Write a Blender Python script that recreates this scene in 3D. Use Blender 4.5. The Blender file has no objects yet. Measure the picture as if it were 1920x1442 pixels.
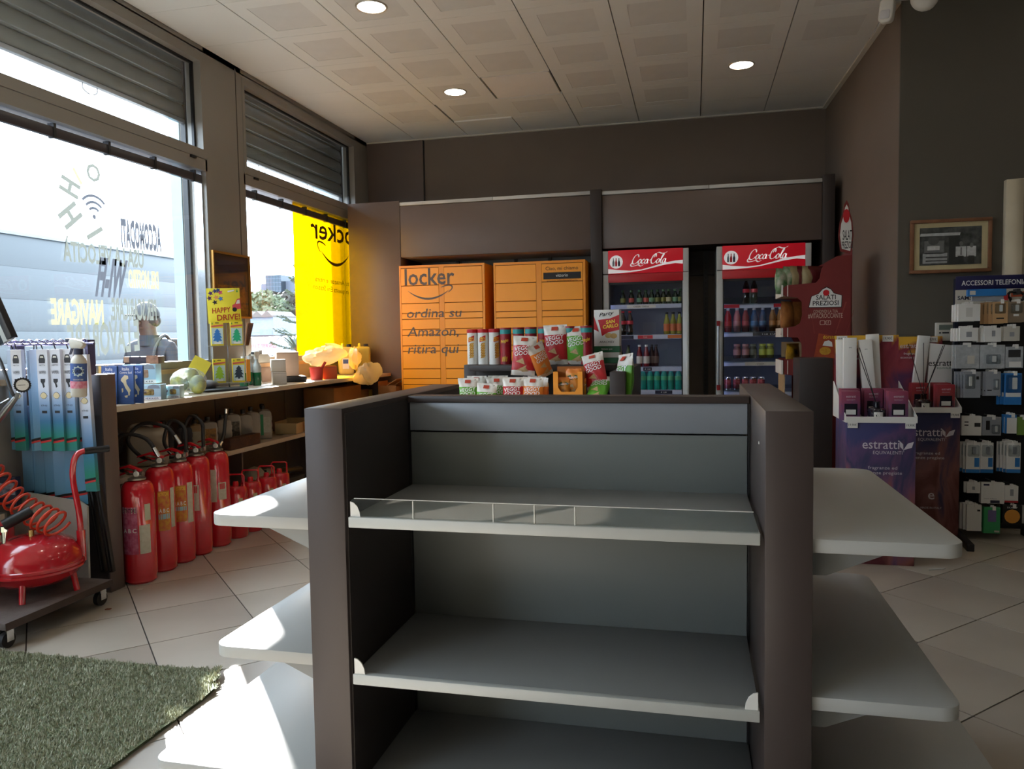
import bpy, bmesh, math, random
from mathutils import Vector, Matrix
R = math.radians
random.seed(7)
sc = bpy.context.scene
COL = sc.collection

# ------------------------------------------------------------------ camera
F = 1441.0                                     # focal length in pixels of the 1920x1442 frame
YAW, PITCH, ROLL, CAMH = 0.23333, 0.05961, -0.01643, 1.30
_f = Vector((-math.sin(YAW)*math.cos(PITCH), math.cos(YAW)*math.cos(PITCH), -math.sin(PITCH)))
_r = Vector((math.cos(YAW), math.sin(YAW), 0)); _u = _r.cross(_f)
RT = _r*math.cos(ROLL) + _u*math.sin(ROLL); UP = _u*math.cos(ROLL) - _r*math.sin(ROLL); FW = _f
CAM = Vector((0, 0, CAMH))
cd = bpy.data.cameras.new('camera'); cam = bpy.data.objects.new('camera', cd); COL.objects.link(cam)
cd.sensor_width = 36; cd.lens = F/1920*36; cd.clip_start = .05; cd.clip_end = 500
m = Matrix.Identity(4)
for i in range(3):
    m[i][0] = RT[i]; m[i][1] = UP[i]; m[i][2] = -FW[i]; m[i][3] = CAM[i]
cam.matrix_world = m
sc.camera = cam

# ------------------------------------------------------------------ sky, sun, exposure
w = bpy.data.worlds.new('sky'); sc.world = w; w.use_nodes = True
bg = w.node_tree.nodes['Background']; bg.inputs[0].default_value = (.70, .85, 1, 1); bg.inputs[1].default_value = 8
sl = bpy.data.lights.new('sun', 'SUN'); sl.energy = 42; sl.angle = R(.7); sl.color = (1, .98, .95)
so = bpy.data.objects.new('sun', sl); COL.objects.link(so)
SUN = Vector((1.2235, -1.468, -1)).normalized()
so.rotation_euler = SUN.to_track_quat('-Z', 'Y').to_euler(); so.location = (-20, 25, 20)
vs = sc.view_settings
vs.view_transform = 'Standard'; vs.look = 'None'; vs.exposure = .35; vs.gamma = 1; vs.use_curve_mapping = False

# ------------------------------------------------------------------ helpers
def at(u, v, **k):
    'a point of the place seen at photo position (u, v) on the plane x=, y= or z='
    d = FW + RT*((u-960)/F) - UP*((v-721)/F)
    (a, val), = k.items(); i = 'xyz'.index(a)
    return CAM + d*((val-CAM[i])/d[i])
def lin(c):
    c /= 255.0
    return c/12.92 if c <= .04045 else ((c+.055)/1.055)**2.4
def rgb(h):
    if isinstance(h, str): h = tuple(int(h[i:i+2], 16) for i in (0, 2, 4))
    return (lin(h[0]), lin(h[1]), lin(h[2]), 1)
MATS = {}
def mat(name, col, rough=.5, metal=0, var=.08, scale=6, bump=0, bscale=60, emit=0, alpha=1, coat=0, spec=.5, col2=None):
    if name in MATS: return MATS[name]
    M = bpy.data.materials.new(name); M.use_nodes = True; nt = M.node_tree; N = nt.nodes; L = nt.links
    p = N['Principled BSDF']; c = rgb(col)
    p.inputs['Roughness'].default_value = rough; p.inputs['Metallic'].default_value = metal
    p.inputs['Coat Weight'].default_value = coat; p.inputs['Specular IOR Level'].default_value = spec
    p.inputs['Base Color'].default_value = c
    M.diffuse_color = c
    tc = N.new('ShaderNodeTexCoord')
    if var or col2:
        nz = N.new('ShaderNodeTexNoise'); nz.inputs['Scale'].default_value = scale; nz.inputs['Detail'].default_value = 4
        rp = N.new('ShaderNodeValToRGB')
        a = [max(0, x*(1-var)) for x in c[:3]]; b = [min(1, x*(1+var)) for x in c[:3]]
        if col2: b = list(rgb(col2)[:3])
        rp.color_ramp.elements[0].position = .3; rp.color_ramp.elements[1].position = .7
        rp.color_ramp.elements[0].color = a+[1]; rp.color_ramp.elements[1].color = b+[1]
        L.new(tc.outputs['Object'], nz.inputs['Vector']); L.new(nz.outputs['Fac'], rp.inputs['Fac']); L.new(rp.outputs['Color'], p.inputs['Base Color'])
    if bump:
        n2 = N.new('ShaderNodeTexNoise'); n2.inputs['Scale'].default_value = bscale; bp = N.new('ShaderNodeBump')
        bp.inputs['Strength'].default_value = bump; bp.inputs['Distance'].default_value = .01
        L.new(tc.outputs['Object'], n2.inputs['Vector']); L.new(n2.outputs['Fac'], bp.inputs['Height']); L.new(bp.outputs['Normal'], p.inputs['Normal'])
    if emit:
        p.inputs['Emission Color'].default_value = c; p.inputs['Emission Strength'].default_value = emit
    if alpha < 1: p.inputs['Alpha'].default_value = alpha
    MATS[name] = M
    return M
def glass(name, col=(255, 255, 255), refl=1.0, tint=1.0, rough=.0, haze=0):
    'thin clear sheet: lets light straight through, mirrors a little at its face'
    if name in MATS: return MATS[name]
    M = bpy.data.materials.new(name); M.use_nodes = True; nt = M.node_tree; N = nt.nodes; L = nt.links
    N.remove(N['Principled BSDF']); out = N['Material Output']
    t = N.new('ShaderNodeBsdfTransparent'); c = rgb(col); t.inputs[0].default_value = c
    g = N.new('ShaderNodeBsdfGlossy'); g.inputs['Roughness'].default_value = rough
    lw = N.new('ShaderNodeLayerWeight'); lw.inputs[0].default_value = .5
    pw_ = N.new('ShaderNodeMath'); pw_.operation = 'POWER'; pw_.inputs[1].default_value = 5; L.new(lw.outputs['Facing'], pw_.inputs[0])
    fr = N.new('ShaderNodeMath'); fr.operation = 'MULTIPLY_ADD'; fr.inputs[1].default_value = .9*refl; fr.inputs[2].default_value = .035*refl; L.new(pw_.outputs[0], fr.inputs[0])
    mx = N.new('ShaderNodeMixShader'); L.new(fr.outputs[0], mx.inputs[0]); L.new(t.outputs[0], mx.inputs[1]); L.new(g.outputs[0], mx.inputs[2])
    last = mx
    if haze:
        d = N.new('ShaderNodeBsdfTranslucent'); d.inputs[0].default_value = c
        m2 = N.new('ShaderNodeMixShader'); m2.inputs[0].default_value = haze
        L.new(mx.outputs[0], m2.inputs[1]); L.new(d.outputs[0], m2.inputs[2]); last = m2
    L.new(last.outputs[0], out.inputs[0]); MATS[name] = M
    return M

class G:
    'collects faces; mi = material slot of each face'
    def __init__(s): s.v = []; s.f = []; s.mi = []
    def poly(s, pts, m=0):
        b = len(s.v); s.v += [tuple(p) for p in pts]; s.f.append(tuple(range(b, b+len(pts)))); s.mi.append(m); return s
    def add(s, vs, fs, m=0):
        b = len(s.v); s.v += [tuple(p) for p in vs]
        for f in fs: s.f.append(tuple(b+i for i in f)); s.mi.append(m)
        return s
    def box(s, x0, x1, y0, y1, z0, z1, m=0, M=None):
        v = [Vector((x, y, z)) for z in (z0, z1) for y in (y0, y1) for x in (x0, x1)]
        if M: v = [M @ p for p in v]
        return s.add(v, [(0, 2, 3, 1), (4, 5, 7, 6), (0, 1, 5, 4), (2, 6, 7, 3), (0, 4, 6, 2), (1, 3, 7, 5)], m)
    def prism(s, pts, d0, d1, plane='xz', m=0, ms=None, M=None):
        mp = {'xy': lambda a, b, d: Vector((a, b, d)), 'xz': lambda a, b, d: Vector((a, d, b)), 'yz': lambda a, b, d: Vector((d, a, b))}[plane]
        n = len(pts); v = [mp(a, b, d) for d in (d0, d1) for a, b in pts]
        if M: v = [M @ p for p in v]
        s.add(v, [tuple(range(n)), tuple(range(2*n-1, n-1, -1))], m)
        b = len(s.v)-2*n
        for i in range(n):
            j = (i+1) % n; s.f.append((b+i, b+n+i, b+n+j, b+j)); s.mi.append(m if ms is None else ms)
        return s
    def lathe(s, prof, n=16, c=(0, 0, 0), ms=None, m=0, M=None, cap=True):
        b = len(s.v); k = len(prof)
        for r, z in prof:
            for i in range(n):
                a = 2*math.pi*i/n; p = Vector((c[0]+r*math.cos(a), c[1]+r*math.sin(a), c[2]+z)); s.v.append(tuple(M @ p if M else p))
        for j in range(k-1):
            for i in range(n):
                i2 = (i+1) % n; s.f.append((b+j*n+i, b+j*n+i2, b+(j+1)*n+i2, b+(j+1)*n+i)); s.mi.append(ms[j] if ms else m)
        if cap:
            if prof[0][0] > 1e-5: s.f.append(tuple(b+i for i in range(n-1, -1, -1))); s.mi.append(ms[0] if ms else m)
            if prof[-1][0] > 1e-5: s.f.append(tuple(b+(k-1)*n+i for i in range(n))); s.mi.append(ms[-1] if ms else m)
        return s
    def cyl(s, p0, p1, r0, r1=None, n=12, m=0):
        return s.tube([p0, p1], [r0, r0 if r1 is None else r1], n, m)
    def tube(s, path, r, n=8, m=0, closed=False):
        P = [Vector(p) for p in path]; k = len(P); rr = r if isinstance(r, (list, tuple)) else [r]*k
        b = len(s.v); up = None
        for i in range(k):
            if closed: t = P[(i+1) % k]-P[i-1]
            else: t = P[min(i+1, k-1)]-P[max(i-1, 0)]
            t.normalize()
            if up is None: up = Vector((0, 0, 1)) if abs(t.z) < .9 else Vector((1, 0, 0))
            a = t.cross(up); a = a.normalized() if a.length > 1e-6 else t.orthogonal().normalized()
            up = a.cross(t).normalized()
            for j in range(n):
                g = 2*math.pi*j/n; s.v.append(tuple(P[i]+(a*math.cos(g)+up*math.sin(g))*rr[i]))
        for i in range(k if closed else k-1):
            i2 = (i+1) % k
            for j in range(n):
                j2 = (j+1) % n; s.f.append((b+i*n+j, b+i*n+j2, b+i2*n+j2, b+i2*n+j)); s.mi.append(m)
        if not closed:
            s.f.append(tuple(b+j for j in range(n-1, -1, -1))); s.mi.append(m)
            s.f.append(tuple(b+(k-1)*n+j for j in range(n))); s.mi.append(m)
        return s
    def ball(s, c, r, n=10, m=0):
        rx, ry, rz = r if isinstance(r, (tuple, list)) else (r, r, r)
        b = len(s.v); h = n//2+1
        for j in range(h):
            t = math.pi*j/(h-1)
            for i in range(n):
                a = 2*math.pi*i/n; s.v.append((c[0]+rx*math.sin(t)*math.cos(a), c[1]+ry*math.sin(t)*math.sin(a), c[2]-rz*math.cos(t)))
        for j in range(h-1):
            for i in range(n):
                i2 = (i+1) % n; s.f.append((b+j*n+i, b+j*n+i2, b+(j+1)*n+i2, b+(j+1)*n+i)); s.mi.append(m)
        return s
    def xf(s, M):
        s.v = [tuple(M @ Vector(p)) for p in s.v]; return s
def ML(*names): return list(names)
def mk(name, g, mats, parent=None, bev=0, seg=2, smooth=0, loc=None, rot=None):
    me = bpy.data.meshes.new(name); me.from_pydata(g.v, [], g.f)
    mats = mats if isinstance(mats, (list, tuple)) else [mats]
    for x in mats: me.materials.append(x)
    if len(mats) > 1: me.polygons.foreach_set('material_index', g.mi)
    if bev or smooth:
        bm = bmesh.new(); bm.from_mesh(me); bmesh.ops.remove_doubles(bm, verts=bm.verts, dist=1e-5)
        if bev:
            bm.normal_update(); ed = [e for e in bm.edges if len(e.link_faces) == 2 and e.calc_face_angle(0) > R(30)]
            bmesh.ops.bevel(bm, geom=ed, offset=bev, segments=seg, affect='EDGES', profile=.5, clamp_overlap=True)
        bmesh.ops.recalc_face_normals(bm, faces=bm.faces); bm.to_mesh(me); bm.free()
    if smooth or bev:
        me.polygons.foreach_set('use_smooth', [True]*len(me.polygons)); me.set_sharp_from_angle(angle=R(smooth or 35))
    o = bpy.data.objects.new(name, me); COL.objects.link(o)
    if parent: o.parent = parent
    if loc: o.location = loc
    if rot: o.rotation_euler = rot
    return o
def tag(o, label, cat, group=None, kind=None):
    o['label'] = label
    if cat: o['category'] = cat
    if group: o['group'] = group
    if kind: o['kind'] = kind
    return o
def thing(name, label, cat, loc=(0, 0, 0), rz=0, group=None, kind=None):
    o = bpy.data.objects.new(name, None); COL.objects.link(o); o.location = loc; o.rotation_euler = (0, 0, rz)
    o.empty_display_size = .05
    return tag(o, label, cat, group, kind)
def dup(root, loc, rz=None, label=None, group=None, sc_=None):
    r = root.copy(); COL.objects.link(r); r.location = loc
    if rz is not None: r.rotation_euler = (0, 0, rz)
    if sc_: r.scale = sc_ if isinstance(sc_, tuple) else (sc_,)*3
    if label: r['label'] = label
    if group: r['group'] = group
    for ch in list(root.children):
        c = ch.copy(); COL.objects.link(c); c.parent = r
        for g in list(ch.children):
            d = g.copy(); COL.objects.link(d); d.parent = c
    return r
def inst(o, parent, loc, rot=None, scale=None):
    c = o.copy(); COL.objects.link(c); c.parent = parent; c.location = loc
    if rot: c.rotation_euler = rot
    if scale: c.scale = scale
    return c
_tx = {}
def _glyphs(body, bold, shear):
    cu = bpy.data.curves.new('t', 'FONT'); cu.body = body; cu.size = 1; cu.offset = bold; cu.shear = shear; cu.resolution_u = 2; cu.fill_mode = 'FRONT'
    ob = bpy.data.objects.new('t', cu); me = ob.to_mesh()
    v = [(p.co.x, p.co.y) for p in me.vertices]; f = [tuple(q.vertices) for q in me.polygons]
    ob.to_mesh_clear(); bpy.data.objects.remove(ob); bpy.data.curves.remove(cu)
    return v, f
def text2d(body, bold=0, shear=0):
    'flat outline of some words: vertices, faces, width (letters are outlined one by one)'
    key = (body, bold, shear)
    if key not in _tx:
        V = []; Fc = []; x = 0; bar = max(a for a, b in _glyphs('|', 0, 0)[0])
        for i, ch in enumerate(body):
            if ch == ' ': continue
            pre = max(a for a, b in _glyphs(body[:i]+'|', 0, 0)[0])-bar if i else 0
            v, f = _glyphs(ch, bold, shear); n = len(V); V += [(a+pre, b) for a, b in v]; Fc += [tuple(n+k for k in q) for q in f]
        x0 = min(a for a, b in V); x1 = max(a for a, b in V)
        _tx[key] = ([(a-x0, b) for a, b in V], Fc, x1-x0)
    return _tx[key]
def lettering(body, o, right, up, h, ma, parent, width=None, bold=0, shear=0, align='C', fn=None, name='lettering'):
    'print words flat on a face: o = anchor on the base line, h = height of a capital'
    v, f, wd = text2d(body, bold, shear); s = h/.69
    sx = width/wd if width else s
    off = {'C': -wd*sx/2, 'L': 0, 'R': -wd*sx}[align]
    g = G(); r_ = Vector(right).normalized(); u_ = Vector(up).normalized(); o = Vector(o)
    if fn: pts = [fn(off+a*sx, b*s) for a, b in v]
    else: pts = [o + r_*(off+a*sx) + u_*(b*s) for a, b in v]
    g.add(pts, f)
    return mk(name, g, ma, parent)
def smoothp(P, k=6, closed=False):
    'Catmull-Rom through the points'
    P = [Vector(p) for p in P]; out = []; n = len(P)
    for i in range(n if closed else n-1):
        if closed: a, b, c, d = P[i-1], P[i], P[(i+1) % n], P[(i+2) % n]
        else: a, b, c, d = P[max(i-1, 0)], P[i], P[i+1], P[min(i+2, n-1)]
        for j in range(k):
            t = j/k
            out.append(.5*((2*b)+(c-a)*t+(2*a-5*b+4*c-d)*t*t+(3*b-a-3*c+d)*t**3))
    if not closed: out.append(P[-1])
    return out
def rrect(x0, x1, y0, y1, r, n=4, corners=(1, 1, 1, 1)):
    'rounded rectangle outline; corners: lower left, lower right, upper right, upper left'
    out = []
    for (cx, cy, a0, on) in ((x0+r, y0+r, 180, corners[0]), (x1-r, y0+r, 270, corners[1]), (x1-r, y1-r, 0, corners[2]), (x0+r, y1-r, 90, corners[3])):
        if on:
            for i in range(n+1):
                a = R(a0+90*i/n); out.append((cx+r*math.cos(a), cy+r*math.sin(a)))
        else: out.append(({180: x0, 270: x1, 0: x1, 90: x0}[a0], {180: y0, 270: y0, 0: y1, 90: y1}[a0]))
    return out
def circ(cx, cy, r, n=16, ry=None): return [(cx+r*math.cos(2*math.pi*i/n), cy+(ry or r)*math.sin(2*math.pi*i/n)) for i in range(n)]
def ribbon(paths, pen=R(40), wmax=.3, wmin=.07):
    'calligraphic strokes as flat faces in 2-D: list of (verts, faces)'
    V = []; Fc = []
    for P in paths:
        Q = smoothp([(a, b, 0) for a, b in P], 7); b0 = len(V); n = len(Q)
        for i in range(n):
            t = (Q[min(i+1, n-1)]-Q[max(i-1, 0)]).normalized(); an = math.atan2(t.y, t.x)
            wd = wmin+(wmax-wmin)*abs(math.sin(an-pen)); e = min(i, n-1-i)
            if e < 3: wd *= (.35+.65*e/3)
            nrm = Vector((-t.y, t.x, 0))*wd/2
            V.append((Q[i]+nrm)[:2]); V.append((Q[i]-nrm)[:2])
        for i in range(n-1): Fc.append((b0+2*i, b0+2*i+1, b0+2*i+3, b0+2*i+2))
    return V, Fc

# ------------------------------------------------------------------ materials shared by the room
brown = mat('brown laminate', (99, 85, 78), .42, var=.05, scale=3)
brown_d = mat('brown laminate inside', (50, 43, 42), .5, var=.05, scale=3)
wallb = mat('brown wall paint', (112, 99, 88), .75, var=.05, scale=2, bump=.05, bscale=120)
wallo = mat('olive brown wall paint', (88, 83, 74), .75, var=.05, scale=2, bump=.05, bscale=120)
framem = mat('window frame paint', (142, 138, 131), .4, var=.03, scale=2)
blueext = mat('outside cladding', (150, 172, 178), .4, var=.04)
black = mat('black plastic', (22, 22, 24), .45, var=.05)
dark = mat('dark grey', (45, 46, 48), .5)
white = mat('white', (228, 227, 222), .45, var=.02)
offw = mat('off white', (200, 196, 184), .5, var=.04)
steel = mat('steel', (180, 182, 184), .3, metal=1, var=.04)
chrome = mat('chrome', (215, 215, 215), .12, metal=1, var=0)
greymet = mat('grey shelf metal', (142, 144, 143), .38, var=.03, scale=2)
shelfw = mat('pale shelf board', (176, 177, 174), .38, var=.03, scale=2)
clear = glass('clear glass')
acryl = glass('clear acrylic', (235, 240, 240), refl=1, haze=.03)
red = mat('red', (196, 30, 40), .4, var=.04)
ink = mat('black print', (20, 20, 22), .6, var=0)
wink = mat('white print', (235, 235, 232), .6, var=0)
yink = mat('yellow print', (244, 208, 60), .6, var=0)

# ------------------------------------------------------------------ floor: diagonal stone tiles in dark grout
floor = mk('floor', G().box(-3.9, 4.1, -4.1, 8.2, -.2, -.004), mat('grout', (62, 54, 48), .8))
tag(floor, 'beige stone floor tiles laid diagonally in dark grout', 'floor', kind='structure')
def tilemat(n, a, b):
    M = mat(n, a, .28, var=.1, scale=1.2, col2=b, bump=.02, bscale=9, spec=.4); return M
TM = [tilemat('floor tile %d' % i, a, b) for i, (a, b) in enumerate((((168, 158, 145), (186, 176, 162)), ((164, 153, 140), (182, 172, 158)), ((174, 163, 149), (190, 181, 167))))]
S = .3225; hh = S-.0042
tile_me = [mk('tile', G().prism([(0, -hh), (hh, 0), (0, hh), (-hh, 0)], -.006, 0, 'xy'), TM[k], floor) for k in range(3)]
rest = G(); used = [0, 0, 0]
for i in range(-16, 13):
    for j in range(-28, 15):
        if (i+j) % 2 == 0: continue
        x, y = .915+S*i, 4.104+S*j
        if not (-3.5 < x < 4.0 and -4 < y < 8.1) or (x > 1.6 and y > 5.9): continue
        if 1.2 < y and x < 3.3:
            k = random.randrange(3)
            o = tile_me[k] if not used[k] else inst(tile_me[k], floor, (x, y, 0)); used[k] += 1
            o.location = (x, y, random.uniform(-.0003, .0003))
        else: rest.prism([(x, y-hh), (x+hh, y), (x, y+hh), (x-hh, y)], -.006, 0, 'xy')
r_ = mk('tile_field', rest, TM[0], floor); r_['kind'] = 'stuff'

# ------------------------------------------------------------------ ceiling: metal tiles with a perforated middle
CZ = 3.47
ceiling = mk('ceiling', G().box(-3.62, 4.1, -4.1, 8.1, CZ+.03, CZ+.2), dark)
tag(ceiling, 'suspended ceiling of square cream metal tiles', 'ceiling', kind='structure')
ctm = mat('ceiling tile', (218, 221, 219), .55, var=.03, scale=1.5)
ctp = mat('ceiling tile perforated', (207, 209, 207), .6, var=.03, scale=8, bump=.15, bscale=300)
ctw = mat('new white tile', (226, 226, 224), .5, var=.02)
def ctile(wx, wy, perf=True):
    g = G(); a, b = wx/2-.0038, wy/2-.0015; c_ = .19
    if perf:
        o = [(-a, -b), (a, -b), (a, b), (-a, b)]; q = [(-c_, -c_), (c_, -c_), (c_, c_), (-c_, c_)]
        for k in range(4):
            n = (k+1) % 4; g.poly([(*o[k], 0), (*q[k], 0), (*q[n], 0), (*o[n], 0)])
            g.poly([(*q[k], 0), (*q[k], .002), (*q[n], .002), (*q[n], 0)], 0)
            g.poly([(*o[k], 0), (*o[n], 0), (*o[n], .02), (*o[k], .02)], 0)
        g.poly([(*p, .002) for p in q[::-1]], 1)
    else: g.box(-a, a, -b, b, 0, .02)
    return g
ct = mk('tile', ctile(.601, .6), [ctm, ctp], ceiling); ct.location = (-2.04, 4.8, CZ)
cells = []
for i in range(-1, 12):
    for j in range(-15, 7):
        x0, y0 = -2.94+.601*i, 4.5+.6*j; x1, y1 = x0+.601, y0+.6
        x0, x1 = max(x0, -3.5), min(x1, 4.0); y0, y1 = max(y0, -4), min(y1, 8.03)
        if x1-x0 < .02 or y1-y0 < .02 or (x0 > 1.2 and y0 > 5.7): continue
        cells.append((x0, x1, y0, y1))
first = True; plain_me = {}
for (x0, x1, y0, y1) in cells:
    cx, cy, wx, wy = (x0+x1)/2, (y0+y1)/2, x1-x0, y1-y0
    if x0 < -.9 or y0 < 0: pass
    if abs(cx+1.44) < .1 and abs(cy-6.6) < .1:
        o = mk('tile', G().box(-.285, .285, -.285, .285, 0, .02), ctw, ceiling, loc=(cx, cy, CZ)); o['label'] = 'newer plain white replacement tile'; continue
    full = wx > .59 and wy > .59
    if full and not (cx > -.2 and cy > 6):
        if first: o = ct; first = False
        else: o = inst(ct, ceiling, (cx, cy, CZ))
        o.location = (cx, cy, CZ + (.012 if (abs(cx+2.04) < .1 and abs(cy-7.2) < .1) else 0))
    else:
        k = (round(wx, 2), round(wy, 2))
        if k not in plain_me: o = mk('tile', ctile(wx, wy, False), ctm, ceiling); plain_me[k] = o
        else: o = inst(plain_me[k], ceiling, (0, 0, 0))
        o.location = (cx, cy, CZ)
tr = mk('trim_1', G().box(-3.5, 1.26, 7.995, 8.03, CZ-.012, CZ+.002), offw); tag(tr, 'thin pale edge strip between ceiling and rear wall', 'trim', kind='structure')
tr = mk('trim_2', G().prism([(1.237, 8.03), (1.2, 8.03), (1.29, 5.64), (1.327, 5.64)], CZ-.015, CZ+.002, 'xy'), offw); tag(tr, 'thin pale edge strip along the niche side of the ceiling', 'trim', kind='structure')

# downlights
def downlight(loc, label, power):
    t = thing('downlight', label, 'ceiling light', loc, group='round recessed ceiling lights')
    mk('trim_ring', G().lathe([(.088, .002), (.092, -.004), (.102, -.005), (.106, 0), (.106, .004)], 28, cap=False), mat('downlight ring', (196, 190, 180), .3, metal=.6), t, smooth=40)
    mk('reflector', G().lathe([(.088, .002), (.07, .03), (.055, .045)], 28, cap=False), chrome, t, smooth=60)
    mk('lamp', G().lathe([(.088, -.002), (.05, -.004), (0.0001, -.005)], 24, cap=False), mat('lamp glow', (255, 243, 226), emit=power), t, smooth=60)
    return t
LP = 22
LAMPS = [(-2.04, 4.8, 'lit round ceiling downlight nearest the camera, at the top edge'), (-2.04, 6.6, 'lit round ceiling downlight above the window counter, beside the white tile'), (.375, 6.6, 'lit round ceiling downlight in front of the drink fridges')]
for x, y, l in LAMPS: downlight((x, y, CZ), l, LP)
for x, y, l in [(.375, 4.8, 'lit round ceiling downlight above the snack gondola, out of the picture'), (.375, 3.0, 'lit round ceiling downlight above the foreground gondola'), (-2.04, 3.0, 'lit round ceiling downlight above the compressor corner'), (2.79, 4.8, 'lit round ceiling downlight near the right wall'), (2.79, 3.0, 'lit round ceiling downlight right of the camera')]: downlight((x, y, CZ), l, LP)

# ------------------------------------------------------------------ walls
g = G()
g.box(-3.8, -3.5, 2.1, 7.95, 0, 1.13, 0)                                        # below the windows
g.box(-3.72, -3.5, 5.10, 5.575, 1.13, 3.5, 0)                                   # pier between the windows
g.box(-3.8, -3.5, 7.70, 8.2, 0, 3.5, 0)
g.box(-3.63, -3.5, 2.0, 8.2, 3.43, 3.5, 0)
g.box(-3.8, -3.5, 1.95, 2.25, 0, 3.5, 0); g.box(-3.8, -3.5, -.45, -.15, 0, 3.5, 0); g.box(-3.8, -3.5, -4.1, -3.5, 0, 3.5, 0)
g.box(-3.8, -3.5, -4, 2.2, 2.6, 3.5, 0); g.box(-3.8, -3.5, -3.5, -.45, 0, .9, 0)
wl = mk('wall_left', g, framem); tag(wl, 'grey brown window wall with a broad pier between two windows', 'wall', kind='structure')
mk('pier_joint', G().box(-3.5, -3.497, 5.5, 5.508, .98, 3.45), mat('joint', (80, 73, 68), .6), wl)
g = G().box(-3.81, -3.72, 5.09, 5.6, 0, 3.6); mk('outer_pier', g, blueext, wl)
g = G().box(-4.08, -3.86, 7.80, 8.2, 0, 3.6).box(-3.86, -3.80, 7.70, 8.2, 0, 3.6); mk('outer_pier', g, blueext, wl)
wb = mk('wall_back', G().box(-3.8, 1.6, 8.03, 8.2, 0, 3.5), wallb); tag(wb, 'dark brown rear wall above the lockers and fridges', 'wall', kind='structure')
mk('panel_joint', G().box(-2.852, -2.842, 8.022, 8.031, 2.6, 3.46), black, wb)
mk('corner_panel', G().box(-3.5, -2.852, 8.005, 8.031, 2.6, 3.46), brown, wb)
wn = mk('wall_niche', G().prism([(1.237, 8.03), (1.326, 5.66), (1.5, 5.9), (1.5, 8.2), (1.237, 8.2)], 0, 3.5, 'xy'), wallb); tag(wn, 'dark brown side wall of the fridge niche', 'wall', kind='structure')
wr = mk('wall_right', G().prism([(1.327, 5.64), (4.2, 5.64), (4.2, 5.9), (1.5, 5.9), (1.326, 5.66)], 0, 3.5, 'xy'), wallo); tag(wr, 'dark olive brown wall carrying the framed photograph', 'wall', kind='structure')
ws = mk('wall_side', G().box(4.0, 4.2, -4.1, 5.7, 0, 3.5), wallo); tag(ws, 'dark plain wall on the far right outside the picture', 'wall', kind='structure')
wf = mk('wall_front', G().box(-3.8, 4.2, -4.2, -4, 0, 3.5), wallo); tag(wf, 'plain wall behind the camera', 'wall', kind='structure')

# ------------------------------------------------------------------ windows of the left wall
XG = -3.56                                     # glass plane
def window(n, y0, y1, label, sill):
    t = thing(n, label, 'window', (-3.5, (y0+y1)/2, sill), kind='structure'); c_ = Vector((-3.5, (y0+y1)/2, sill))
    def P(nm, g, ma, bev=0):
        g.xf(Matrix.Translation(-c_)); return mk(nm, g, ma, t, bev=bev)
    fw = .045
    # upper sash
    g = G().box(-3.62, -3.495, y0+.012, y1-.012, 3.355, 3.41).box(-3.62, -3.495, y0+.012, y1-.012, 2.655, 2.72)
    g.box(-3.62, -3.495, y0+.012, y0+fw, 2.72, 3.355).box(-3.62, -3.495, y1-fw, y1-.012, 2.72, 3.355)
    P('upper_sash', g, framem)
    P('gasket', G().box(-3.575, -3.555, y0+fw, y1-fw, 3.34, 3.356).box(-3.575, -3.555, y1-fw-.02, y1-fw, 2.72, 3.35), black)
    # fixed frame
    g = G().box(-3.62, -3.5, y0, y1, 3.41, 3.44).box(-3.62, -3.5, y0, y1, 2.57, 2.652).box(-3.62, -3.5, y0, y0+.02, sill, 3.41).box(-3.62, -3.5, y1-.02, y1, sill, 3.41)
    g.box(-3.62, -3.5, y0, y1, sill, sill+.05)
    P('frame', g, framem)
    P('glazing_bead', G().box(-3.59, -3.53, y1-.036, y1-.021, sill+.05, 2.57), chrome)
    P('pane', G().box(XG-.004, XG+.004, y0+.03, y1-.03, 2.71, 3.36), clear)
    P('pane', G().box(XG-.004, XG+.004, y0+.015, y1-.015, sill+.04, 2.58), clear)
    P('hinge', G().box(-3.5, -3.487, y0+.14, y0+.2, 2.635, 2.652), black); P('hinge', G().box(-3.5, -3.487, y1-.2, y1-.14, 2.635, 2.652), black)
    # rail of the light strip under the transom
    P('blind_rail', G().box(-3.555, -3.525, y0+.03, y1-.03, 2.482, 2.54), mat('blind rail', (66, 62, 66), .35), .004)
    P('blind_rail_tube', G().cyl((-3.54, y0+.03, 2.555), (-3.54, y1-.03, 2.555), .012, n=10), glass('tube acrylic', (245, 245, 250)), 0)
    y = y0+.2
    while y < y1-.1: P('rail_bracket', G().box(-3.56, -3.518, y, y+.018, 2.478, 2.56), dark); y += .42
    mk('sill', G().box(-.02, .03, -(y1-y0)/2, (y1-y0)/2, -.03, .0), mat('pale wood sill', (176, 150, 116), .5, col2=(150, 124, 92), scale=9), t)
    return t
w1 = window('window_1', 2.25, 5.10, 'large left window with lettering stickers and a half raised shutter', 1.13)
w2 = window('window_2', 5.575, 7.70, 'second window with a yellow film on its right part', 1.13)
shm = mat('shutter slat', (122, 128, 126), .38, metal=.3, var=.05)
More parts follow.
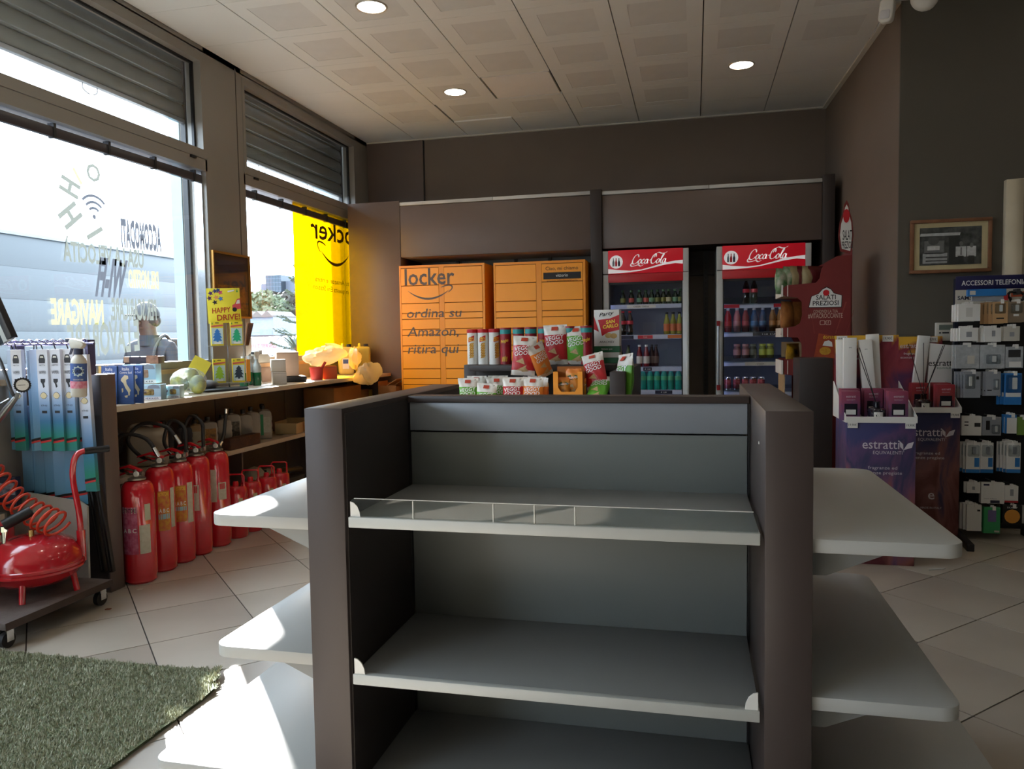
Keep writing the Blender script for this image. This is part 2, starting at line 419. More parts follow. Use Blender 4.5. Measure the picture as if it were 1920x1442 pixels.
def shutter(y0, y1, zb, label):
    t = thing('roller_shutter', label, 'shutter', (-3.665, (y0+y1)/2, zb), group='roller shutters outside the windows'); n = int((3.60-zb)/.118); L = (y1-y0)/2
    pr_ = [(-.006, 0), (.012, .004), (.016, .03), (.014, .07), (.004, .098), (-.004, .104), (.010, .108), (.010, .116), (-.010, .116), (-.012, .05)]
    o = mk('slat', G().prism([(a, b) for a, b in pr_], -L, L, 'xz'), shm, t, smooth=25)
    for k in range(1, n): inst(o, t, (0, 0, k*.118))
    mk('bottom_bar', G().box(-.016, .02, -L, L, -.03, 0), mat('bottom bar', (150, 156, 160), .35, metal=.4), t, bev=.004)
    for s in (-.5, .35):
        mk('pull_ring', G().tube(smoothp([(.0, s*L-.06, -.03), (.0, s*L-.055, -.065), (.0, s*L, -.085), (.0, s*L+.055, -.065), (.0, s*L+.06, -.03)], 5), .004, 6), steel, t, smooth=60)
    for s in (-1, 1): mk('guide_channel', G().box(-.02, .02, s*(L+.012)-.011, s*(L+.012)+.011, 1.14-zb, 3.42-zb), dark, t)
    return t
shutter(2.30, 5.06, 2.95, 'half raised grey roller shutter outside the large left window')
shutter(5.62, 7.655, 2.86, 'half raised grey roller shutter outside the window with yellow film')
d2 = thing('door_2', 'glazed entrance door beside the mat, outside the picture', 'door', (-3.6, .9, 0), kind='structure')
mk('pane', G().box(-.005, .005, -1.04, 1.04, .06, 2.55), clear, d2)
mk('door_frame', G().box(-.04, .04, -1.05, -.97, 0, 2.6).box(-.04, .04, .97, 1.05, 0, 2.6).box(-.04, .04, -.04, .04, 0, 2.6).box(-.04, .04, -1.05, 1.05, 2.5, 2.6).box(-.04, .04, -1.05, 1.05, 0, .08), framem, d2)
w3 = thing('window_3', 'shop window behind the camera on the left wall', 'window', (-3.6, -1.97, .9), kind='structure')
mk('pane', G().box(-.005, .005, -1.53, 1.53, 0, 1.7), clear, w3)

# ------------------------------------------------------------------ stickers on the large window (read from outside, so mirrored in here)
def vinyl(name, c, thru):
    M = bpy.data.materials.new(name); M.use_nodes = True; nt = M.node_tree; N = nt.nodes; L = nt.links; N.remove(N['Principled BSDF'])
    d = N.new('ShaderNodeBsdfDiffuse'); d.inputs[0].default_value = rgb(c); t = N.new('ShaderNodeBsdfTranslucent'); t.inputs[0].default_value = rgb(c); m_ = N.new('ShaderNodeMixShader'); m_.inputs[0].default_value = thru
    L.new(d.outputs[0], m_.inputs[1]); L.new(t.outputs[0], m_.inputs[2]); L.new(m_.outputs[0], N['Material Output'].inputs[0]); return M
st_g = vinyl('grey window vinyl', (130, 138, 134), .18); st_y = vinyl('yellow window vinyl', (190, 190, 130), .25); st_d = vinyl('dark window vinyl', (84, 90, 100), .25)
SX = XG+.008
def sticker(body, u0, v0, u1, v1, hpx, ma, label, shear=0, bold=.03):
    a = at(u0, v0, x=SX); b = at(u1, v1, x=SX)          # left and right end of the base line as seen from inside
    r_ = (b-a); wd = r_.length; r_.normalize()
    h = hpx
    o = lettering(body, b, -r_, (0, 0, 1), h, ma, None, width=wd, bold=bold, shear=shear, align='L', name='window_lettering')
    return tag(o, label, 'window sticker')
sticker('ACCOMODATI', 228, 460, 303, 470, .16, st_d, 'grey mirrored word ACCOMODATI on the large window', bold=.055)
sticker('USA LA VELOCITÀ', 119, 488, 270, 502, .11, st_g, 'grey mirrored words USA LA VELOCITÀ on the large window')
sticker('WI-FI', 178, 552, 243, 556, .22, st_d, 'bold slanted mirrored word WI-FI on the large window', shear=-.75, bold=.04)
sticker('DEL NOSTRO', 242, 538, 298, 541, .11, st_y, 'faint yellow mirrored words DEL NOSTRO on the large window')
sticker('PER SCARICARE,', 208, 599, 294, 599, .13, st_g, 'mirrored words PER SCARICARE on the large window')
sticker('NAVIGARE', 97, 607, 195, 607, .14, st_y, 'yellow mirrored word NAVIGARE on the large window')
sticker('E LAVORARE', 128, 673, 262, 655, .19, st_g, 'mirrored words E LAVORARE on the large window')
def flat_x(name, polys, ma, label, par=None):
    g = G()
    for p in polys: g.poly([(SX, y, z) for y, z in p])
    o = mk(name, g, ma, par)
    return tag(o, label, 'window sticker') if label else o
wc = at(176, 388, x=SX); polys = [circ(wc.y, wc.z-.06, .014, 10)]
for rr in (.045, .08, .118):
    for k in range(10):
        a0, a1 = R(45+9*k), R(54+9*k)
        polys.append([(wc.y+r2*math.cos(a), wc.z-.06+r2*math.sin(a)) for r2, a in ((rr, a0), (rr+.016, a0), (rr+.016, a1), (rr, a1))])
flat_x('wifi_sign', polys, st_d, 'dark wireless signal symbol of three arcs on the large window')
for u, v, s_, ro, l in ((131, 351, .145, -18, 'tilted bold letter H left of the wireless symbol'), (132, 404, .165, 38, 'larger tilted bold letter H lower left of the wireless symbol')):
    p = at(u, v, x=SX); a = R(ro); rot = lambda q: (p.y+q[0]*math.cos(a)+q[1]*math.sin(a)*-1, p.z+q[0]*math.sin(a)*1+q[1]*math.cos(a)); k = s_/2
    flat_x('window_lettering', [[rot(q) for q in b_] for b_ in ([(-k, k*.28), (k, k*.28), (k, k*.62), (-k, k*.62)], [(-k, -k*.62), (k, -k*.62), (k, -k*.28), (-k, -k*.28)], [(-k*.18, -k*.28), (k*.18, -k*.28), (k*.18, k*.28), (-k*.18, k*.28)])], st_g, l)
for ch, u, v, h, ro, ma, l in (
                               ('O', 175, 324, .1, 0, st_g, 'letter O above the wireless symbol'), ('I', 178, 437, .14, 60, st_g, 'slanted stroke below the wireless symbol'), ('I', 145, 330, .1, -35, st_y, 'thin tilted stroke upper left of the wireless symbol')):
    p = at(u, v, x=SX); a = R(ro+(90 if ch == 'H' else 0)); up = Vector((0, math.sin(a), math.cos(a))); rt = Vector((0, -math.cos(a), math.sin(a)))
    tag(lettering(ch, p-up*h/2, rt, up, h, ma, None, bold=.02, name='window_lettering'), l, 'window sticker')
# yellow locker film on the second window
film = mat('yellow film', (255, 214, 0), .3)
fm = glass('yellow window film', (255, 214, 6), haze=.10)
ty = thing('window_film', 'translucent yellow locker film covering the right part of the second window', 'window film', (SX, 6.43, 1.17))
mk('film', G().box(-.003, -.001, 0, 1.235, 0, 1.4), fm, ty)
fk = mat('film print', (84, 50, 12), .6, var=0)
def fl(body, u, v, u1, v1, h, bold=.01):
    a = at(u, v, x=SX)-Vector((SX, 6.43, 1.17)); b = at(u1, v1, x=SX)-Vector((SX, 6.43, 1.17)); r_ = b-a
    lettering(body, b+Vector((.001, 0, 0)), -r_, (0, 0, 1), h, fk, ty, width=r_.length, bold=bold, align='L')
fl('locker', 582, 445, 668, 461, .2, .012)
fl('ordina su Amazon e ritira al', 583, 526, 676, 540, .05, 0); fl('Locker in questa Eni Station.', 585, 541, 676, 556, .05, 0)
def smile(w_, h_):
    'curved arrow: lens shaped bow and a hooked head, from 0 to w_'
    bow = [(w_*t, -h_*(1-(2*t-1)**2)) for t in [i/12 for i in range(13)]]; bow2 = [(w_*t, -h_*(1-(2*t-1)**2)-.26*h_*math.sin(math.pi*t)**.7) for t in [i/12 for i in range(13)]]
    P = [[bow[i], bow2[i], bow2[i+1], bow[i+1]] for i in range(12)]
    V_, F_c = ribbon([[(.80*w_, .30*h_), (.90*w_, .47*h_), (1.0*w_, .52*h_), (1.055*w_, .40*h_), (1.05*w_, .05*h_), (.97*w_, -.35*h_)]], R(40), .16*h_, .10*h_)
    P += [[V_[i] for i in f] for f in F_c]
    return P
a = at(594, 468, x=SX); b = at(655, 478, x=SX); W_ = (b-a).length*.92
g = G()
for p in smile(W_, .12): g.poly([(.001, b.y-6.43-q[0], b.z-1.17+q[1]) for q in p])
mk('smile_arrow', g, fk, ty)

# ------------------------------------------------------------------ front gondola
def parts(t):
    'returns a builder that takes shapes in world coordinates and hangs them under thing t'
    T = Matrix.Translation(-Vector(t.location))
    def P(name, g, ma, bev=0, smooth=0, seg=2, under=None):
        g.xf(T); return mk(name, g, ma, under or t, bev=bev, smooth=smooth, seg=seg)
    return P
gt = thing('gondola_shelf', 'empty brown and grey gondola shelf unit standing in the foreground', 'shelf unit', (-.35, 2.24, 0)); P = parts(gt)
gbrown = mat('gondola brown laminate', (68, 58, 55), .42, var=.05, scale=3)
panel_g = mat('grey back panel', (134, 139, 137), .42, var=.03, scale=2); rail_g = mat('pale grey rail panel', (156, 162, 170), .3, var=.03, scale=2)
P('side_wall', G().box(-.953, -.85, 1.748, 2.73, 0, 1.134), gbrown, .0025)
P('side_wall', G().box(.15, .25, 1.748, 2.73, 0, 1.134), gbrown, .0025)
P('side_lining', G().box(-.85, -.847, 1.76, 2.72, .02, 1.12), brown_d)
P('top_cap', G().box(-.847, .147, 2.188, 2.25, 1.112, 1.132), gbrown, .003)
P('top_panel', G().box(-.843, .142, 2.196, 2.21, 1.026, 1.111), rail_g, .0015)
for z0, z1 in ((.84, 1.021), (.44, .838), (.06, .438)): P('back_panel', G().box(-.843, .142, 2.2, 2.214, z0, z1), panel_g, .0015)
P('back_panel', G().box(-.843, .142, 2.24, 2.25, .06, 1.11), panel_g)
P('slotted_upright', G().box(.143, .149, 2.19, 2.24, 0, 1.11), black); P('slotted_upright', G().box(-.847, -.844, 2.19, 2.24, 0, 1.11), black)
for z, lip in ((.862, True), (.46, False)):
    s = P('shelf', G().box(-.842, .141, 1.768, 2.199, z-.024, z-.002), greymet, .0015)
    P('price_rail', G().box(-.842, .141, 1.749, 1.768, z-.027, z), mat('price rail grey', (190, 192, 188), .4, var=.02), .002, under=s)
    if lip:
        P('acrylic_lip', G().prism(rrect(-.838, .137, z-.001, z+.046, .012, 4, (0, 0, 1, 1)), 1.756, 1.759, 'xz'), acryl, under=s)
        for u in (775, 925, 1002, 1078): x = at(u, 965, y=1.757).x; P('lip_joint', G().box(x-.0012, x+.0012, 1.754, 1.761, z, z+.044), white, under=s)
        P('lip_edge', G().box(-.828, .127, 1.7555, 1.7595, z+.0455, z+.047), mat('acrylic edge', (206, 210, 206), .2), under=s)
        P('end_clip', G().prism([(-.838, z), (-.812, z)]+[(-.838+.026*math.cos(R(k)), z+.038*math.sin(R(k))) for k in (20, 45, 70, 90)], 1.7545, 1.756, 'xz'), white, under=s)
    else:
        for x, d in ((-.838, 1), (.137, -1)):
            P('end_clip', G().prism([(x, z), (x+d*.028, z)]+[(x+d*.028*math.cos(R(k)), z+.04*math.sin(R(k))) for k in (20, 45, 70, 90)], 1.752, 1.756, 'xz'), white, under=s)
bd = P('base_deck', G().box(-.847, .147, 1.70, 2.2, .125, .15), greymet, .002)
P('kick_plate', G().box(-.847, .147, 1.72, 1.73, 0, .125), black, under=bd)
for z in (.862, .46, .15): P('rear_shelf', G().box(-.842, .141, 2.251, 2.70, z-.024, z), greymet)
for sgn, x0, label in ((-1, -.953, ''), (1, .25, '')):
    for z in (.852, .498):
        a, b = (x0-.30, x0) if sgn < 0 else (x0, x0+.308)
        cs = (1, 0, 0, 1) if sgn < 0 else (0, 1, 1, 0)
        o = P('side_shelf', G().prism(rrect(a, b, 1.762, 2.72, .045, 6, cs), z-.031, z, 'xy'), shelfw, .002)
        br = [(x0, z-.031), (x0, z-.10), (x0+sgn*.04, z-.1), (x0+sgn*.2, z-.031)]
        P('bracket', G().prism(br, 1.83, 1.834, 'xz'), greymet, under=o); P('bracket', G().prism(br, 2.6, 2.604, 'xz'), greymet, under=o)
    a, b = (x0-.503, x0) if sgn < 0 else (x0, x0+.506)
    o = P('side_base', G().prism(rrect(a, b, 1.762, 2.72, .04, 5, (1, 0, 0, 1) if sgn < 0 else (0, 1, 1, 0)), .135, .16, 'xy'), shelfw, .002)
    P('kick_plate', G().box(a+.05 if sgn < 0 else a, b if sgn < 0 else b-.05, 1.8, 2.68, 0, .135), black, under=o)
P('sensor_light', G().box(.1485, .1500, 1.9, 1.908, 1.04, 1.046), white)

# ------------------------------------------------------------------ counter under the windows
ct_ = thing('window_counter', 'long brown counter with pale worktop under the windows', 'counter', (-3.24, 5.38, 0)); P = parts(ct_)
wood = mat('pale worktop', (196, 182, 160), .42, var=.06, scale=5)
P('end_panel', G().box(-3.495, -2.985, 3.372, 3.474, 0, 1.15), brown, .003)
P('panel_facing', G().box(-3.495, -2.99, 3.369, 3.372, 0.01, 1.145), mat('dull grey panel face', (78, 72, 74), .35, var=.05), 0)
for y0, y1 in ((3.474, 4.60), (4.60, 5.95), (5.95, 7.3)): P('worktop', G().box(-3.49, -2.995, y0+.001, y1-.001, .943, .975), wood, .002)
for y0, y1 in ((3.474, 4.05), (4.05, 5.05), (5.05, 6.05), (6.05, 7.3)):
    P('back_panel', G().box(-3.495, -3.48, y0+.004, y1-.004, .02, .942), mat('brown back panel', (92, 82, 78), .5), .001)
for y0, y1 in ((3.474, 4.9), (4.9, 6.3), (6.3, 7.3)): P('lower_shelf', G().box(-3.48, -3.15, y0+.001, y1-.001, .517, .549), wood, .002)
P('plinth', G().box(-3.48, -3.2, 3.474, 7.3, 0, .03), black)
P('support', G().box(-3.48, -3.17, 4.89, 4.91, 0.03, .517), brown); P('support', G().box(-3.48, -3.17, 6.29, 6.31, 0.03, .517), brown)

# ------------------------------------------------------------------ built-in unit of the rear wall
ut = thing('wall_unit', 'tall built-in brown wall unit framing the lockers and fridges', 'wall unit', (-1.1, 7.66, 0)); P = parts(ut)
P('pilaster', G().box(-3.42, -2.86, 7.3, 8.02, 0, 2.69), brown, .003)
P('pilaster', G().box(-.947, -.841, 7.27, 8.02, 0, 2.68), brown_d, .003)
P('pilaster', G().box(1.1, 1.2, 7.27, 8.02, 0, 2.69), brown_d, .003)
P('header', G().box(-2.855, -.949, 7.3, 7.33, 2.13, 2.635), brown, .002)
P('header', G().box(-.839, 1.098, 7.3, 7.33, 2.13, 2.625), brown, .002)
corn = mat('pale cornice', (186, 186, 182), .4)
P('cornice_strip', G().box(-2.855, -1.9, 7.29, 7.4, 2.64, 2.672), corn, .002); P('cornice_strip', G().box(-1.895, -.949, 7.29, 7.4, 2.64, 2.672), corn, .002)
P('cornice_strip', G().box(-.839, .13, 7.29, 7.4, 2.63, 2.662), corn, .002); P('cornice_strip', G().box(.135, 1.098, 7.29, 7.4, 2.63, 2.662), corn, .002)
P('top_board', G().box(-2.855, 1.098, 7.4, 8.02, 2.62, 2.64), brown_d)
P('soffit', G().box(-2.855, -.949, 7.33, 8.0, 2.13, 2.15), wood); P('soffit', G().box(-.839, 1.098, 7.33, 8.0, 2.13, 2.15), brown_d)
nb = mat('blue grey niche panel', (120, 130, 134), .5)
for a, b in ((-2.855, -2.41), (-2.40, -1.81), (-1.80, -1.44), (-1.43, -.95)): P('niche_panel', G().box(a, b, 7.9, 7.92, 0, 2.13), nb)
for x in (-2.44, -1.81, -1.45): P('slotted_upright', G().box(x-.015, x+.015, 7.87, 7.9, 0, 2.13), black)
nb2 = mat('brown niche panel', (92, 80, 70), .5)
P('niche_panel', G().box(-.839, 1.098, 7.9, 7.92, 1.9, 2.13), brown_d); P('niche_panel', G().box(-.839, .11, 7.9, 7.92, 0, 1.89), nb2); P('niche_panel', G().box(.115, 1.098, 7.9, 7.92, 0, 1.89), nb2)
up_ = P('slotted_upright', G().box(.09, .135, 7.86, 7.9, 0, 2.13), dark)
g = G(); z = .5
while z < 2.1: g.box(.107, .118, 7.856, 7.861, z, z+.025); z += .05
P('slot_row', g, black, under=up_)

# ------------------------------------------------------------------ parcel lockers
orange = mat('locker orange', (250, 160, 20), .38, var=.03, scale=2); orange2 = mat('locker frame orange', (238, 148, 24), .4, var=.03)
lk = mat('locker print', (96, 84, 78), .6, var=0)
rows = [.170, .172, .095, .058, .100, .054, .105, .054, .172, .095, .058, .100, .172, .095, .1, .172]
def locker(x0, x1, top, label):
    t = thing('parcel_locker', label, 'locker', ((x0+x1)/2, 7.375, 0), group='orange parcel lockers'); w_ = (x1-x0)/2; yf = -.275
    mk('body', G().box(-w_, w_, yf+.014, .275, .04, top), orange2, t, bev=.004)
    mk('front_frame', G().box(-w_, -w_+.016, yf, yf+.014, .04, top).box(w_-.022, w_, yf, yf+.014, .04, top).box(-.025, .025, yf, yf+.014, .04, top-.02).box(-w_+.016, w_-.022, yf, yf+.014, top-.022, top).box(-w_+.016, w_-.022, yf, yf+.014, .04, .08), orange2, t)
    mk('foot', G().box(-w_+.03, w_-.03, yf+.05, .25, 0, .04), black, t); mk('seam_panel', G().box(-w_+.016, w_-.022, yf+.0125, yf+.0138, .08, top-.022), mat('locker seam', (120, 62, 10), .6), t)
    for a, b in ((-w_+.018, -.027), (.027, w_-.024)):
        z = top-.026
        for h in rows:
            z1 = max(z-h, .082)
            if z-z1 < .03: break
            mk('door', G().box(a, b, yf-.001, yf+.013, z1+.004, z-.002), orange, t, bev=.002, seg=1); z = z1
    return t
l1 = locker(-2.802, -1.939, 2.024, 'orange parcel locker lettered locker, ordina su Amazon, ritira qui')
l2 = locker(-1.85, -.976, 2.018, 'orange parcel locker with black vittorio name plate')
def onl(t, body, u, v, u1, h, ma, bold=0, shear=0, yw=7.097):
    a = at(u, v, y=yw)-t.location; b = at(u1, v, y=yw)-t.location
    lettering(body, a, (1, 0, 0), (0, 0, 1), h, ma, t, width=b.x-a.x, bold=bold, shear=shear, align='L')
onl(l1, 'locker', 759, 535, 852, .155, lk, .014)
onl(l1, 'ordina su', 763, 596, 866, .085, lk, .004, .15); onl(l1, 'Amazon,', 764, 631, 860, .09, lk, .004, .15); onl(l1, 'ritira qui', 765, 663, 861, .09, lk, .004, .15)
a = at(764, 545, y=7.097)-l1.location; b = at(843, 543, y=7.097)-l1.location
g = G()
for p in smile(b.x-a.x, .075): g.poly([(a.x+q[0], a.y, a.z+q[1]) for q in p])
mk('smile_arrow', g, lk, l1)
pk = mat('locker dark print', (60, 36, 10), .6, var=0)
onl(l2, 'Ciao, mi chiamo', 1023, 507, 1084, .033, pk)
a = at(1019, 524, y=7.097)-l2.location; b = at(1089, 509, y=7.097)-l2.location
mk('name_plate', G().box(a.x, b.x, a.y-.002, a.y+.001, a.z, b.z), ink, l2)
onl(l2, 'vittorio', 1042, 519, 1065, .028, wink, yw=7.093); onl(l2, 'amazon.it/lockervittorio', 1025, 529, 1083, .02, pk)

# ------------------------------------------------------------------ drink fridges
cream = mat('fridge grey', (186, 188, 186), .35, var=.02); inn = mat('fridge lining', (150, 158, 172), .4, var=.03); fredm = mat('backlit red sign', (205, 20, 40), .35, var=.03, emit=.16)
fwm = mat('backlit white sign', (240, 238, 238), .4, var=0, emit=.22); led = mat('fridge led', (190, 205, 255), emit=2.5)
def script_logo():
    'flowing script words, in units about 10 wide and 3 high'
    s = []
    s.append([(1.95, 2.0), (1.85, 2.5), (1.4, 2.7), (.8, 2.2), (.45, 1.3), (.5, .6), (.95, .35), (1.55, .6), (2.0, 1.1)])
    s.append([(.55, .9), (.1, .3), (.35, -.15), (1.2, -.1), (2.2, .12), (2.9, -.2), (3.7, .15)])
    def o(cx, cy=.95, rx=.36, ry=.55): return [(cx+rx*math.cos(a)+.12*math.sin(a), cy+ry*math.sin(a)) for a in [R(60+40*k) for k in range(10)]]
    s.append(o(2.45)); s.append([(3.65, 1.3), (3.45, 1.5), (3.1, 1.2), (3.0, .7), (3.3, .42), (3.75, .75)])
    s.append(o(4.25)); s.append([(4.75, 1.5), (4.6, .9), (4.65, .5), (5.0, .6)])
    s.append([(5.05, 1.15), (5.25, 1.25), (5.45, 1.2)])
    s.append([(6.75, 1.9), (6.75, 2.5), (6.35, 2.7), (5.85, 2.1), (5.6, 1.2), (5.75, .55), (6.2, .35), (6.75, .65), (7.1, 1.1)])
    s.append([(6.2, 1.8), (6.5, 2.6), (7.3, 3.05), (8.2, 2.8), (9.0, 2.85), (9.7, 3.2)])
    s.append(o(7.5)); s.append([(7.95, .8), (8.4, 1.6), (8.85, 2.45), (8.7, 2.65), (8.4, 1.9), (8.2, .8), (8.45, .45), (8.75, .7)])
    s.append(o(9.15)); s.append([(9.65, 1.5), (9.5, .9), (9.6, .5), (9.95, .65)])
    v, f = ribbon(s, R(25), .34, .1)
    return [(a+.22*b, b) for a, b in v], f
LOGO = script_logo()
def fridge(x0, x1, label, hinge):
    t = thing('drink_fridge', label, 'fridge', ((x0+x1)/2, 7.62, 0), group='glass door drink fridges'); w_ = (x1-x0)/2; yf = -.32; yb = .27
    mk('cabinet', G().box(-w_, -w_+.035, yf+.05, yb, 0, 2.105).box(w_-.035, w_, yf+.05, yb, 0, 2.105).box(-w_+.035, w_-.035, yf+.05, yb, 1.86, 2.105).box(-w_+.035, w_-.035, yf+.05, yb, 0, .35), cream, t)
    mk('lining', G().box(-w_+.035, w_-.035, yb-.02, yb, .35, 1.86), inn, t)
    mk('lining', G().box(-w_+.035, -w_+.04, yf+.05, yb-.02, .35, 1.86).box(w_-.04, w_-.035, yf+.05, yb-.02, .35, 1.86), inn, t)
    d = mk('door', G().box(-w_, -w_+.055, yf, yf+.045, .12, 1.885).box(w_-.055, w_, yf, yf+.045, .12, 1.885).box(-w_+.055, w_-.055, yf, yf+.045, .12, .3), cream, t, bev=.003)
    mk('door_gasket', G().box(-w_+.055, -w_+.066, yf+.004, yf+.04, .3, 1.81).box(w_-.066, w_-.055, yf+.004, yf+.04, .3, 1.81).box(-w_+.055, w_-.055, yf+.004, yf+.04, 1.79, 1.81), black, d)
    mk('door_glass', G().box(-w_+.06, w_-.06, yf+.018, yf+.024, .3, 1.8), clear, d)
    mk('red_rail', G().box(-w_+.05, w_-.05, yf-.002, yf+.045, 1.81, 1.885), red, d, bev=.002)
    if hinge: 
        h = mk('handle', G().tube([(-w_+.014, yf-.005, .83), (-w_+.014, yf-.04, .83), (-w_+.014, yf-.04, 1.4), (-w_+.014, yf-.005, 1.4)], .009, 8), steel, d, smooth=40)
        mk('handle_cap', G().box(-w_, -w_+.03, yf-.05, yf, 1.385, 1.43).box(-w_, -w_+.03, yf-.05, yf, .80, .845), mat('dark red plastic', (130, 20, 26), .4), h)
    mk('header_side', G().box(-w_, -w_+.05, yf-.005, yf+.05, 1.892, 2.105), cream, t, bev=.003); mk('header_side', G().box(w_-.05, w_, yf-.005, yf+.05, 1.892, 2.105), cream, t, bev=.003)
    s = mk('header_sign', G().box(-w_+.051, w_-.051, yf-.008, yf+.05, 1.892, 2.108), fredm, t, bev=.002)
    # white wave
    a = -w_+.052; W_ = 2*w_-.104; yy = yf-.0095
    wave = [(0, .045), (.15, .03), (.3, .022), (.45, .03), (.6, .055), (.75, .085), (.9, .1), (1, .105)]; wv2 = [(0, .0), (.15, .003), (.3, .008), (.45, .02), (.6, .042), (.75, .065), (.9, .078), (1, .07)]
    g = G()
    for i in range(7):
        g.poly([(a+W_*p[0], yy, 1.893+p[1]) for p in (wv2[i], wv2[i+1], wave[i+1], wave[i])])
    mk('wave_print', g, fwm, s)
    g = G(); v, f = LOGO; k = .43*W_/10
    g.add([(a+W_*.30+p[0]*k*1.12, yy-.001, 1.962+p[1]*k*1.25) for p in v], f); mk('script_print', g, fwm, s)
    mk('badge_print', G().poly([(p[0], yy-.0012, p[1]) for p in circ(a+.075, 2.0, .062, 20)]), fwm, s)
    for q, dx, cc in ((0, -.026, (120, 130, 135)), (1, 0, (190, 20, 35)), (2, .026, (30, 36, 60))):
        bp = [(-.009, -.04), (.009, -.04), (.010, -.005), (.004, .018), (.004, .036), (-.004, .036), (-.004, .018), (-.010, -.005)]
        mk('bottle_print', G().poly([(a+.075+dx+b[0], yy-.002, 2.0+b[1]) for b in bp]), mat('print bottle %d' % q, cc, .5, var=0), s)
    L = mk('led_strip', G().box(-w_+.045, -w_+.053, yf+.06, yf+.068, .4, 1.78), led, t)
    return t
FZ1 = (1.604, 1.315, 1.01, .79); FZ2 = (1.585, 1.325, 1.052, .78)
f1 = fridge(-.837, -.048, 'glass door drink fridge next to the orange lockers', False)
f2 = fridge(.2, 1.012, 'glass door drink fridge with long steel handle beside the niche wall', True)
shf = mat('fridge shelf front', (196, 204, 226), .3, var=.02)
for t, zs in ((f1, FZ1), (f2, FZ2)):
    w_ = .394 if t is f1 else .406
    for i, z in enumerate(zs+(.5,)):
        s = mk('shelf', G().box(-w_+.045, w_-.045, -.2, .24, z-.012, z-.002), shf, t); mk('shelf_front', G().box(-w_+.045, w_-.045, -.212, -.2, z-.04, z+.001), shf, s)
        mk('shelf_light', G().box(-w_+.05, w_-.05, -.195, -.185, z-.03, z-.013), mat('fridge shelf led', (200, 210, 255), emit=.5), s)
        if t is f2: mk('acrylic_guard', G().box(-w_+.045, w_-.045, -.214, -.212, z-.01, z+.06), acryl, s)
def strip(t, z, x0, x1, ma, txt=None, tm=None):
    o = mk('price_strip', G().box(x0, x1, -.216, -.2125, z-.036, z-.004), ma, t)
    if txt: lettering(txt, ((x0+x1)/2, -.2165, z-.028), (1, 0, 0), (0, 0, 1), .014, tm, o, bold=.005)
navy = mat('navy print', (34, 40, 66), .5, var=0); orp = mat('orange print', (205, 110, 50), .5, var=0)
strip(f1, FZ1[0], -.18, .09, white, 'CHESIA  CHESIA', ink); strip(f1, FZ1[1], -.08, .06, mat('red strip', (190, 30, 50), .5), 'Cola', wink); strip(f1, FZ1[1], -.26, -.12, navy); strip(f1, FZ1[1], .2, .33, orp)
strip(f1, FZ1[2], -.03, .05, navy, '€ 1,20', wink); strip(f1, FZ1[3], .08, .24, navy, '€ 1,00', wink)
strip(f2, FZ2[0], -.34, -.2, mat('red strip', (190, 30, 50), .5)); strip(f2, FZ2[0], .1, .24, mat('red strip', (190, 30, 50), .5)); strip(f2, FZ2[1], -.08, .2, dark, '€ 1,50   € 1,50', wink); strip(f2, FZ2[2], -.15, .12, offw, '- CHESIA -', ink)

# ------------------------------------------------------------------ bottles, jars and cans
def gl(name, c): return mat(name, c, .12, var=.05, coat=.4)
def bottle(name, label, cat, prof, mats, ms, group, n=14):
    'one lathe-turned bottle: body, label band and cap are parts of their own'
    t = thing(name, label, cat, (0, 0, 0), group=group)
    segs = {}
    for i, k in enumerate(ms): segs.setdefault(k, []).append(i)
    for k, idx in segs.items():
        g = G(); run = []
        for i in idx:
            if run and i == run[-1]+1: run.append(i)
            else:
                if run: g.lathe(prof[run[0]:run[-1]+2], n, cap=True)
                run = [i]
        g.lathe(prof[run[0]:run[-1]+2], n, cap=True)
        mk(('body', 'label_band', 'cap')[k], g, mats[k], t, smooth=35)
    return t
def row(proto, items, used, pl):
    for k, (loc, lab) in enumerate(items):
        if not used: proto.location = loc; used.append(1); 
        else: dup(proto, loc, label=lab)
        if lab and len(used) == 1 and k == 0: proto['label'] = lab
def spots(us, v, y, z): return [(at(u, v, y=y).x, y, z) for u in us]
SMALL = [(.024, 0), (.027, .006), (.027, .02), (.0275, .021), (.0275, .062), (.027, .063), (.025, .085), (.014, .108), (.0125, .118), (.015, .119), (.015, .138), (.0001, .139)]
SM = [0, 0, 0, 1, 0, 0, 0, 0, 2, 2, 2]
ORD = ['leftmost', 'second', 'third', 'fourth', 'fifth', 'sixth', 'seventh']
def put(proto, locs, label, group):
    n = len(locs)
    for i, l in enumerate(locs):
        lab = label if n == 1 else '%s %s of %s' % ({0: 'leftmost', n-1: 'rightmost'}.get(i, ORD[i]), label, ('', '', 'two', 'three', 'four', 'five', 'six', 'seven')[n]) 
        if i == 0: proto.location = l; proto['label'] = lab; proto['group'] = group
        else: dup(proto, l, label=lab, group=group)
greenc = mat('green foil cap', (60, 110, 70), .4)
lbs = {'juice pink': (196, 90, 80), 'juice mint': (120, 165, 130), 'juice olive': (126, 130, 60), 'juice cream': (200, 190, 150)}
ju = [(1168, 'juice olive'), (1184, 'juice pink'), (1199, 'juice mint'), (1211, 'juice pink'), (1222, 'juice mint'), (1233, 'juice olive'), (1244, 'juice olive'), (1254, 'juice cream'), (1266, 'juice mint'), (1276, 'juice olive')]
for cnm, c in lbs.items():
    L = [u for u, k in ju if k == cnm]
    put(bottle('juice_bottle', '', 'bottle', SMALL, [gl('dark green glass', (30, 52, 36)), mat(cnm, c, .5), greenc], SM, ''), spots(L, 560, 7.47, FZ1[0]+.002), 'small dark juice bottle with %s label' % cnm.split()[1], 'small juice bottles on the top fridge shelf')
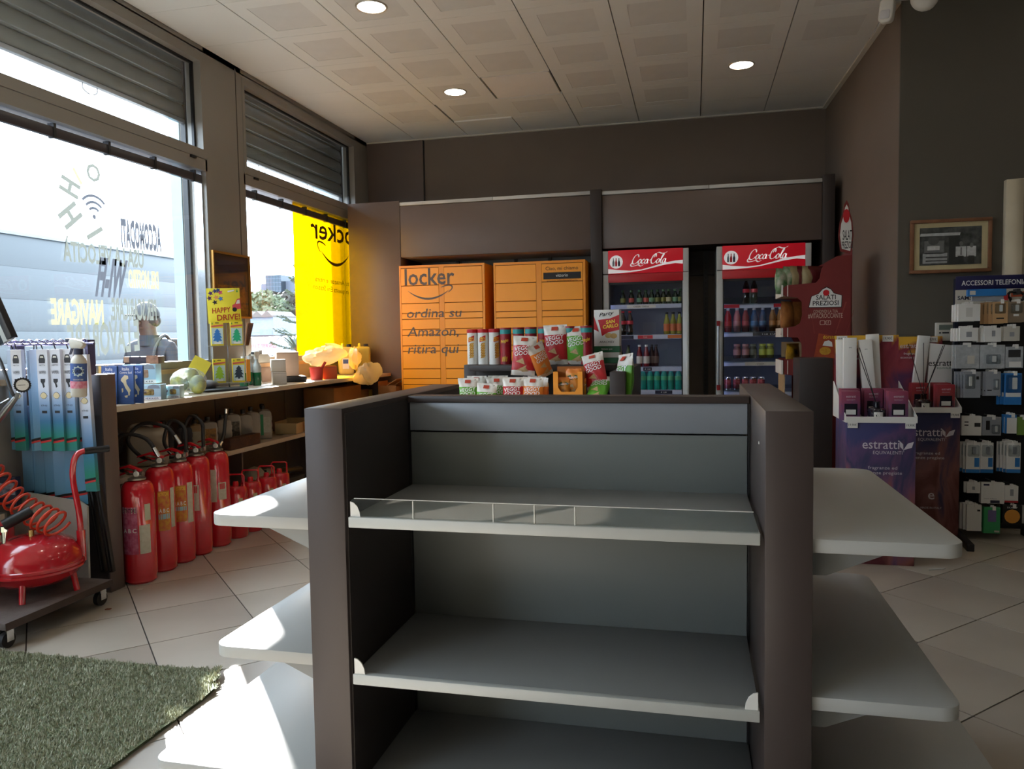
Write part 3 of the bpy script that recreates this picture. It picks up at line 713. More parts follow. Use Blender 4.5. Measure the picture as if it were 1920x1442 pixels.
COLA = [(.026, 0), (.031, .008), (.031, .05), (.028, .075), (.0315, .1), (.032, .101), (.032, .135), (.0315, .136), (.026, .165), (.014, .2), (.013, .212), (.0155, .213), (.0155, .228), (.0001, .229)]
CM = [0, 0, 0, 0, 0, 1, 0, 0, 0, 0, 2, 2, 2]
colag = gl('cola glass', (32, 18, 16)); colal = mat('cola label', (210, 50, 70), .45)
put(bottle('cola_bottle', '', 'bottle', COLA, [colag, colal, red], CM, ''), spots((1168, 1181), 600, 7.45, FZ1[1]+.002), 'dark cola bottle in the fridge beside the lockers', 'cola bottles in the fridge')
put(bottle('cola_bottle', '', 'bottle', COLA, [colag, colal, black], CM, ''), spots((1399, 1414), 540, 7.45, FZ2[0]+.002), 'dark cola bottle atop the far right fridge', 'cola bottles on the top shelf of the far right fridge')
TEA = [(.024, 0), (.029, .006), (.029, .03), (.0295, .031), (.0295, .1), (.029, .101), (.026, .13), (.016, .165), (.013, .19), (.015, .191), (.015, .208), (.0001, .209)]
TMS = [0, 0, 0, 1, 0, 0, 0, 0, 2, 2, 2]
put(bottle('soda_bottle', '', 'bottle', TEA, [gl('yellow soda', (150, 150, 60)), mat('orange soda label', (205, 110, 60), .5), dark], TMS, ''), spots((1250, 1262, 1274), 600, 7.45, FZ1[1]+.002), 'yellow soda bottle with orange label', 'yellow soda bottles in the fridge')
put(bottle('soda_bottle', '', 'bottle', TEA, [gl('green lime soda', (70, 90, 50)), mat('lime label', (150, 190, 70), .5), dark], TMS, ''), spots((1163, 1178), 670, 7.45, FZ1[2]+.002), 'green soda bottle with lime label', 'green soda bottles in the fridge')
put(bottle('iced_tea_bottle', '', 'bottle', TEA, [gl('red tea', (120, 26, 36)), mat('white tea label', (220, 212, 206), .5), white], TMS, ''), spots((1199, 1212), 670, 7.45, FZ1[2]+.002), 'red iced tea bottle with white label', 'red iced tea bottles in the fridge')
put(bottle('iced_tea_bottle', '', 'bottle', TEA, [gl('dark tea', (60, 26, 26)), mat('dull tea label', (130, 110, 100), .5), dark], TMS, ''), spots((1222, 1230), 670, 7.53, FZ1[2]+.002), 'dark iced tea bottle', 'dark iced tea bottles in the fridge')
WAT = [(.028, 0), (.032, .01), (.0305, .03), (.032, .05), (.0305, .07), (.032, .09), (.0325, .091), (.0325, .13), (.032, .131), (.024, .16), (.014, .18), (.015, .181), (.015, .195), (.0001, .196)]
WM = [0, 0, 0, 0, 0, 0, 1, 0, 0, 0, 2, 2, 2]
put(bottle('water_bottle', '', 'bottle', WAT, [gl('teal water', (40, 150, 138)), mat('teal label', (70, 170, 130), .4), mat('teal cap', (60, 160, 150), .4)], WM, ''), spots((1193, 1206, 1219, 1232, 1245, 1258, 1272), 715, 7.45, FZ1[3]+.002), 'teal plastic water bottle', 'teal water bottles in the fridge')
PET = [(.028, 0), (.033, .01), (.033, .04), (.0335, .041), (.0335, .1), (.033, .101), (.032, .14), (.018, .185), (.014, .2), (.016, .201), (.016, .218), (.0001, .219)]
for us, nm, c, lb, lc in (((1365,), 'red', (170, 30, 40), 'sport drink bottle with red liquid', (205, 60, 60)), ((1382,), 'pink', (190, 120, 124), 'sport drink bottle with pale pink liquid', (200, 140, 140)), ((1398,), 'rosy', (140, 60, 64), 'sport drink bottle with rosy liquid', (170, 60, 70)),
                          ((1414, 1430), 'blue', (40, 80, 120), 'sport drink bottle with blue liquid', (60, 110, 160)), ((1449, 1463), 'amber', (140, 96, 50), 'drink bottle with amber liquid', (176, 120, 60))):
    put(bottle('sport_drink_bottle', '', 'bottle', PET, [gl('drink '+nm, c), mat('drink label '+nm, lc, .4), offw], TMS, ''), spots(us, 600, 7.46, FZ2[1]+.002), lb+' in the far right fridge', nm+' drink bottles in the far right fridge')
JAR = [(.028, 0), (.034, .008), (.034, .03), (.0345, .031), (.0345, .082), (.034, .083), (.026, .11), (.026, .112), (.03, .113), (.03, .132), (.0001, .133)]
JM = [0, 0, 0, 1, 0, 0, 0, 2, 2, 2]
for us, nm, c in (((1382, 1398), 'pink', (190, 136, 140)), ((1412,), 'grey green', (100, 108, 92)), ((1430, 1444), 'lime', (170, 180, 70))):
    put(bottle('smoothie_jar', '', 'jar', JAR, [gl('jar '+nm, tuple(int(x*.7) for x in c)), mat('jar label '+nm, c, .4), mat('jar lid '+nm, c, .4)], JM, ''), spots(us, 650, 7.46, FZ2[2]+.03), nm+' smoothie jar in the far right fridge', nm+' smoothie jars')
CAN = [(.026, 0), (.033, .008), (.033, .02), (.033, .105), (.033, .118), (.027, .126), (.026, .124), (.0001, .123)]
put(bottle('soda_can', '', 'can', CAN, [chrome, mat('red can print', (176, 26, 44), .25, metal=.3, coat=.5, var=.2, scale=40, col2=(220, 120, 126)), chrome], [0, 0, 1, 0, 2, 2, 2], ''), spots((1364, 1381, 1397, 1412, 1427), 715, 7.46, FZ2[3]+.002), 'red soda can', 'red soda cans')

# ------------------------------------------------------------------ second gondola with snacks
g2 = thing('gondola_shelf', 'brown snack gondola half hidden behind the foreground gondola', 'shelf unit', (-.91, 5.0, 0)); P = parts(g2)
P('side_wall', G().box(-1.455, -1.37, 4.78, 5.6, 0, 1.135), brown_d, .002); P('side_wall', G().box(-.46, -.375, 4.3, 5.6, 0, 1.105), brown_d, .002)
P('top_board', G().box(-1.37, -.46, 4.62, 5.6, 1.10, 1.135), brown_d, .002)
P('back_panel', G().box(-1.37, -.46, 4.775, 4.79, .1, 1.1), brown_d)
for z in (.86, .46, .15):
    s = P('shelf', G().box(-1.45, -.46, 4.28, 4.774, z-.03, z), greymet, .002); P('price_rail', G().box(-1.45, -.46, 4.262, 4.28, z-.03, z), white, under=s)
P('base', G().box(-1.45, -.46, 4.33, 5.58, 0, .12), black)
# chip tubes
def tube_can(name, label, cat, r, h, body, band0, band1, top, mats, words, wm, lid=None):
    t = thing(name, label, cat)
    mk('body', G().lathe([(r, 0), (r, band0), (r, band1), (r, h-.012), (r*1.03, h-.012), (r*1.03, h)], 20, ms=[0, 0, 1, 1, 2]), [mats[0], mats[1], mats[0]] if not lid else [mats[0], mats[0], mats[1]], t, smooth=40)
    if lid: mk('lid', G().lathe([(r*1.04, h-.018), (r*1.06, h-.016), (r*1.06, h+.004), (r*.9, h+.006)], 20), lid, t, smooth=40)
    return t
def wrapf(r, z0, ang=-90):
    return lambda a, b: Vector(((r+.0008)*math.cos(R(ang)+a/r), (r+.0008)*math.sin(R(ang)+a/r), z0+b))
canw = mat('white tube', (222, 220, 214), .35); canred = mat('red lid', (190, 26, 36), .35); chipm = mat('chip print', (216, 164, 50), .5, col2=(186, 128, 36), scale=60)
t = tube_can('chip_tube', '', 'chip tube', .036, .225, 0, .01, .02, 0, [canw, canw], '', None, canred)
t['label'] = 'white chip tube with red lid and yellow chip print'; t['group'] = 'white chip tubes'
def decal(t, polys, fn, ma, name):
    g = G()
    for p in polys: g.poly([fn(a, b) for a, b in p])
    return mk(name, g, ma, t)
fnc = wrapf(.0385, 0)
decal(t, [[(-.018, .175), (.0, .182), (.0, .15), (-.02, .145)], [(.0, .182), (.022, .19), (.02, .158), (.0, .15)]], fnc, red, 'logo_print')
lettering('SAN', (0, 0, 0), (1, 0, 0), (0, 0, 1), .012, yink, t, fn=lambda a, b: fnc(a, .166+b)+Vector((0, -.0016, 0)), bold=.02, name='logo_lettering')
lettering('CARLO', (0, 0, 0), (1, 0, 0), (0, 0, 1), .010, yink, t, fn=lambda a, b: fnc(a, .153+b)+Vector((0, -.0016, 0)), bold=.02, name='logo_lettering')
decal(t, [[(-.014, .04+.016*k), (.012, .045+.016*k), (.02, .062+.016*k), (-.006, .058+.016*k)] for k in range(6)], fnc, chipm, 'chip_print')
for i, u in enumerate((887, 907, 928)):
    l = at(u, 683, z=1.135); lab = ('leftmost of the white chip tubes with red lids', 'middle one of the white chip tubes with red lids', 'white chip tube with red lid touching the dark red tubes')[i]
    if i == 0: t.location = l; t['label'] = lab
    else: dup(t, l, [0, .1, .6][i], lab)
prr = mat('dark red tube print', (168, 24, 38), .35, col2=(120, 16, 30), scale=14); teal = mat('teal band', (40, 150, 150), .4)
t = tube_can('crisp_tube', '', 'crisp tube', .037, .236, 0, .18, .195, 0, [prr, teal], '', None)
t['group'] = 'dark red crisp tubes'; fnc2 = wrapf(.037, 0)
lettering('Pringles', (0, 0, 0), (1, 0, 0), (0, 0, 1), .02, yink, t, fn=lambda a, b: fnc2(a, .142+b+.25*a), bold=.02, width=.052)
fnc2 = wrapf(.0385, 0)
decal(t, [[(-.02+.012*k, .02), (-.01+.012*k, .018), (-.004+.012*k, .05+.008*(k % 2)), (-.016+.012*k, .048)] for k in range(3)], fnc2, chipm, 'chip_print')
labs = ['leftmost dark red crisp tube with teal top', 'second dark red crisp tube from the white tubes', 'third dark red crisp tube with teal top, behind the leaning bag', 'fourth dark red crisp tube, partly behind the red snack bag', 'dark red crisp tube hidden behind the red snack bag', 'dark red crisp tube behind the green snack bag', 'rightmost dark red crisp tube, beside the nut box']
for i, u in enumerate((949, 973, 996, 1020, 1043, 1070, 1100)):
    l = at(u, 683, z=1.135)
    if i == 0: t.location = l; t['label'] = labs[0]
    else: dup(t, l, random.uniform(-.2, .2), labs[i])
# snack bags
def bagsurf(w_, h_, th):
    def f(a, b, side=-1):
        s = max(0, 1-abs(2*a/w_)**2.4)**.6; v = max(0, min(1, (b/h_-.02)/.96)); q = max(0, math.sin(math.pi*min(1, max(0, v*1.0)))) ** .55
        if b > .86*h_: q *= max(0, (h_-b)/(.14*h_))
        return Vector((a*(1-.05*q), side*(th/2)*s*q - .0015*(side < 0)*0, b))
    return f
def snackbag(name, label, cat, w_, h_, th, mats, bands, words=None, wm=None, group=None, chips=True, logo=True):
    t = thing(name, label, cat, group=group); f = bagsurf(w_, h_, th); g = G(); nx, nz = 14, 24
    for side in (-1, 1):
        for j in range(nz):
            for i in range(nx):
                a0, a1 = -w_/2+w_*i/nx, -w_/2+w_*(i+1)/nx; b0, b1 = h_*j/nz, h_*(j+1)/nz
                mid = (b0+b1)/2/h_; m = 0
                for k, lim in enumerate(bands):
                    if mid > lim: m = k+1
                wr = lambda p: p+Vector((0, .0015*math.sin(p.x*160+p.z*90)*side, 0))
                q = [f(a0, b0, side), f(a1, b0, side), f(a1, b1, side), f(a0, b1, side)]
                if side > 0: q = q[::-1]
                g.poly([wr(p) for p in q], m)
    mk('pouch', g, mats, t, smooth=60)
    up_ = Vector((0, -.0035, 0))
    if words:
        for k, (tx, z, hh_) in enumerate(words): lettering(tx, (0, 0, 0), (1, 0, 0), (0, 0, 1), hh_, wm, t, fn=lambda a, b, z=z: f(a, z+b+.12*a)+up_, bold=.012)
    if logo: decal(t, [[(-.016, .855*h_), (.016, .855*h_), (.016, .855*h_+.018), (-.016, .855*h_+.018)]], lambda a, b: f(a, b)+up_*1.1, mat('bag badge', (180, 60, 36), .5), 'badge_print')
    if chips:
        decal(t, [[(-.03, .12*h_), (.005, .10*h_), (.02, .25*h_)], [(-.005, .08*h_), (.03, .1*h_), (.012, .2*h_)], [(-.034, .33*h_), (.0, .42*h_), (.01, .26*h_)]], lambda a, b: f(a*w_/.11, b)+up_, mat('cracker print', (206, 178, 130), .6, col2=(170, 136, 90), scale=90), 'cracker_print')
    return t
bagw = mat('bag white', (216, 212, 204), .4, var=.04, scale=30); bagr = mat('bag red', (186, 40, 46), .35, var=.1, scale=12); bagg = mat('bag green', (98, 170, 50), .35, var=.1, scale=12); bago = mat('bag orange', (224, 130, 50), .35, var=.1, scale=12)
VG = [('VEGGY', .118, .020), ('GOOD', .094, .020)]
BP = {c: snackbag('snack_bag', '', 'snack bag', .115, .19, .05, [bagw, m_, bagw], [.12, .74], VG, wink, 'veggie snack bags') for c, m_ in (('green', bagg), ('red', bagr), ('orange', bago))}
usedb = set()
def bag(c, loc, label, rz=0, tilt=0, roll=0, scale=1):
    if c in usedb: t = dup(BP[c], loc, rz, label)
    else: t = BP[c]; usedb.add(c); t.location = loc; t['label'] = label
    t.rotation_euler = (tilt, roll, rz); t.scale = (scale,)*3
zs = .862
def bp(u, v_top, y, z=zs): p = at(u, v_top, y=y); return Vector((p.x, y, z))
bag('green', bp(877, 707, 4.36), 'green snack bag at the left front of the snack gondola', .05, -.06, 0, 1.1)
bag('green', bp(907, 716, 4.33)-Vector((0, 0, .03)), 'slumped green snack bag leaning left in the front row', -.05, -.1, .07, 1.1)
bag('green', bp(925, 709, 4.50)+Vector((.02, 0, 0)), 'green snack bag standing behind the slumped green one', .2, -.05, 0, 1.1)
bag('green', bp(893, 703, 4.62), 'pale topped green snack bag in the rear left row', .0, -.05, 0, 1.1)
bag('green', bp(933, 703, 4.64), 'pale topped green snack bag in the rear middle row', .1, -.05, 0, 1.1)
bag('red', bp(961, 707, 4.36), 'red snack bag in the front row beside the orange one', 0, -.06, 0, 1.12)
bag('orange', bp(996, 708, 4.36), 'orange snack bag in the front row', -.1, -.06, .05, 1.12)
bag('orange', bp(1014, 706, 4.46), 'orange snack bag seen edge on in the front row', -.9, -.05, .05, 1.1)
bag('orange', bp(1005, 704, 4.6), 'orange snack bag standing behind the front orange one', -.3, -.05, 0, 1.1)
bag('red', at(980, 704, y=4.56), 'red snack bag leaning against the dark red crisp tubes', .05, -.18, .05, 1.28)
bag('red', at(1043, 684, y=4.70), 'red snack bag standing high in front of the crisp tubes', -.05, -.05, -.03, 1.3)
bag('green', at(1084, 684, y=4.70), 'green snack bag standing high beside the tall red one', -.08, -.05, -.06, 1.25)
bag('orange', at(1024, 706, y=4.52), 'orange snack bag tilted over on its edge beside the leaning red one', .9, -.1, -.35, 1.1)
bag('red', at(1122, 727, y=4.45)-Vector((0, 0, .01)), 'red snack bag leaning over beside the orange nut carton', -.15, -.25, -.25, 1.15)
bag('green', at(1170, 737, y=4.42)-Vector((0, 0, .06)), 'green snack bag at the right end turned to its side', -1.0, -.1, -.1, 1.5)
bag('green', at(1115, 745, y=4.34)-Vector((0, 0, .02)), 'green snack bag lying low in front of the leaning red bag', -.2, -.9, 0, 1.1)
# nut carton
nt = thing('display_carton', 'orange open carton holding nut pouches at the front of the snack gondola', 'carton', at(1065, 742, y=4.36)); nt.location.z = .94
ocard = mat('orange card', (232, 150, 40), .6); ocard_d = mat('orange card inside', (180, 106, 40), .7)
W2 = .085
def ufront(w_, h_, hole):
    return [(-w_, 0), (w_, 0), (w_, h_), (w_-.028, h_), (w_-.028, .075), (w_-.045, .05), (-w_+.045, .05), (-w_+.028, .075), (-w_+.028, h_), (-w_, h_)]
mk('front_card', G().prism(ufront(W2, .165, 0), -.001, .001, 'xz'), ocard, nt)
mk('side_card', G().box(-W2, -W2+.002, 0, .14, 0, .165), ocard, nt); mk('side_card', G().box(W2-.002, W2, 0, .14, 0, .165), ocard_d, nt)
mk('back_card', G().box(-W2, W2, .138, .14, 0, .19), ocard_d, nt); mk('bottom_card', G().box(-W2, W2, 0, .14, 0, .002), ocard_d, nt)
for k in range(3): mk('print', G().poly([(p[0], -.0018, p[1]) for p in circ(-.02+.03*k, .025, .009, 8)]), mat('carton print', (110, 60, 20), .6, var=0), nt)
st = thing('box_stack', 'flat yellow carton lying under the orange nut carton', 'carton', (nt.location.x, 4.43, .862)); mk('carton', G().box(-.1, .1, -.07, .08, 0, .076), mat('yellow carton', (220, 200, 90), .6, col2=(230, 230, 210), scale=20), st, bev=.003)
pouch = snackbag('nut_pouch', 'orange nut pouch at the front of the carton', 'pouch', .075, .12, .035, [bago, mat('pouch amber', (214, 140, 50), .4), bago], [.1, .85], [('NOBERASCO', .075, .009)], wink, 'nut pouches in the orange carton', chips=True, logo=False)
decal(pouch, [circ(0, .08, .03, 12, .012)], lambda a, b: bagsurf(.075, .12, .035)(a, b)+Vector((0, -.0016, 0)), mat('pouch green', (50, 84, 44), .5), 'badge_print')
pouch.location = nt.location+Vector((-.03, .04, .012)); pouch.rotation_euler = (-.08, 0, .05)
q = dup(pouch, nt.location+Vector((.022, .07, .03)), -.05, 'taller nut pouch in the middle of the carton', sc_=1.25)
q = dup(pouch, nt.location+Vector((.06, .085, .003)), -.3, 'nut pouch half hidden at the right of the carton')
# peanut box
nb_ = thing('nut_box', 'tall white and red Party peanut box at the snack gondola end', 'box', at(1138, 690, y=4.9)); nb_.location.z = 1.135; nb_.rotation_euler.z = -.05
mk('carton', G().box(-.081, .081, 0, .09, 0.035, .338), white, nb_, bev=.002); mk('green_band', G().box(-.0815, .0815, -.0012, .06, .068, .108), mat('nut box green', (24, 96, 58), .5), nb_); mk('green_band', G().box(-.08, .08, -.0005, .06, .0, .034), mat('nut box green', (24, 96, 58), .5), nb_)
mk('red_flag', G().prism([(-.055, .275), (.02, .282), (.081, .305), (.081, .21), (.01, .195), (-.03, .172), (-.04, .22)], -.0015, 0, 'xz'), red, nb_); mk('red_flag', G().prism([(-.081, .215), (-.05, .2), (-.068, .26), (-.081, .3)], -.0015, 0, 'xz'), red, nb_)
lettering('Party', (.0, -.002, .302), (1, 0, .15), (0, 0, 1), .022, ink, nb_, shear=.3, bold=.01, width=.095)
lettering('SAN', (.025, -.0022, .252), (1, 0, .12), (0, 0, 1), .021, yink, nb_, bold=.03); lettering('CARLO', (.025, -.0022, .224), (1, 0, .12), (0, 0, 1), .021, yink, nb_, bold=.03)
lettering('ARACHIDI', (0, -.002, .128), (1, 0, 0), (0, 0, 1), .014, ink, nb_, shear=.2); lettering('PRENDI QUI', (0, -.002, .084), (1, 0, 0), (0, 0, 1), .009, wink, nb_)
for k, (x, z) in enumerate(((.012, .175), (.045, .172))): mk('nut_print', G().poly([(p[0], -.0026-.0003*k, p[1]) for p in circ(x, z, .022, 14, .017)]), mat('nut print %d' % k, ((206, 172, 110), (188, 150, 90))[k], .6), nb_)

# ------------------------------------------------------------------ brown partition and cardboard crisp display
pt = thing('partition_block', 'plain dark brown end panel in front of the crisp display', 'panel', (.79, 5.62, 0))
mk('panel', G().box(-.105, .105, -.17, .17, .06, 1.135), brown_d, pt, bev=.003); mk('plinth', G().box(-.095, .095, -.15, .15, 0, .06), black, pt)
sd = thing('crisp_display', 'tall dark red cardboard crisp display lettered SALATI PREZIOSI', 'display stand', (.85, 6.2, 0)); P = parts(sd)
def dcard(name, body, hot, cx, cz, fall):
    'printed card: pale rays fanning out of (cx, cz) and a glowing spot there'
    if name in MATS: return MATS[name]
    M = mat(name, body, .6, var=.06, scale=3); return M
drk = mat('display red card', (120, 38, 36), .6, var=.12, scale=4); kraft = mat('kraft card', (160, 132, 96), .75, var=.08, scale=12); wcard = mat('white card edge', (214, 208, 200), .6)
YD = 6.0
def pxp(L, y=YD): return [(at(u, v, y=y).x, at(u, v, y=y).z) for u, v in L]
out = [(1597, 478), (1570, 480), (1548, 492), (1540, 505), (1537, 522), (1530, 530), (1476, 535), (1468, 540), (1466, 552), (1474, 556), (1494, 558), (1503, 565), (1504, 590), (1500, 606), (1490, 612), (1466, 615), (1464, 628), (1474, 632), (1496, 633), (1503, 645), (1503, 672)]
low = [(1470, 674), (1470, 702), (1497, 706), (1497, 985), (1597, 985)]
front = pxp(out)+[(p[0], max(p[1], 0.0)) for p in pxp(low)]
P('side_card', G().prism(front, YD, YD+.006, 'xz'), drk)
P('side_card', G().prism(front, YD+.40, YD+.406, 'xz'), drk)
xr = at(1597, 600, y=YD).x
P('back_card', G().box(xr-.006, xr, YD, YD+.406, 0, 1.9), drk)
for va, vb in ((556, 535), (632, 615), (702, 676)):
    a = at(1468, va, y=YD); b = at(1468, vb, y=YD)
    o = P('tray', G().box(a.x, xr-.01, YD+.006, YD+.4, a.z, a.z+.012), kraft); P('tray_lip', G().box(a.x-.012, a.x, YD-.006, YD+.41, a.z, b.z), wcard, under=o)
    P('lip_edge', G().box(a.x+.03, a.x+.036, YD-.004, YD-.001, a.z, b.z), wcard, under=o)
P('tray_back', G().box(at(1476, 650, y=YD).x, at(1476, 650, y=YD).x+.15, YD+.38, YD+.395, at(1476, 672, y=YD).z, at(1476, 642, y=YD).z), kraft)
P('lower_front', G().box(at(1470, 740, y=YD).x, at(1470, 740, y=YD).x+.006, YD, YD+.4, 0, at(1470, 702, y=YD).z), kraft)
cr = [(1578, 470), (1574, 440), (1577, 415), (1583, 397), (1586, 380), (1590, 373), (1594, 380), (1596, 395), (1601, 412), (1603, 440), (1599, 475)]
crp = pxp(cr); cx_ = sum(p[0] for p in crp)/len(crp)
crown = P('crown_card', G().prism(crp, YD+.05, YD+.056, 'xz'), drk)
P('crown_shield', G().prism([(cx_+(p[0]-cx_)*.78, 2.03+(p[1]-2.03)*.86) for p in crp], YD+.047, YD+.05, 'xz'), white, under=crown)
def pw(body, u, v, u1, h, ma, bold=.01, y=YD-.0015, under=None):
    a = at(u, v, y=y)-sd.location; b = at(u1, v-(u1-u)*.0, y=y)-sd.location
    return lettering(body, a, (1, 0, 0), (0, 0, 1), h, ma, under or sd, width=b.x-a.x, bold=bold, align='L')
pw('SALATI', 1580, 450, 1598, .07, ink, .01, YD+.046); pw('PREZIOSI', 1578, 466, 1599, .05, ink, .01, YD+.046)
P('crown_dot', G().prism([(p[0], p[1]) for p in circ(cx_, at(1589, 403, y=YD).z, .022, 12, .05)], YD+.044, YD+.047, 'xz'), red, under=crown)
shp = [(1517, 576), (1522, 556), (1535, 551), (1542, 543), (1550, 539), (1558, 543), (1563, 550), (1578, 554), (1577, 575)]
P('logo_outline', G().prism(pxp([(u+(u-1548)*.05, v+(v-560)*.09) for u, v in shp]), YD-.0012, YD-.0006, 'xz'), ink)
P('logo_shield', G().prism(pxp(shp), YD-.002, YD-.0012, 'xz'), white)
P('logo_dot', G().prism(circ(at(1549, 549, y=YD).x, at(1549, 549, y=YD).z, .022, 14), YD-.003, YD-.002, 'xz'), red)
pw('SALATI', 1530, 562, 1567, .033, ink, .012, YD-.0025); pw('PREZIOSI', 1524, 573, 1572, .033, ink, .012, YD-.0025)
tn = mat('tan print', (206, 176, 160), .6, var=0)
pw('CONDIVIDI LA TUA', 1525, 587, 1571, .022, tn, 0); pw('#VITACROCCANTE', 1515, 597, 1580, .034, tn, .003)
for u in (1542, 1553):
    p = at(u, 605, y=YD); P('icon_print', G().prism(rrect(p.x-.018, p.x+.018, p.z-.016, p.z+.016, .006), YD-.0016, YD-.001, 'xz'), tn)
    P('icon_print', G().prism(rrect(p.x-.014, p.x+.014, p.z-.012, p.z+.012, .005), YD-.0022, YD-.0016, 'xz'), drk)
lettering('f', at(1553, 607, y=YD-.003)-sd.location, (1, 0, 0), (0, 0, 1), .018, tn, sd, bold=.02)
ry = mat('ray print', (142, 56, 50), .6, var=0)
c0 = at(1545, 690, y=YD); g = G()
for k in range(9):
    a = R(25+16*k); L_ = .62
    if k == 4: continue
    q0 = Vector((math.cos(a), math.sin(a))); n_ = Vector((-q0.y, q0.x))
    s0 = .26; s1 = .42 if k in (0, 8) else .5
    pts = [q0*s0+n_*.002, q0*s0-n_*.002, q0*s1-n_*.006, q0*s1+n_*.006]
    pts = [Vector((max(-.10, min(.20, p.x)), p.y)) for p in pts]
    g.poly([(c0.x+p.x, YD-.0008, c0.z+p.y) for p in pts])
P('ray_print', g, ry)
P('bag_print', G().prism(pxp([(1535, 625), (1576, 632), (1572, 672), (1526, 670)]), YD-.0014, YD-.0006, 'xz'), mat('print bag red', (150, 50, 26), .6, col2=(180, 80, 40), scale=10))
P('bag_badge', G().prism(pxp([(1542, 648), (1546, 640), (1554, 638), (1560, 642), (1561, 650)]), YD-.0022, YD-.0014, 'xz'), white)
P('chip_print', G().prism(circ(at(1547, 658, y=YD).x, at(1547, 658, y=YD).z, .04, 12, .03), YD-.003, YD-.0022, 'xz'), chipm)
pw('dorata', 1543, 635, 1566, .025, yink, 0, YD-.0025)
# crisp bags in the display
kb = mat('kraft bag', (176, 160, 120), .5); gb = mat('green white bag', (60, 150, 70), .4, col2=(226, 222, 210), scale=16); bb = mat('brown bag', (140, 84, 50), .4, col2=(190, 130, 70), scale=14); mr = mat('maroon bag', (96, 30, 34), .4); bw = mat('black yellow bag', (30, 28, 30), .4, col2=(222, 170, 40), scale=10)
def cb(u, v, y, c, label, rz, w_=.17, h_=.24, tilt=0):
    l = at(u, v, y=y)
    t = snackbag('crisp_bag', label, 'crisp bag', w_, h_, .07, [c, c], [.5], None, None, 'crisp bags in the cardboard display', chips=False, logo=False)
    t.location = l; t.rotation_euler = (tilt, 0, rz)
for i, (u, v, y, c, l, rz) in enumerate(((1466, 552, 6.05, gb, 'green and white crisp bag at the front of the top tray', .9), (1481, 548, 6.10, gb, 'green and white crisp bag second on the top tray', .8), (1494, 547, 6.12, kb, 'kraft coloured crisp bag behind the green ones', .8),
        (1507, 547, 6.14, mr, 'maroon crisp bag on the top tray', .8), (1518, 547, 6.12, kb, 'kraft backed crisp bag beside the maroon one', .7), (1529, 547, 6.14, mr, 'maroon crisp bag at the rear of the top tray', .7),
        (1476, 626, 6.06, bb, 'brown crisp bag at the front of the second tray', .9), (1489, 626, 6.12, bb, 'brown crisp bag behind the front one on the second tray', .5), (1486, 694, 6.1, bw, 'black and yellow crisp bag on the third tray', .9))):
    cb(u, v, y, c, l, rz, .16, .19 if v < 560 else .24 if v < 640 else .2)

# ------------------------------------------------------------------ fragrance displays
def nebula(name, stops, scale=2.2):
    if name in MATS: return MATS[name]
    M = bpy.data.materials.new(name); M.use_nodes = True; nt = M.node_tree; N = nt.nodes; L = nt.links; p = N['Principled BSDF']; p.inputs['Roughness'].default_value = .5
    tc = N.new('ShaderNodeTexCoord'); nz = N.new('ShaderNodeTexNoise'); nz.inputs['Scale'].default_value = scale; nz.inputs['Detail'].default_value = 8; nz.inputs['Distortion'].default_value = .8
    sp = N.new('ShaderNodeSeparateXYZ'); ma = N.new('ShaderNodeMath'); ma.operation = 'MULTIPLY_ADD'; ma.inputs[1].default_value = 1.7; mb = N.new('ShaderNodeMath'); mb.operation = 'ADD'; mb.inputs[1].default_value = -.82
    rp = N.new('ShaderNodeValToRGB'); e = rp.color_ramp.elements
    while len(e) < len(stops): e.new(.5)
    for i, (pos, c) in enumerate(stops): e[i].position = pos; e[i].color = rgb(c)
    L.new(tc.outputs['Generated'], nz.inputs['Vector']); L.new(tc.outputs['Generated'], sp.inputs[0]); L.new(nz.outputs['Fac'], ma.inputs[0]); L.new(sp.outputs['Z'], ma.inputs[2]); L.new(ma.outputs[0], mb.inputs[0])
    L.new(mb.outputs[0], rp.inputs[0]); L.new(rp.outputs[0], p.inputs['Base Color']); MATS[name] = M
    return M
neb1 = nebula('nebula print', [(.02, (90, 30, 40)), (.25, (150, 90, 80)), (.45, (120, 80, 110)), (.62, (60, 60, 96)), (.8, (96, 70, 110)), (.97, (60, 62, 110))])
neb2 = nebula('nebula print dark', [(.05, (60, 26, 30)), (.3, (100, 52, 50)), (.5, (130, 84, 80)), (.68, (70, 56, 84)), (.85, (40, 42, 80)), (.98, (36, 38, 74))])
nebb = nebula('nebula card', [(.02, (60, 60, 110)), (.3, (90, 50, 90)), (.55, (150, 60, 70)), (.75, (130, 40, 60)), (.95, (220, 170, 50))])
pbox = nebula('perfume box purple', [(.1, (100, 70, 110)), (.5, (128, 66, 98)), (.9, (140, 60, 86))], 3); rbox = nebula('perfume box red', [(.1, (96, 70, 90)), (.35, (140, 56, 56)), (.9, (150, 40, 50))], 3)
pale = mat('pale print', (208, 200, 206), .6, var=0)
def leaf(x, y, z, s, y_=-.001):
    return [[(x, z), (x+.5*s, z+.15*s), (x+.62*s, z+.55*s), (x+.25*s, z+.42*s)], [(x, z), (x-.02*s, z+.38*s), (x-.24*s, z+.6*s), (x-.2*s, z+.2*s)], [(x, z), (x+.02*s, z-.15*s), (x+.04*s, z-.14*s), (x+.03*s, z)]]
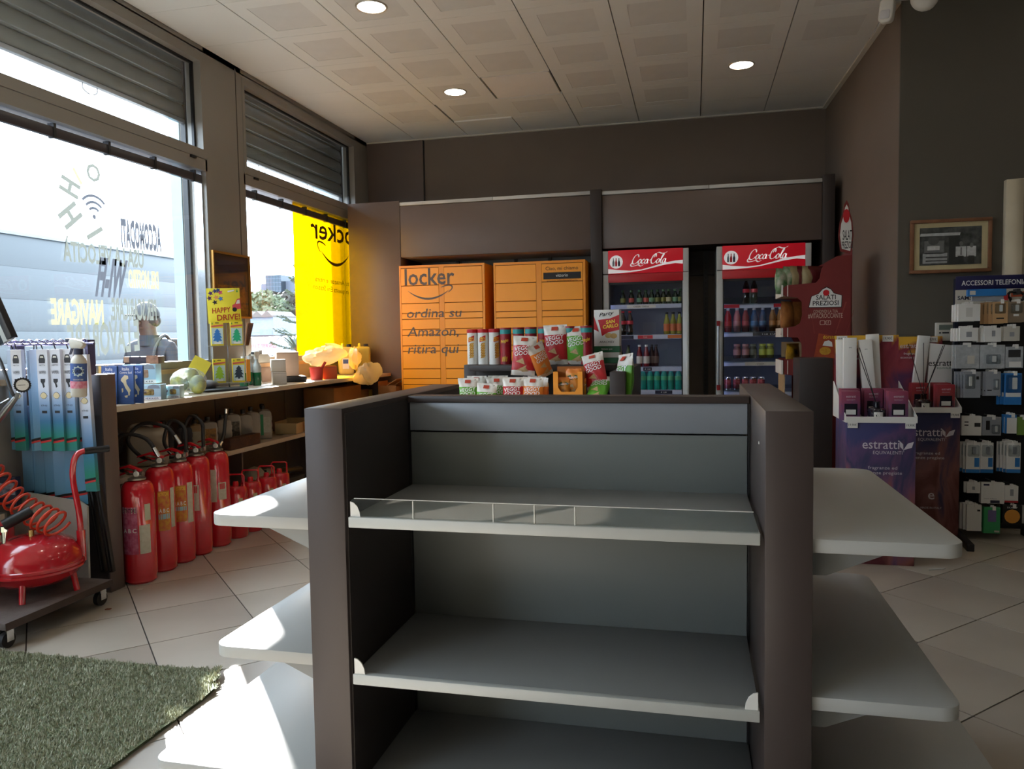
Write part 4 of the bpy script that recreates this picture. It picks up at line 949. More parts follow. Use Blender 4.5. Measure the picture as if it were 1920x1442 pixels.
def fdisplay(x0, x1, yf, yb, label, nb, tall, txt0):
    cx = (x0+x1)/2; w_ = (x1-x0)/2; d = yb-yf
    t = thing('fragrance_display', label, 'display stand', (cx, (yf+yb)/2, 0), group='fragrance displays'); h = .80; y0 = -d/2; y1 = d/2
    b = mk('base_box', G().box(-w_, w_, y0, y1-.06, 0, h), nb, t, bev=.002)
    mk('tray', G().box(-w_-.004, w_+.004, y0-.004, y1, h, h+.006).box(-w_-.004, w_+.004, y0-.006, y0-.001, h, h+.034), white, t)
    for s in (-1, 1): mk('tray_side', G().prism([(y0-.004, h), (y1, h), (y1, h+.21), (y0-.004, h+.034)], s*(w_+.004)-.002, s*(w_+.004)+.002, 'yz'), white, t)
    c_ = mk('back_card', G().box(-w_, w_, y1-.004, y1, h, tall), nebb, t)
    g_ = lettering('estratti', (txt0, y0-.0012, .655), (1, 0, 0), (0, 0, 1), .052, pale, t, width=.19, bold=.004); lettering('EQUIVALENTI', (txt0+.035, y0-.0012, .625), (1, 0, 0), (0, 0, 1), .018, pale, t, width=.15)
    g = G()
    for p in leaf(txt0+.115, 0, .65, .085): g.poly([(a, y0-.0014, b_) for a, b_ in p])
    mk('leaf_print', g, pale, t)
    lettering('fragranze ed', (txt0+.01, y0-.0012, .54), (1, 0, 0), (0, 0, 1), .018, pale, t, width=.15); lettering('essenze pregiate', (txt0+.01, y0-.0012, .512), (1, 0, 0), (0, 0, 1), .018, pale, t, width=.2)
    for x in ((-w_+.03, w_-.03) if txt0 < .05 else (w_-.03,)):
        q = mk('price_tag', G().box(x-.026, x+.026, y0-.008, y0-.006, h-.03, h+.004), white, t); lettering('19,90€', (x, y0-.0085, h-.018), (1, 0, 0), (0, 0, 1), .013, ink, q, width=.042)
    lettering('estratti', (txt0, y1-.0052, tall-.075), (1, 0, 0), (0, 0, 1), .03, pale, c_, width=.12); lettering('fragranze ed', (0, y1-.0052, tall-.12), (1, 0, 0), (0, 0, 1), .016, pale, c_); lettering('essenze pregiate', (0, y1-.0052, tall-.145), (1, 0, 0), (0, 0, 1), .016, pale, c_)
    for x in (-w_+.04, w_-.06):
        q = mk('price_tag', G().box(x-.03, x+.03, y1-.008, y1-.006, tall-.04, tall-.002), white, c_); lettering('19,90€', (x, y1-.0085, tall-.028), (1, 0, 0), (0, 0, 1), .016, ink, q, width=.045)
    return t
d1 = fdisplay(.83, 1.186, 4.6, 5.0, 'fragrance display with purple print and price tags, nearer one', neb1, 1.285, 0)
d2_ = fdisplay(1.236, 1.588, 5.2, 5.58, 'fragrance display with darker maroon print beside the phone accessories', neb2, 1.27, -.02)
lettering('e', (.02, -.1912, .26), (1, 0, 0), (0, 0, 1), .06, pale, d2_, bold=.01); lettering('MADE IN ITALY', (.02, -.1912, .2), (1, 0, 0), (0, 0, 1), .012, pale, d2_)
def pbx(loc, label, ma, rz=0, group='boxed fragrances', h=.165):
    t = thing('fragrance_box', label, 'box', loc, rz, group)
    mk('carton', G().box(-.05, .05, -.04, .04, 0, h), ma, t, bev=.002); mk('window', G().box(-.034, .034, -.0415, -.04, .03, .095), mat('dark bottle window', (32, 30, 40), .2), t)
    mk('bottle_label', G().box(-.026, .026, -.0425, -.0415, .034, .062), white, t)
    lettering('estratti', (0, -.0415, .13), (1, 0, 0), (0, 0, 1), .014, pale, t, width=.05); lettering('EQUIVALENTI', (0, -.0415, .115), (1, 0, 0), (0, 0, 1), .005, pale, t)
    return t
ZT = .807
def fx(u, y): return at(u, 740, y=y).x
b0 = pbx((fx(1593, 4.68), 4.68, ZT), 'purple fragrance box at the left front of the nearer display', pbox)
dup(b0, (fx(1682, 4.68), 4.68, ZT), -.03, 'purple fragrance box at the right front of the nearer display')
dup(b0, (fx(1592, 4.82), 4.82, ZT+.004), .03, 'purple fragrance box behind the left front one'); dup(b0, (fx(1635, 4.84), 4.84, ZT+.004), 0, 'purple fragrance box behind the diffuser bottle'); dup(b0, (fx(1672, 4.84), 4.84, ZT+.004), 0, 'purple fragrance box behind the right front one')
b1 = pbx((fx(1770, 5.28), 5.28, ZT), 'dark red fragrance box at the right front of the farther display', rbox)
dup(b1, (fx(1722, 5.43), 5.43, ZT), 0, 'dark red fragrance box at the left rear of the farther display'); dup(b1, (fx(1763, 5.44), 5.44, ZT), 0, 'dark red fragrance box at the right rear of the farther display'); 
def diffuser(loc, label, reeds, dk):
    t = thing('reed_diffuser', label, 'diffuser', loc, 0, 'reed diffusers')
    mk('bottle', G().lathe([(.044, 0), (.047, .006), (.047, .062), (.04, .07), (.018, .076), (.016, .098), (.019, .1), (.019, .108)], 18), mat(dk, (28, 28, 40) if 'blue' in dk else (40, 24, 24), .08, coat=.6), t, smooth=40)
    mk('bottle_label', G().poly([Vector((.0476*math.sin(a), -.0476*math.cos(a), z)) for a, z in [(R(-28+14*k), .014) for k in range(5)]+[(R(28-14*k), .052) for k in range(5)]]), white, t)
    for a, b, L_ in reeds: mk('reed', G().cyl((0, 0, .09), (a, b, L_), .0022, n=5), black, t)
    return t
diffuser((fx(1644, 4.65), 4.65, ZT), 'dark blue diffuser bottle with two black reeds leaning left', [(-.1, .03, .4), (-.085, .04, .41)], 'blue diffuser glass')
diffuser((fx(1732, 5.25), 5.25, ZT), 'dark red brown diffuser bottle with black reeds spread apart', [(-.085, .03, .42), (.0, .02, .425), (.12, .02, .41), (.11, .02, .405)], 'brown diffuser glass')
def tallbox(loc, label, rz, roll, h, w_=.032, lt=True):
    t = thing('white_carton', label, 'box', loc, rz, 'tall white fragrance cartons'); t.rotation_euler = (0, roll, rz)
    mk('carton', G().box(-w_, w_, -.02, .02, 0, h), white, t, bev=.0015)
    if lt: mk('print', G().box(-.02, .02, -.0206, -.02, .10, .112), dark, t); lettering('ava', (0, -.0207, h-.06), (1, 0, 0), (0, 0, 1), .008, dark, t)
tallbox((fx(1592, 4.92), 4.915, ZT), 'tall white carton upright at the left of the nearer display', 0, 0, .465, .036)
tallbox((fx(1577, 4.95), 4.96, ZT), 'narrow white carton at the far left behind the upright one', 0, -.02, .455, .02, False)
tallbox((fx(1632, 4.93), 4.925, ZT), 'tall white carton leaning left in the middle', 0, -.08, .455, .036)
tallbox((fx(1642, 4.97), 4.968, ZT), 'tall white carton behind the leaning one', 0, -.05, .485, .034, False)
tallbox((fx(1716, 5.53), 5.53, ZT), 'tall white carton leaning right in the farther display', 0, .1, .47, .034, False)
pb = thing('paper_bag', 'white paper bag lettered estratti in the farther display', 'bag', (fx(1762, 5.53), 5.535, ZT), .0)
mk('bag', G().prism([(-.08, 0), (.08, 0), (.09, .40), (-.07, .42)], -.02, .02, 'xz'), white, pb, bev=.003); lettering('estratti', (.0, -.0215, .27), (1, 0, 0), (0, 0, 1), .04, ink, pb, width=.15, bold=.004); lettering('EQUIVALENTI', (.03, -.0215, .25), (1, 0, 0), (0, 0, 1), .012, mat('green print', (60, 120, 100), .6, var=0), pb)

# ------------------------------------------------------------------ phone accessory stand
YS = 5.17
stn = thing('accessory_stand', 'black phone accessory stand with navy ACCESSORI TELEFONIA header', 'display stand', (1.90, 5.4, 0)); P = parts(stn)
XS0, XS1 = 1.603, 2.06
P('back_panel', G().box(XS0, XS1, 5.4, 5.415, .2, 1.465), mat('black pegboard', (18, 20, 24), .6), .002)
P('post', G().box(XS0, XS0+.02, 5.39, 5.425, .05, 1.63), mat('dark blue post', (26, 34, 52), .4)); P('post', G().box(XS1-.02, XS1, 5.39, 5.425, .05, 1.63), mat('dark blue post', (26, 34, 52), .4))
P('foot', G().prism([(1.565, 4.97), (1.605, 4.965), (1.645, 5.45), (1.605, 5.45)], 0, .045, 'xy'), black, .004); P('foot', G().prism([(2.06, 4.97), (2.10, 4.97), (2.06, 5.45), (2.02, 5.45)], 0, .045, 'xy'), black, .004); P('cross_bar', G().box(XS0, XS1, 5.39, 5.42, .05, .08), black)
hp = P('header_card', G().box(XS0, XS1, 5.382, 5.39, 1.56, 1.645), mat('navy header', (26, 26, 74), .4), .001)
lp = P('logo_card', G().box(XS0, XS1, 5.383, 5.39, 1.466, 1.559), offw)
xa = at(1803, 530, y=5.381).x; xb = at(1926, 525, y=5.381).x; lettering('ACCESSORI TELEFONIA', Vector((xa, 5.381, 1.586))-stn.location, (1, 0, 0), (0, 0, 1), .03, wink, stn, width=xb-xa, bold=.01, align='L')
lettering('SAMSUNG', Vector((1.615, 5.382, 1.497))-stn.location, (1, 0, 0), (0, 0, 1), .024, navy, stn, bold=.025, align='L')
P('apple_print', G().prism(circ(1.845, 1.505, .02, 12, .022), 5.381, 5.383, 'xz'), ink); P('apple_leaf', G().prism([(1.845, 1.53), (1.855, 1.548), (1.86, 1.546), (1.853, 1.532)], 5.381, 5.383, 'xz'), ink)
P('orange_print', G().box(1.915, 2.04, 5.381, 5.383, 1.508, 1.54), mat('orange brand print', (190, 90, 60), .5))
blm = glass('blister plastic', (240, 244, 246), haze=.12)
def pack(u0, v0, u1, v1, label, ma, extra=None, n=1, y=5.27, dep=.012, hook=True, rot=0, cat='blister pack', group=None, off=(.012, .014)):
    a = at(u0, v0, y=y); b = at(u1, v1, y=y); w_ = (b.x-a.x)/2; h = a.z-b.z
    t = thing('blister_pack' if cat == 'blister pack' else 'boxed_accessory' if cat == 'box' else cat.replace(' ', '_'), label, cat, ((a.x+b.x)/2, y, b.z), rot, group or 'hanging phone accessories')
    mk('card', G().box(-w_, w_, 0, dep, 0, h), ma, t, bev=.001, seg=1)
    if hook: mk('hang_tab', G().prism([(-.012, h), (.012, h), (.009, h+.014), (-.009, h+.014)], .001, .003, 'xz'), white, t)
    for e in extra or []:
        k = e[0]
        if k == 'bl': mk('blister', G().prism(rrect(e[1]*w_, e[2]*w_, e[3]*h, e[4]*h, .006, 3), -.014, 0, 'xz'), blm, t, bev=.002, seg=1); mk('product', G().prism(rrect(e[1]*w_*.6+e[2]*w_*.4, e[1]*w_*.3+e[2]*w_*.7, e[3]*h*.8+e[4]*h*.2, e[4]*h*.85+e[3]*h*.15, .004, 3), -.011, -.001, 'xz'), e[5], t, bev=.001, seg=1)
        if k == 'pr': mk('print', G().box(e[1]*w_, e[2]*w_, -.0006, 0, e[3]*h, e[4]*h), e[5], t)
        if k == 'ci': mk('print', G().prism(circ(e[1]*w_, e[2]*h, e[3]*w_, 16), -.0012, 0, 'xz'), e[4], t)
        if k == 'tx': lettering(e[1], (e[2]*w_, -.0016, e[3]*h), (1, 0, 0), (0, 0, 1), e[4], e[5], t, width=e[6]*w_ if len(e) > 6 else None, bold=.006)
    for k in range(1, n): dup(t, t.location+Vector((-off[0]*k, off[1]*k, random.uniform(-.003, .003))), rot, label.replace('front ', '')+' hanging %s behind' % ('just', 'further', 'farthest')[min(k-1, 2)])
    if hook:
        g = P('hook', G().cyl((t.location.x, 5.4, b.z+h+.006), (t.location.x, y-.03, b.z+h+.010), .0025, n=6), steel); P('hook_tip', G().box(t.location.x-.009, t.location.x+.009, y-.034, y-.03, b.z+h-.012, b.z+h+.014), white, under=g)
    return t
grp = mat('grey print', (150, 152, 156), .5, var=0); sil = mat('silver card', (150, 154, 160), .35); blu = mat('blue card', (40, 120, 190), .45); gold = mat('gold card', (190, 150, 104), .35); brz = mat('bronze card', (140, 122, 100), .4); grn = mat('green card', (60, 160, 100), .45); kred = mat('red strip card', (190, 50, 56), .5)
pack(1797, 571, 1838, 602, 'white charger box, top left on the accessory stand', white, [('pr', -.3, .3, .25, .8, mat('faint print', (206, 204, 198), .5, var=0))], 3, cat='box', dep=.02)
pack(1862, 566, 1889, 606, 'gold earphone blister tilted forward in the top row', gold, [('bl', -.7, .7, .45, .92, white), ('pr', -.5, .5, .2, .26, ink)], 4, rot=-.15, off=(.016, .02))
pack(1889, 566, 1922, 604, 'bronze earphone blister at the top right', brz, [('bl', -.6, .6, .45, .92, white), ('pr', -.3, .3, .3, .4, white)], 2)
pack(1815, 543, 1887, 554, 'long blue cable box lying above the top hooks', blu, [('pr', -.9, -.6, .2, .8, offw)], 1, y=5.25, dep=.03, hook=False, cat='box'); pack(1823, 554, 1890, 563, 'long grey and red box lying under the blue one', sil, [('pr', .75, 1, .0, 1, kred)], 1, y=5.26, dep=.03, hook=False, cat='box')
cbn = thing('cable_bundle', 'coiled black cable bundle at the top right of the stand', 'cable', at(1906, 562, y=5.29)); mk('coil', G().tube([(.055*math.cos(a)*(.8+.2*math.sin(3*a)), .02*math.sin(2*a), .022+.03*math.sin(a)+.006*math.cos(5*a)) for a in [R(12*k) for k in range(30)]], .008, 6, closed=True), black, cbn, smooth=60); mk('tie', G().box(-.01, .01, -.03, .03, .03, .065), dark, cbn)
pack(1800, 615, 1834, 639, 'small white box, left in the second row', white, [('pr', -.3, .3, .3, .7, grp)], 4, cat='box', dep=.014); pack(1846, 615, 1877, 641, 'small white box, middle of the second row', white, [('pr', -.1, .3, .4, .8, grp)], 4, cat='box', dep=.014, off=(.016, .014)); pack(1883, 612, 1912, 639, 'pale grey box, right in the second row', offw, [('pr', -.3, .3, .3, .6, grp)], 2, cat='box', dep=.014)
bgm = mat('clear pouch', (176, 180, 182), .25, var=.15, scale=30, bump=.6, bscale=50)
pack(1792, 647, 1836, 691, 'clear plastic pouch with grey cables, left in the third row', bgm, [('pr', .0, .6, .2, .55, offw)], 2, dep=.03, cat='pouch'); pack(1838, 647, 1884, 691, 'clear plastic pouch with white charger, middle of the third row', bgm, [('bl', -.5, .6, .2, .6, white)], 2, dep=.03, cat='pouch'); pack(1886, 650, 1918, 690, 'clear plastic pouch with dark cable and white tag', bgm, [('pr', -.7, .7, .5, .85, dark), ('pr', -.6, .8, .05, .3, white)], 1, dep=.03, cat='pouch')
pack(1807, 697, 1838, 746, 'silver charger blister, left in the fourth row', sil, [('bl', -.85, .3, .35, .9, white), ('pr', .5, .8, .7, .82, ink)], 4, off=(.012, .016)); pack(1849, 697, 1876, 742, 'silver car charger blister in the fourth row', sil, [('bl', -.0, .7, .25, .7, white), ('pr', -.8, -.2, .2, .25, ink)], 3); pack(1884, 700, 1915, 759, 'blue and clear car charger blister in the fourth row', blu, [('bl', -.85, .95, .38, .95, white), ('pr', -.85, .9, .25, .38, white)], 3, off=(.014, .02))
pack(1803, 780, 1840, 817, 'white box with black plug picture in the fifth row', white, [('pr', .3, .9, .45, .65, dark), ('pr', -.7, -.3, .5, .56, dark), ('pr', -.7, -.3, .66, .72, dark)], 1, cat='box', dep=.03); pack(1842, 782, 1877, 817, 'grey charger blister in the fifth row', sil, [('bl', .0, .8, .1, .6, white), ('pr', -.6, -.2, .3, .8, ink)], 2); pack(1885, 778, 1906, 813, 'blue and white cable box in the fifth row', blu, [('pr', -.7, 1, .0, .85, white)], 2, cat='box'); pack(1908, 782, 1924, 816, 'olive green box at the right of the fifth row', mat('olive card', (110, 140, 60), .5), None, 1, cat='box')
for u0, u1, l, n in ((1812, 1837, 'white and blue earphone blister, left in the sixth row', 3), (1839, 1862, 'white and blue earphone blister, middle of the sixth row', 2), (1888, 1913, 'white and blue earphone blister, right in the sixth row', 4)):
    pack(u0, 830, u1, 887, l, white, [('bl', -.8, .8, .55, .92, grp), ('pr', .2, .9, .2, .5, blu), ('pr', -1, 1, 0, .12, blu)], n, off=(.012, .018))
pack(1813, 904, 1838, 925, 'small white box, left in the seventh row', white, [('pr', -.2, .2, .3, .6, grp)], 2, cat='box'); t = pack(1840, 905, 1883, 945, 'white boxed charger with blue strip in the seventh row', white, [('pr', -.2, .6, .02, .16, navy), ('pr', -.8, -.3, .86, .95, navy), ('tx', 'Travel Adapter', -.2, .22, .006, grp, 1.2)], 1, cat='box', dep=.04); pack(1884, 911, 1909, 943, 'white box with red lower strip in the seventh row', white, [('pr', -1, 1, 0, .12, kred), ('pr', -.2, .3, .4, .8, grp)], 1, cat='box', dep=.03)
pack(1813, 946, 1840, 996, 'long white box with small print in the lowest row', white, [('pr', .4, .8, .75, .82, dark)], 3, cat='box', dep=.02, off=(.014, .02)); pack(1845, 951, 1875, 1001, 'green earphone box in the lowest row', grn, [('pr', -.5, .5, .45, .9, mat('violet print', (120, 110, 160), .5, var=0)), ('pr', .3, .9, .05, .12, offw)], 1, cat='box', dep=.03)
pack(1880, 947, 1916, 984, 'black Sony box with orange disc in the lowest row', black, [('ci', 0, .42, .8, mat('orange disc', (220, 150, 60), .5, var=0)), ('tx', 'SONY', 0, .84, .01, wink, 1.1)], 1, cat='box', dep=.04)

# ------------------------------------------------------------------ on the right wall
pf = thing('framed_photo', 'black and white photograph in a wooden frame on the dark wall', 'picture', at(1783, 461, y=5.62)); a = at(1707, 414, y=5.62); b = at(1858, 509, y=5.62); w_ = (b.x-a.x)/2; h_ = (a.z-b.z)/2; pf.location.z = (a.z+b.z)/2; pf.location.x = (a.x+b.x)/2; pf.location.y = 5.62
wf_ = mat('frame wood', (142, 96, 66), .4, col2=(112, 72, 48), scale=12)
for nm, bx in (('rail', (-w_, w_, -.015, .018, h_-.022, h_)), ('rail', (-w_, w_, -.015, .018, -h_, -h_+.022)), ('stile', (-w_, -w_+.022, -.015, .018, -h_+.022, h_-.022)), ('stile', (w_-.022, w_, -.015, .018, -h_+.022, h_-.022))): mk('frame_'+nm, G().box(*bx), wf_, pf, bev=.003)
mk('mount', G().box(-w_+.02, w_-.02, 0, .016, -h_+.02, h_-.02), mat('cream mount', (206, 192, 150), .7), pf)
iw, ih = w_*.76, h_*.70
pg = lambda c: mat('photo grey %d' % c, (c, c+2, c+2), .5, var=.15, scale=40)
ph = mk('photo', G().box(-iw, iw, -.002, 0, -ih, ih), mat('photo dark', (40, 44, 44), .5, col2=(96, 100, 98), scale=22), pf)
def pp(x0, x1, z0, z1, c, k, sk=0): mk('photo_shape', G().poly([(iw*x0, -.002-.0003*k, ih*z0), (iw*x1, -.002-.0003*k, ih*z0), (iw*(x1+sk), -.002-.0003*k, ih*z1), (iw*(x0+sk), -.002-.0003*k, ih*z1)]), pg(c), pf)
pp(-1, .3, .55, .7, 190, 1, .02); pp(-.9, -.1, -.9, -.35, 170, 1); pp(-.05, .3, -1, .55, 50, 1); pp(-.85, -.2, -.4, .3, 120, 1); pp(-.8, -.1, -.62, -.55, 60, 2); pp(-.8, -.1, -.8, -.74, 60, 2); pp(-.75, -.35, -.2, .02, 210, 2)
mk('photo_shape', G().poly([(p[0], -.0032, p[1]) for p in circ(-iw*.55, ih*.3, iw*.18, 16, ih*.22)]), pg(90), pf)
for x, s in ((.34, 1), (.68, .85)):
    pp(x-.10, x+.10, -1, -.55, 46, 3); pp(x-.17*s, x+.17*s, -.6, -.05, 205, 3, .0); mk('photo_shape', G().poly([(p[0], -.0034, p[1]) for p in circ(iw*x, ih*(.1 if s == 1 else 0), iw*.06, 10, ih*.13)]), pg(120), pf)
pp(.33, .36, -.5, -.1, 60, 4)
mk('glazing', G().box(-w_+.022, w_-.022, -.006, -.005, -h_+.022, h_-.022), clear, pf)
th = thing('thermostat', 'white thermostat with small display on the dark wall', 'thermostat', at(1772, 622, y=5.62)); th.location.y = 5.62
mk('housing', G().box(-.058, .058, -.012, .02, -.06, .06), offw, th, bev=.004); mk('screen', G().box(-.04, .04, -.0135, -.012, .012, .045), mat('lcd', (110, 120, 110), .3), th); mk('button', G().box(-.02, .02, -.0145, -.012, -.012, -.002), dark, th)
for i in (-1, 1): mk('button', G().box(i*.034-.006, i*.034+.006, -.0145, -.012, -.012, -.003), dark, th)
pi_ = thing('motion_sensor', 'white motion sensor on a bracket high on the wall corner', 'sensor', at(1664, 22, y=5.60)); mk('housing', G().prism(rrect(-.045, .045, -.075, .075, .03, 4), -.04, .02, 'xz'), white, pi_, bev=.012, seg=3); mk('lens', G().prism(rrect(-.03, .03, -.055, .0, .01, 3), -.046, -.04, 'xz'), mat('sensor lens', (206, 206, 210), .3), pi_, bev=.002); mk('bracket', G().box(-.012, .012, .0, .06, .03, .06), offw, pi_)
pi_.rotation_euler = (0, .12, -.5)
dm = thing('dome_detector', 'white dome detector on the wall at the top edge', 'detector', at(1736, -8, y=5.6)); mk('dome', G().lathe([(.085, 0), (.085, .02), (.07, .04), (.03, .055), (.0001, .058)], 22, M=Matrix.Rotation(R(90), 4, 'X')), white, dm, smooth=50); dm.location.y = 5.638
x0 = at(1884, 340, y=5.62).x; z1 = at(1884, 338, y=5.62).z
dr = thing('door_1', 'cream door frame with white door at the right edge', 'door', (x0+.5, 5.64, 0), kind='structure'); creamf = mat('cream frame', (206, 196, 172), .5)
mk('door_frame', G().box(-.5, -.4, -.05, .0, 0, z1).box(.4, .5, -.05, 0, 0, z1).box(-.4, .4, -.05, 0, z1-.1, z1), creamf, dr, bev=.004); mk('stop_bead', G().box(-.4, -.375, -.035, 0, 0, z1-.1), mat('frame bead', (170, 160, 138), .5), dr); mk('door_leaf', G().box(-.375, .4, -.025, 0, .01, z1-.1), white, dr)

# ------------------------------------------------------------------ fire extinguishers
exr = mat('extinguisher red', (208, 32, 46), .16, var=.03, coat=1); rub = mat('rubber hose', (34, 33, 34), .55)
magl = mat('magenta label', (170, 30, 80), .5, col2=(206, 120, 150), scale=46); yell = mat('yellow label', (214, 160, 40), .5, col2=(190, 70, 40), scale=50); whl = mat('white label', (214, 208, 190), .55, col2=(190, 182, 160), scale=60); valg = mat('valve grey', (150, 146, 138), .35, metal=.7)
def patch(r, z0, z1, a0, a1, n=6):
    g = G(); rr = r+.0012
    for k in range(n):
        b0, b1 = R(a0+(a1-a0)*k/n), R(a0+(a1-a0)*(k+1)/n)
        g.poly([(rr*math.cos(b0), rr*math.sin(b0), z0), (rr*math.cos(b1), rr*math.sin(b1), z0), (rr*math.cos(b1), rr*math.sin(b1), z1), (rr*math.cos(b0), rr*math.sin(b0), z1)])
    return g
def extinguisher(loc, r, h, label, rz, labels, hose=0):
    t = thing('fire_extinguisher', label, 'extinguisher', loc, rz, 'large red fire extinguishers')
    pr_ = [(r*.86, .0), (r*.98, .012), (r*.95, .03), (r, .045), (r, .05), (r, h-.085), (r*.985, h-.055), (r*.9, h-.025), (r*.7, h-.006), (r*.4, h), (.03, h+.002)]
    mk('cylinder', G().lathe(pr_, 28), exr, t, smooth=40)
    mk('collar', G().lathe([(.03, h), (.046, h+.003), (.046, h+.012), (.028, h+.018), (.02, h+.02)], 16), valg, t, smooth=40)
    v = mk('valve', G().lathe([(.018, h+.015), (.018, h+.05), (.014, h+.06)], 12).cyl((-.04, 0, h+.038), (.04, 0, h+.038), .011, n=10), valg, t, smooth=40)
    mk('gauge', G().cyl((.02, -.022, h+.038), (.02, -.034, h+.038), .014, n=14), white, v)
    mk('upper_lever', G().prism([(.03, h+.058), (-.04, h+.085), (-.12, h+.062), (-.13, h+.05), (-.045, h+.068), (.03, h+.046)], -.011, .011, 'xz'), exr, t, bev=.002); mk('lower_lever', G().prism([(.02, h+.05), (-.05, h+.05), (-.125, h+.022), (-.125, h+.014), (-.05, h+.038), (.02, h+.04)], -.01, .01, 'xz'), exr, t, bev=.002)
    if hose == 0: pts = [(-.04, 0, h+.038), (-.12, .01, h+.06), (-.2, .03, h+.15), (-.12, .05, h+.24), (.02, .06, h+.22), (.10, .06, h+.12)]
    elif hose == 1: pts = [(-.04, 0, h+.04), (-.1, .02, h+.12), (-.06, .04, h+.24), (.02, .04, h+.2), (.04, .02, h+.1), (.02, .05, h+.03)]
    else: pts = [(.03, 0, h+.04), (.05, .02, h+.1), (.06, .03, h+.2), (.07, .03, h+.27)]
    hp_ = smoothp(pts, 6)
    mk('hose', G().tube(hp_, .011, 8), rub, t, smooth=60); mk('hose_ferrule', G().tube([hp_[0], hp_[3]], .0135, 10), chrome, t, smooth=60); mk('hose_ferrule', G().tube([hp_[-1], hp_[-4]], .0135, 10), chrome, t, smooth=60)
    for nm, m_, z0, z1, a0, a1 in labels:
        o = mk(nm, patch(r, z0*h, z1*h, a0, a1), m_, t)
        if nm in ('label', 'label_head') and m_ in (magl, yell, whl):
            f_ = wrapf(r+.001, 0, (a0+a1)/2); wd = r*R(a1-a0)*.86; zt_ = z1*h
            if nm == 'label_head' or m_ is yell: lettering('ESTINTORE', (0, 0, 0), (1, 0, 0), (0, 0, 1), .02, ink if nm == 'label_head' else yink, o, fn=lambda p, q: f_(p, zt_-.028+q), width=wd, bold=.01)
            if m_ is not whl: lettering('A B C', (0, 0, 0), (1, 0, 0), (0, 0, 1), .022, wink, o, fn=lambda p, q: f_(p, (z0+z1)/2*h-.01+q), width=wd, bold=.02)
    return t
redp = mat('red square print', (200, 40, 50), .5); blp = mat('pale blue strip', (150, 190, 196), .5)
extinguisher((-2.975, 3.587, 0), .086, .56, 'nearest red fire extinguisher with magenta label and white card', R(0), [('label', magl, .30, .76, -112, -55), ('label_head', whl, .70, .76, -113, -54), ('inspection_card', whl, .30, .58, -50, -12), ('sticker', mat('faded sticker', (190, 186, 160), .5), .62, .78, -30, -8)])
extinguisher((-3.0, 3.80, 0), .080, .60, 'second red fire extinguisher with orange yellow label', R(8), [('label', yell, .40, .78, -70, -25), ('strip', blp, .51, .56, -69, -26), ('inspection_card', whl, .42, .80, -20, 2)], 0)
extinguisher((-3.0, 3.972, 0), .079, .60, 'third red fire extinguisher with yellow label and white card', R(5), [('label', yell, .42, .78, -75, -32), ('strip', blp, .53, .57, -74, -33), ('inspection_card', whl, .40, .80, -28, 2)], 1)
extinguisher((-3.0, 4.14, 0), .079, .61, 'fourth red fire extinguisher with white card bearing a red mark', R(0), [('inspection_card', whl, .46, .72, -90, -48), ('red_mark', redp, .64, .71, -84, -56)], 1)
extinguisher((-3.0, 4.34, 0), .079, .61, 'fifth red fire extinguisher, end of the tall row', R(0), [('inspection_card', whl, .50, .68, -50, -12), ('red_mark', redp, .61, .67, -44, -20), ('label', whl, .48, .82, -88, -58)], 2)
def small_ext(loc, label, rz):
    t = thing('small_extinguisher', label, 'extinguisher', loc, rz, 'small red fire extinguishers'); r, h = .074, .345
    mk('cylinder', G().lathe([(r*.9, 0), (r, .015), (r, h-.05), (r*.97, h-.02), (r*.85, h-.004), (r*.6, h)], 24), exr, t, smooth=40)
    mk('handle', G().tube([(-.055, 0, h-.01), (-.055, 0, h+.065), (-.045, 0, h+.075), (.045, 0, h+.075), (.055, 0, h+.065), (.055, 0, h-.01)], .006, 8), exr, t, smooth=40)
    mk('valve', G().lathe([(.02, h-.002), (.02, h+.02), (.014, h+.03)], 10), exr, t, smooth=40)
    mk('label', patch(r, .16, .27, -62, -40, 3), mat('cream label', (200, 180, 140), .5), t)
    return t
q = small_ext((-3.0, 4.545, 0), 'first small red extinguisher beside the tall ones', .3)
for y, l in ((4.72, 'second small red extinguisher with loop handle'), (4.895, 'third small red extinguisher with loop handle'), (5.07, 'last small red extinguisher with loop handle, furthest along the counter')): dup(q, (-3.0+.02*(y > 4.8), y, 0), .3, l)

# ------------------------------------------------------------------ lower counter shelf
ZL = .550
oilg = mat('oil bottle grey', (170, 162, 148), .4, metal=.1); oild = mat('oil bottle dark', (60, 62, 68), .4); oilb = mat('oil bottle beige', (170, 150, 112), .45)
def oil(loc, label, m_, rz, lab=None, h=.235, w_=.05, d=.035, lab2=None):
    t = thing('oil_bottle', label, 'bottle', loc, rz, 'motor oil bottles on the lower counter shelf')
    g = G(); pts = [(-w_, 0), (w_, 0), (w_, h*.78), (w_*.75, h*.84), (w_*.05, h*.86), (w_*.05, h*.86), (-w_*.9, h*.84), (-w_, h*.78)]
    mk('bottle', G().prism(pts, -d, d, 'xz'), m_, t, bev=.008, seg=2)
    mk('neck', G().lathe([(.016, h*.84), (.014, h*.9)], 12, c=(-w_*.3, 0, 0)), m_, t); mk('cap', G().lathe([(.019, h*.89), (.019, h), (.015, h*1.01)], 14, c=(-w_*.3, 0, 0)), black, t, smooth=40)
    if lab: mk('label', G().box(-w_*.8, w_*.8, -d-.001, -d+.001, h*.2, h*.66), lab, t)
    if lab2: mk('label', G().box(-w_*.8, -w_*.35, -d-.002, -d-.001, h*.12, h*.74), lab2, t)
    for k in range(3): mk('grip_rib', G().box(w_-.001, w_+.004, -d*.6, d*.6, h*(.15+.2*k), h*(.28+.2*k)), m_, t, bev=.002)
    return t
F_ = R(38)
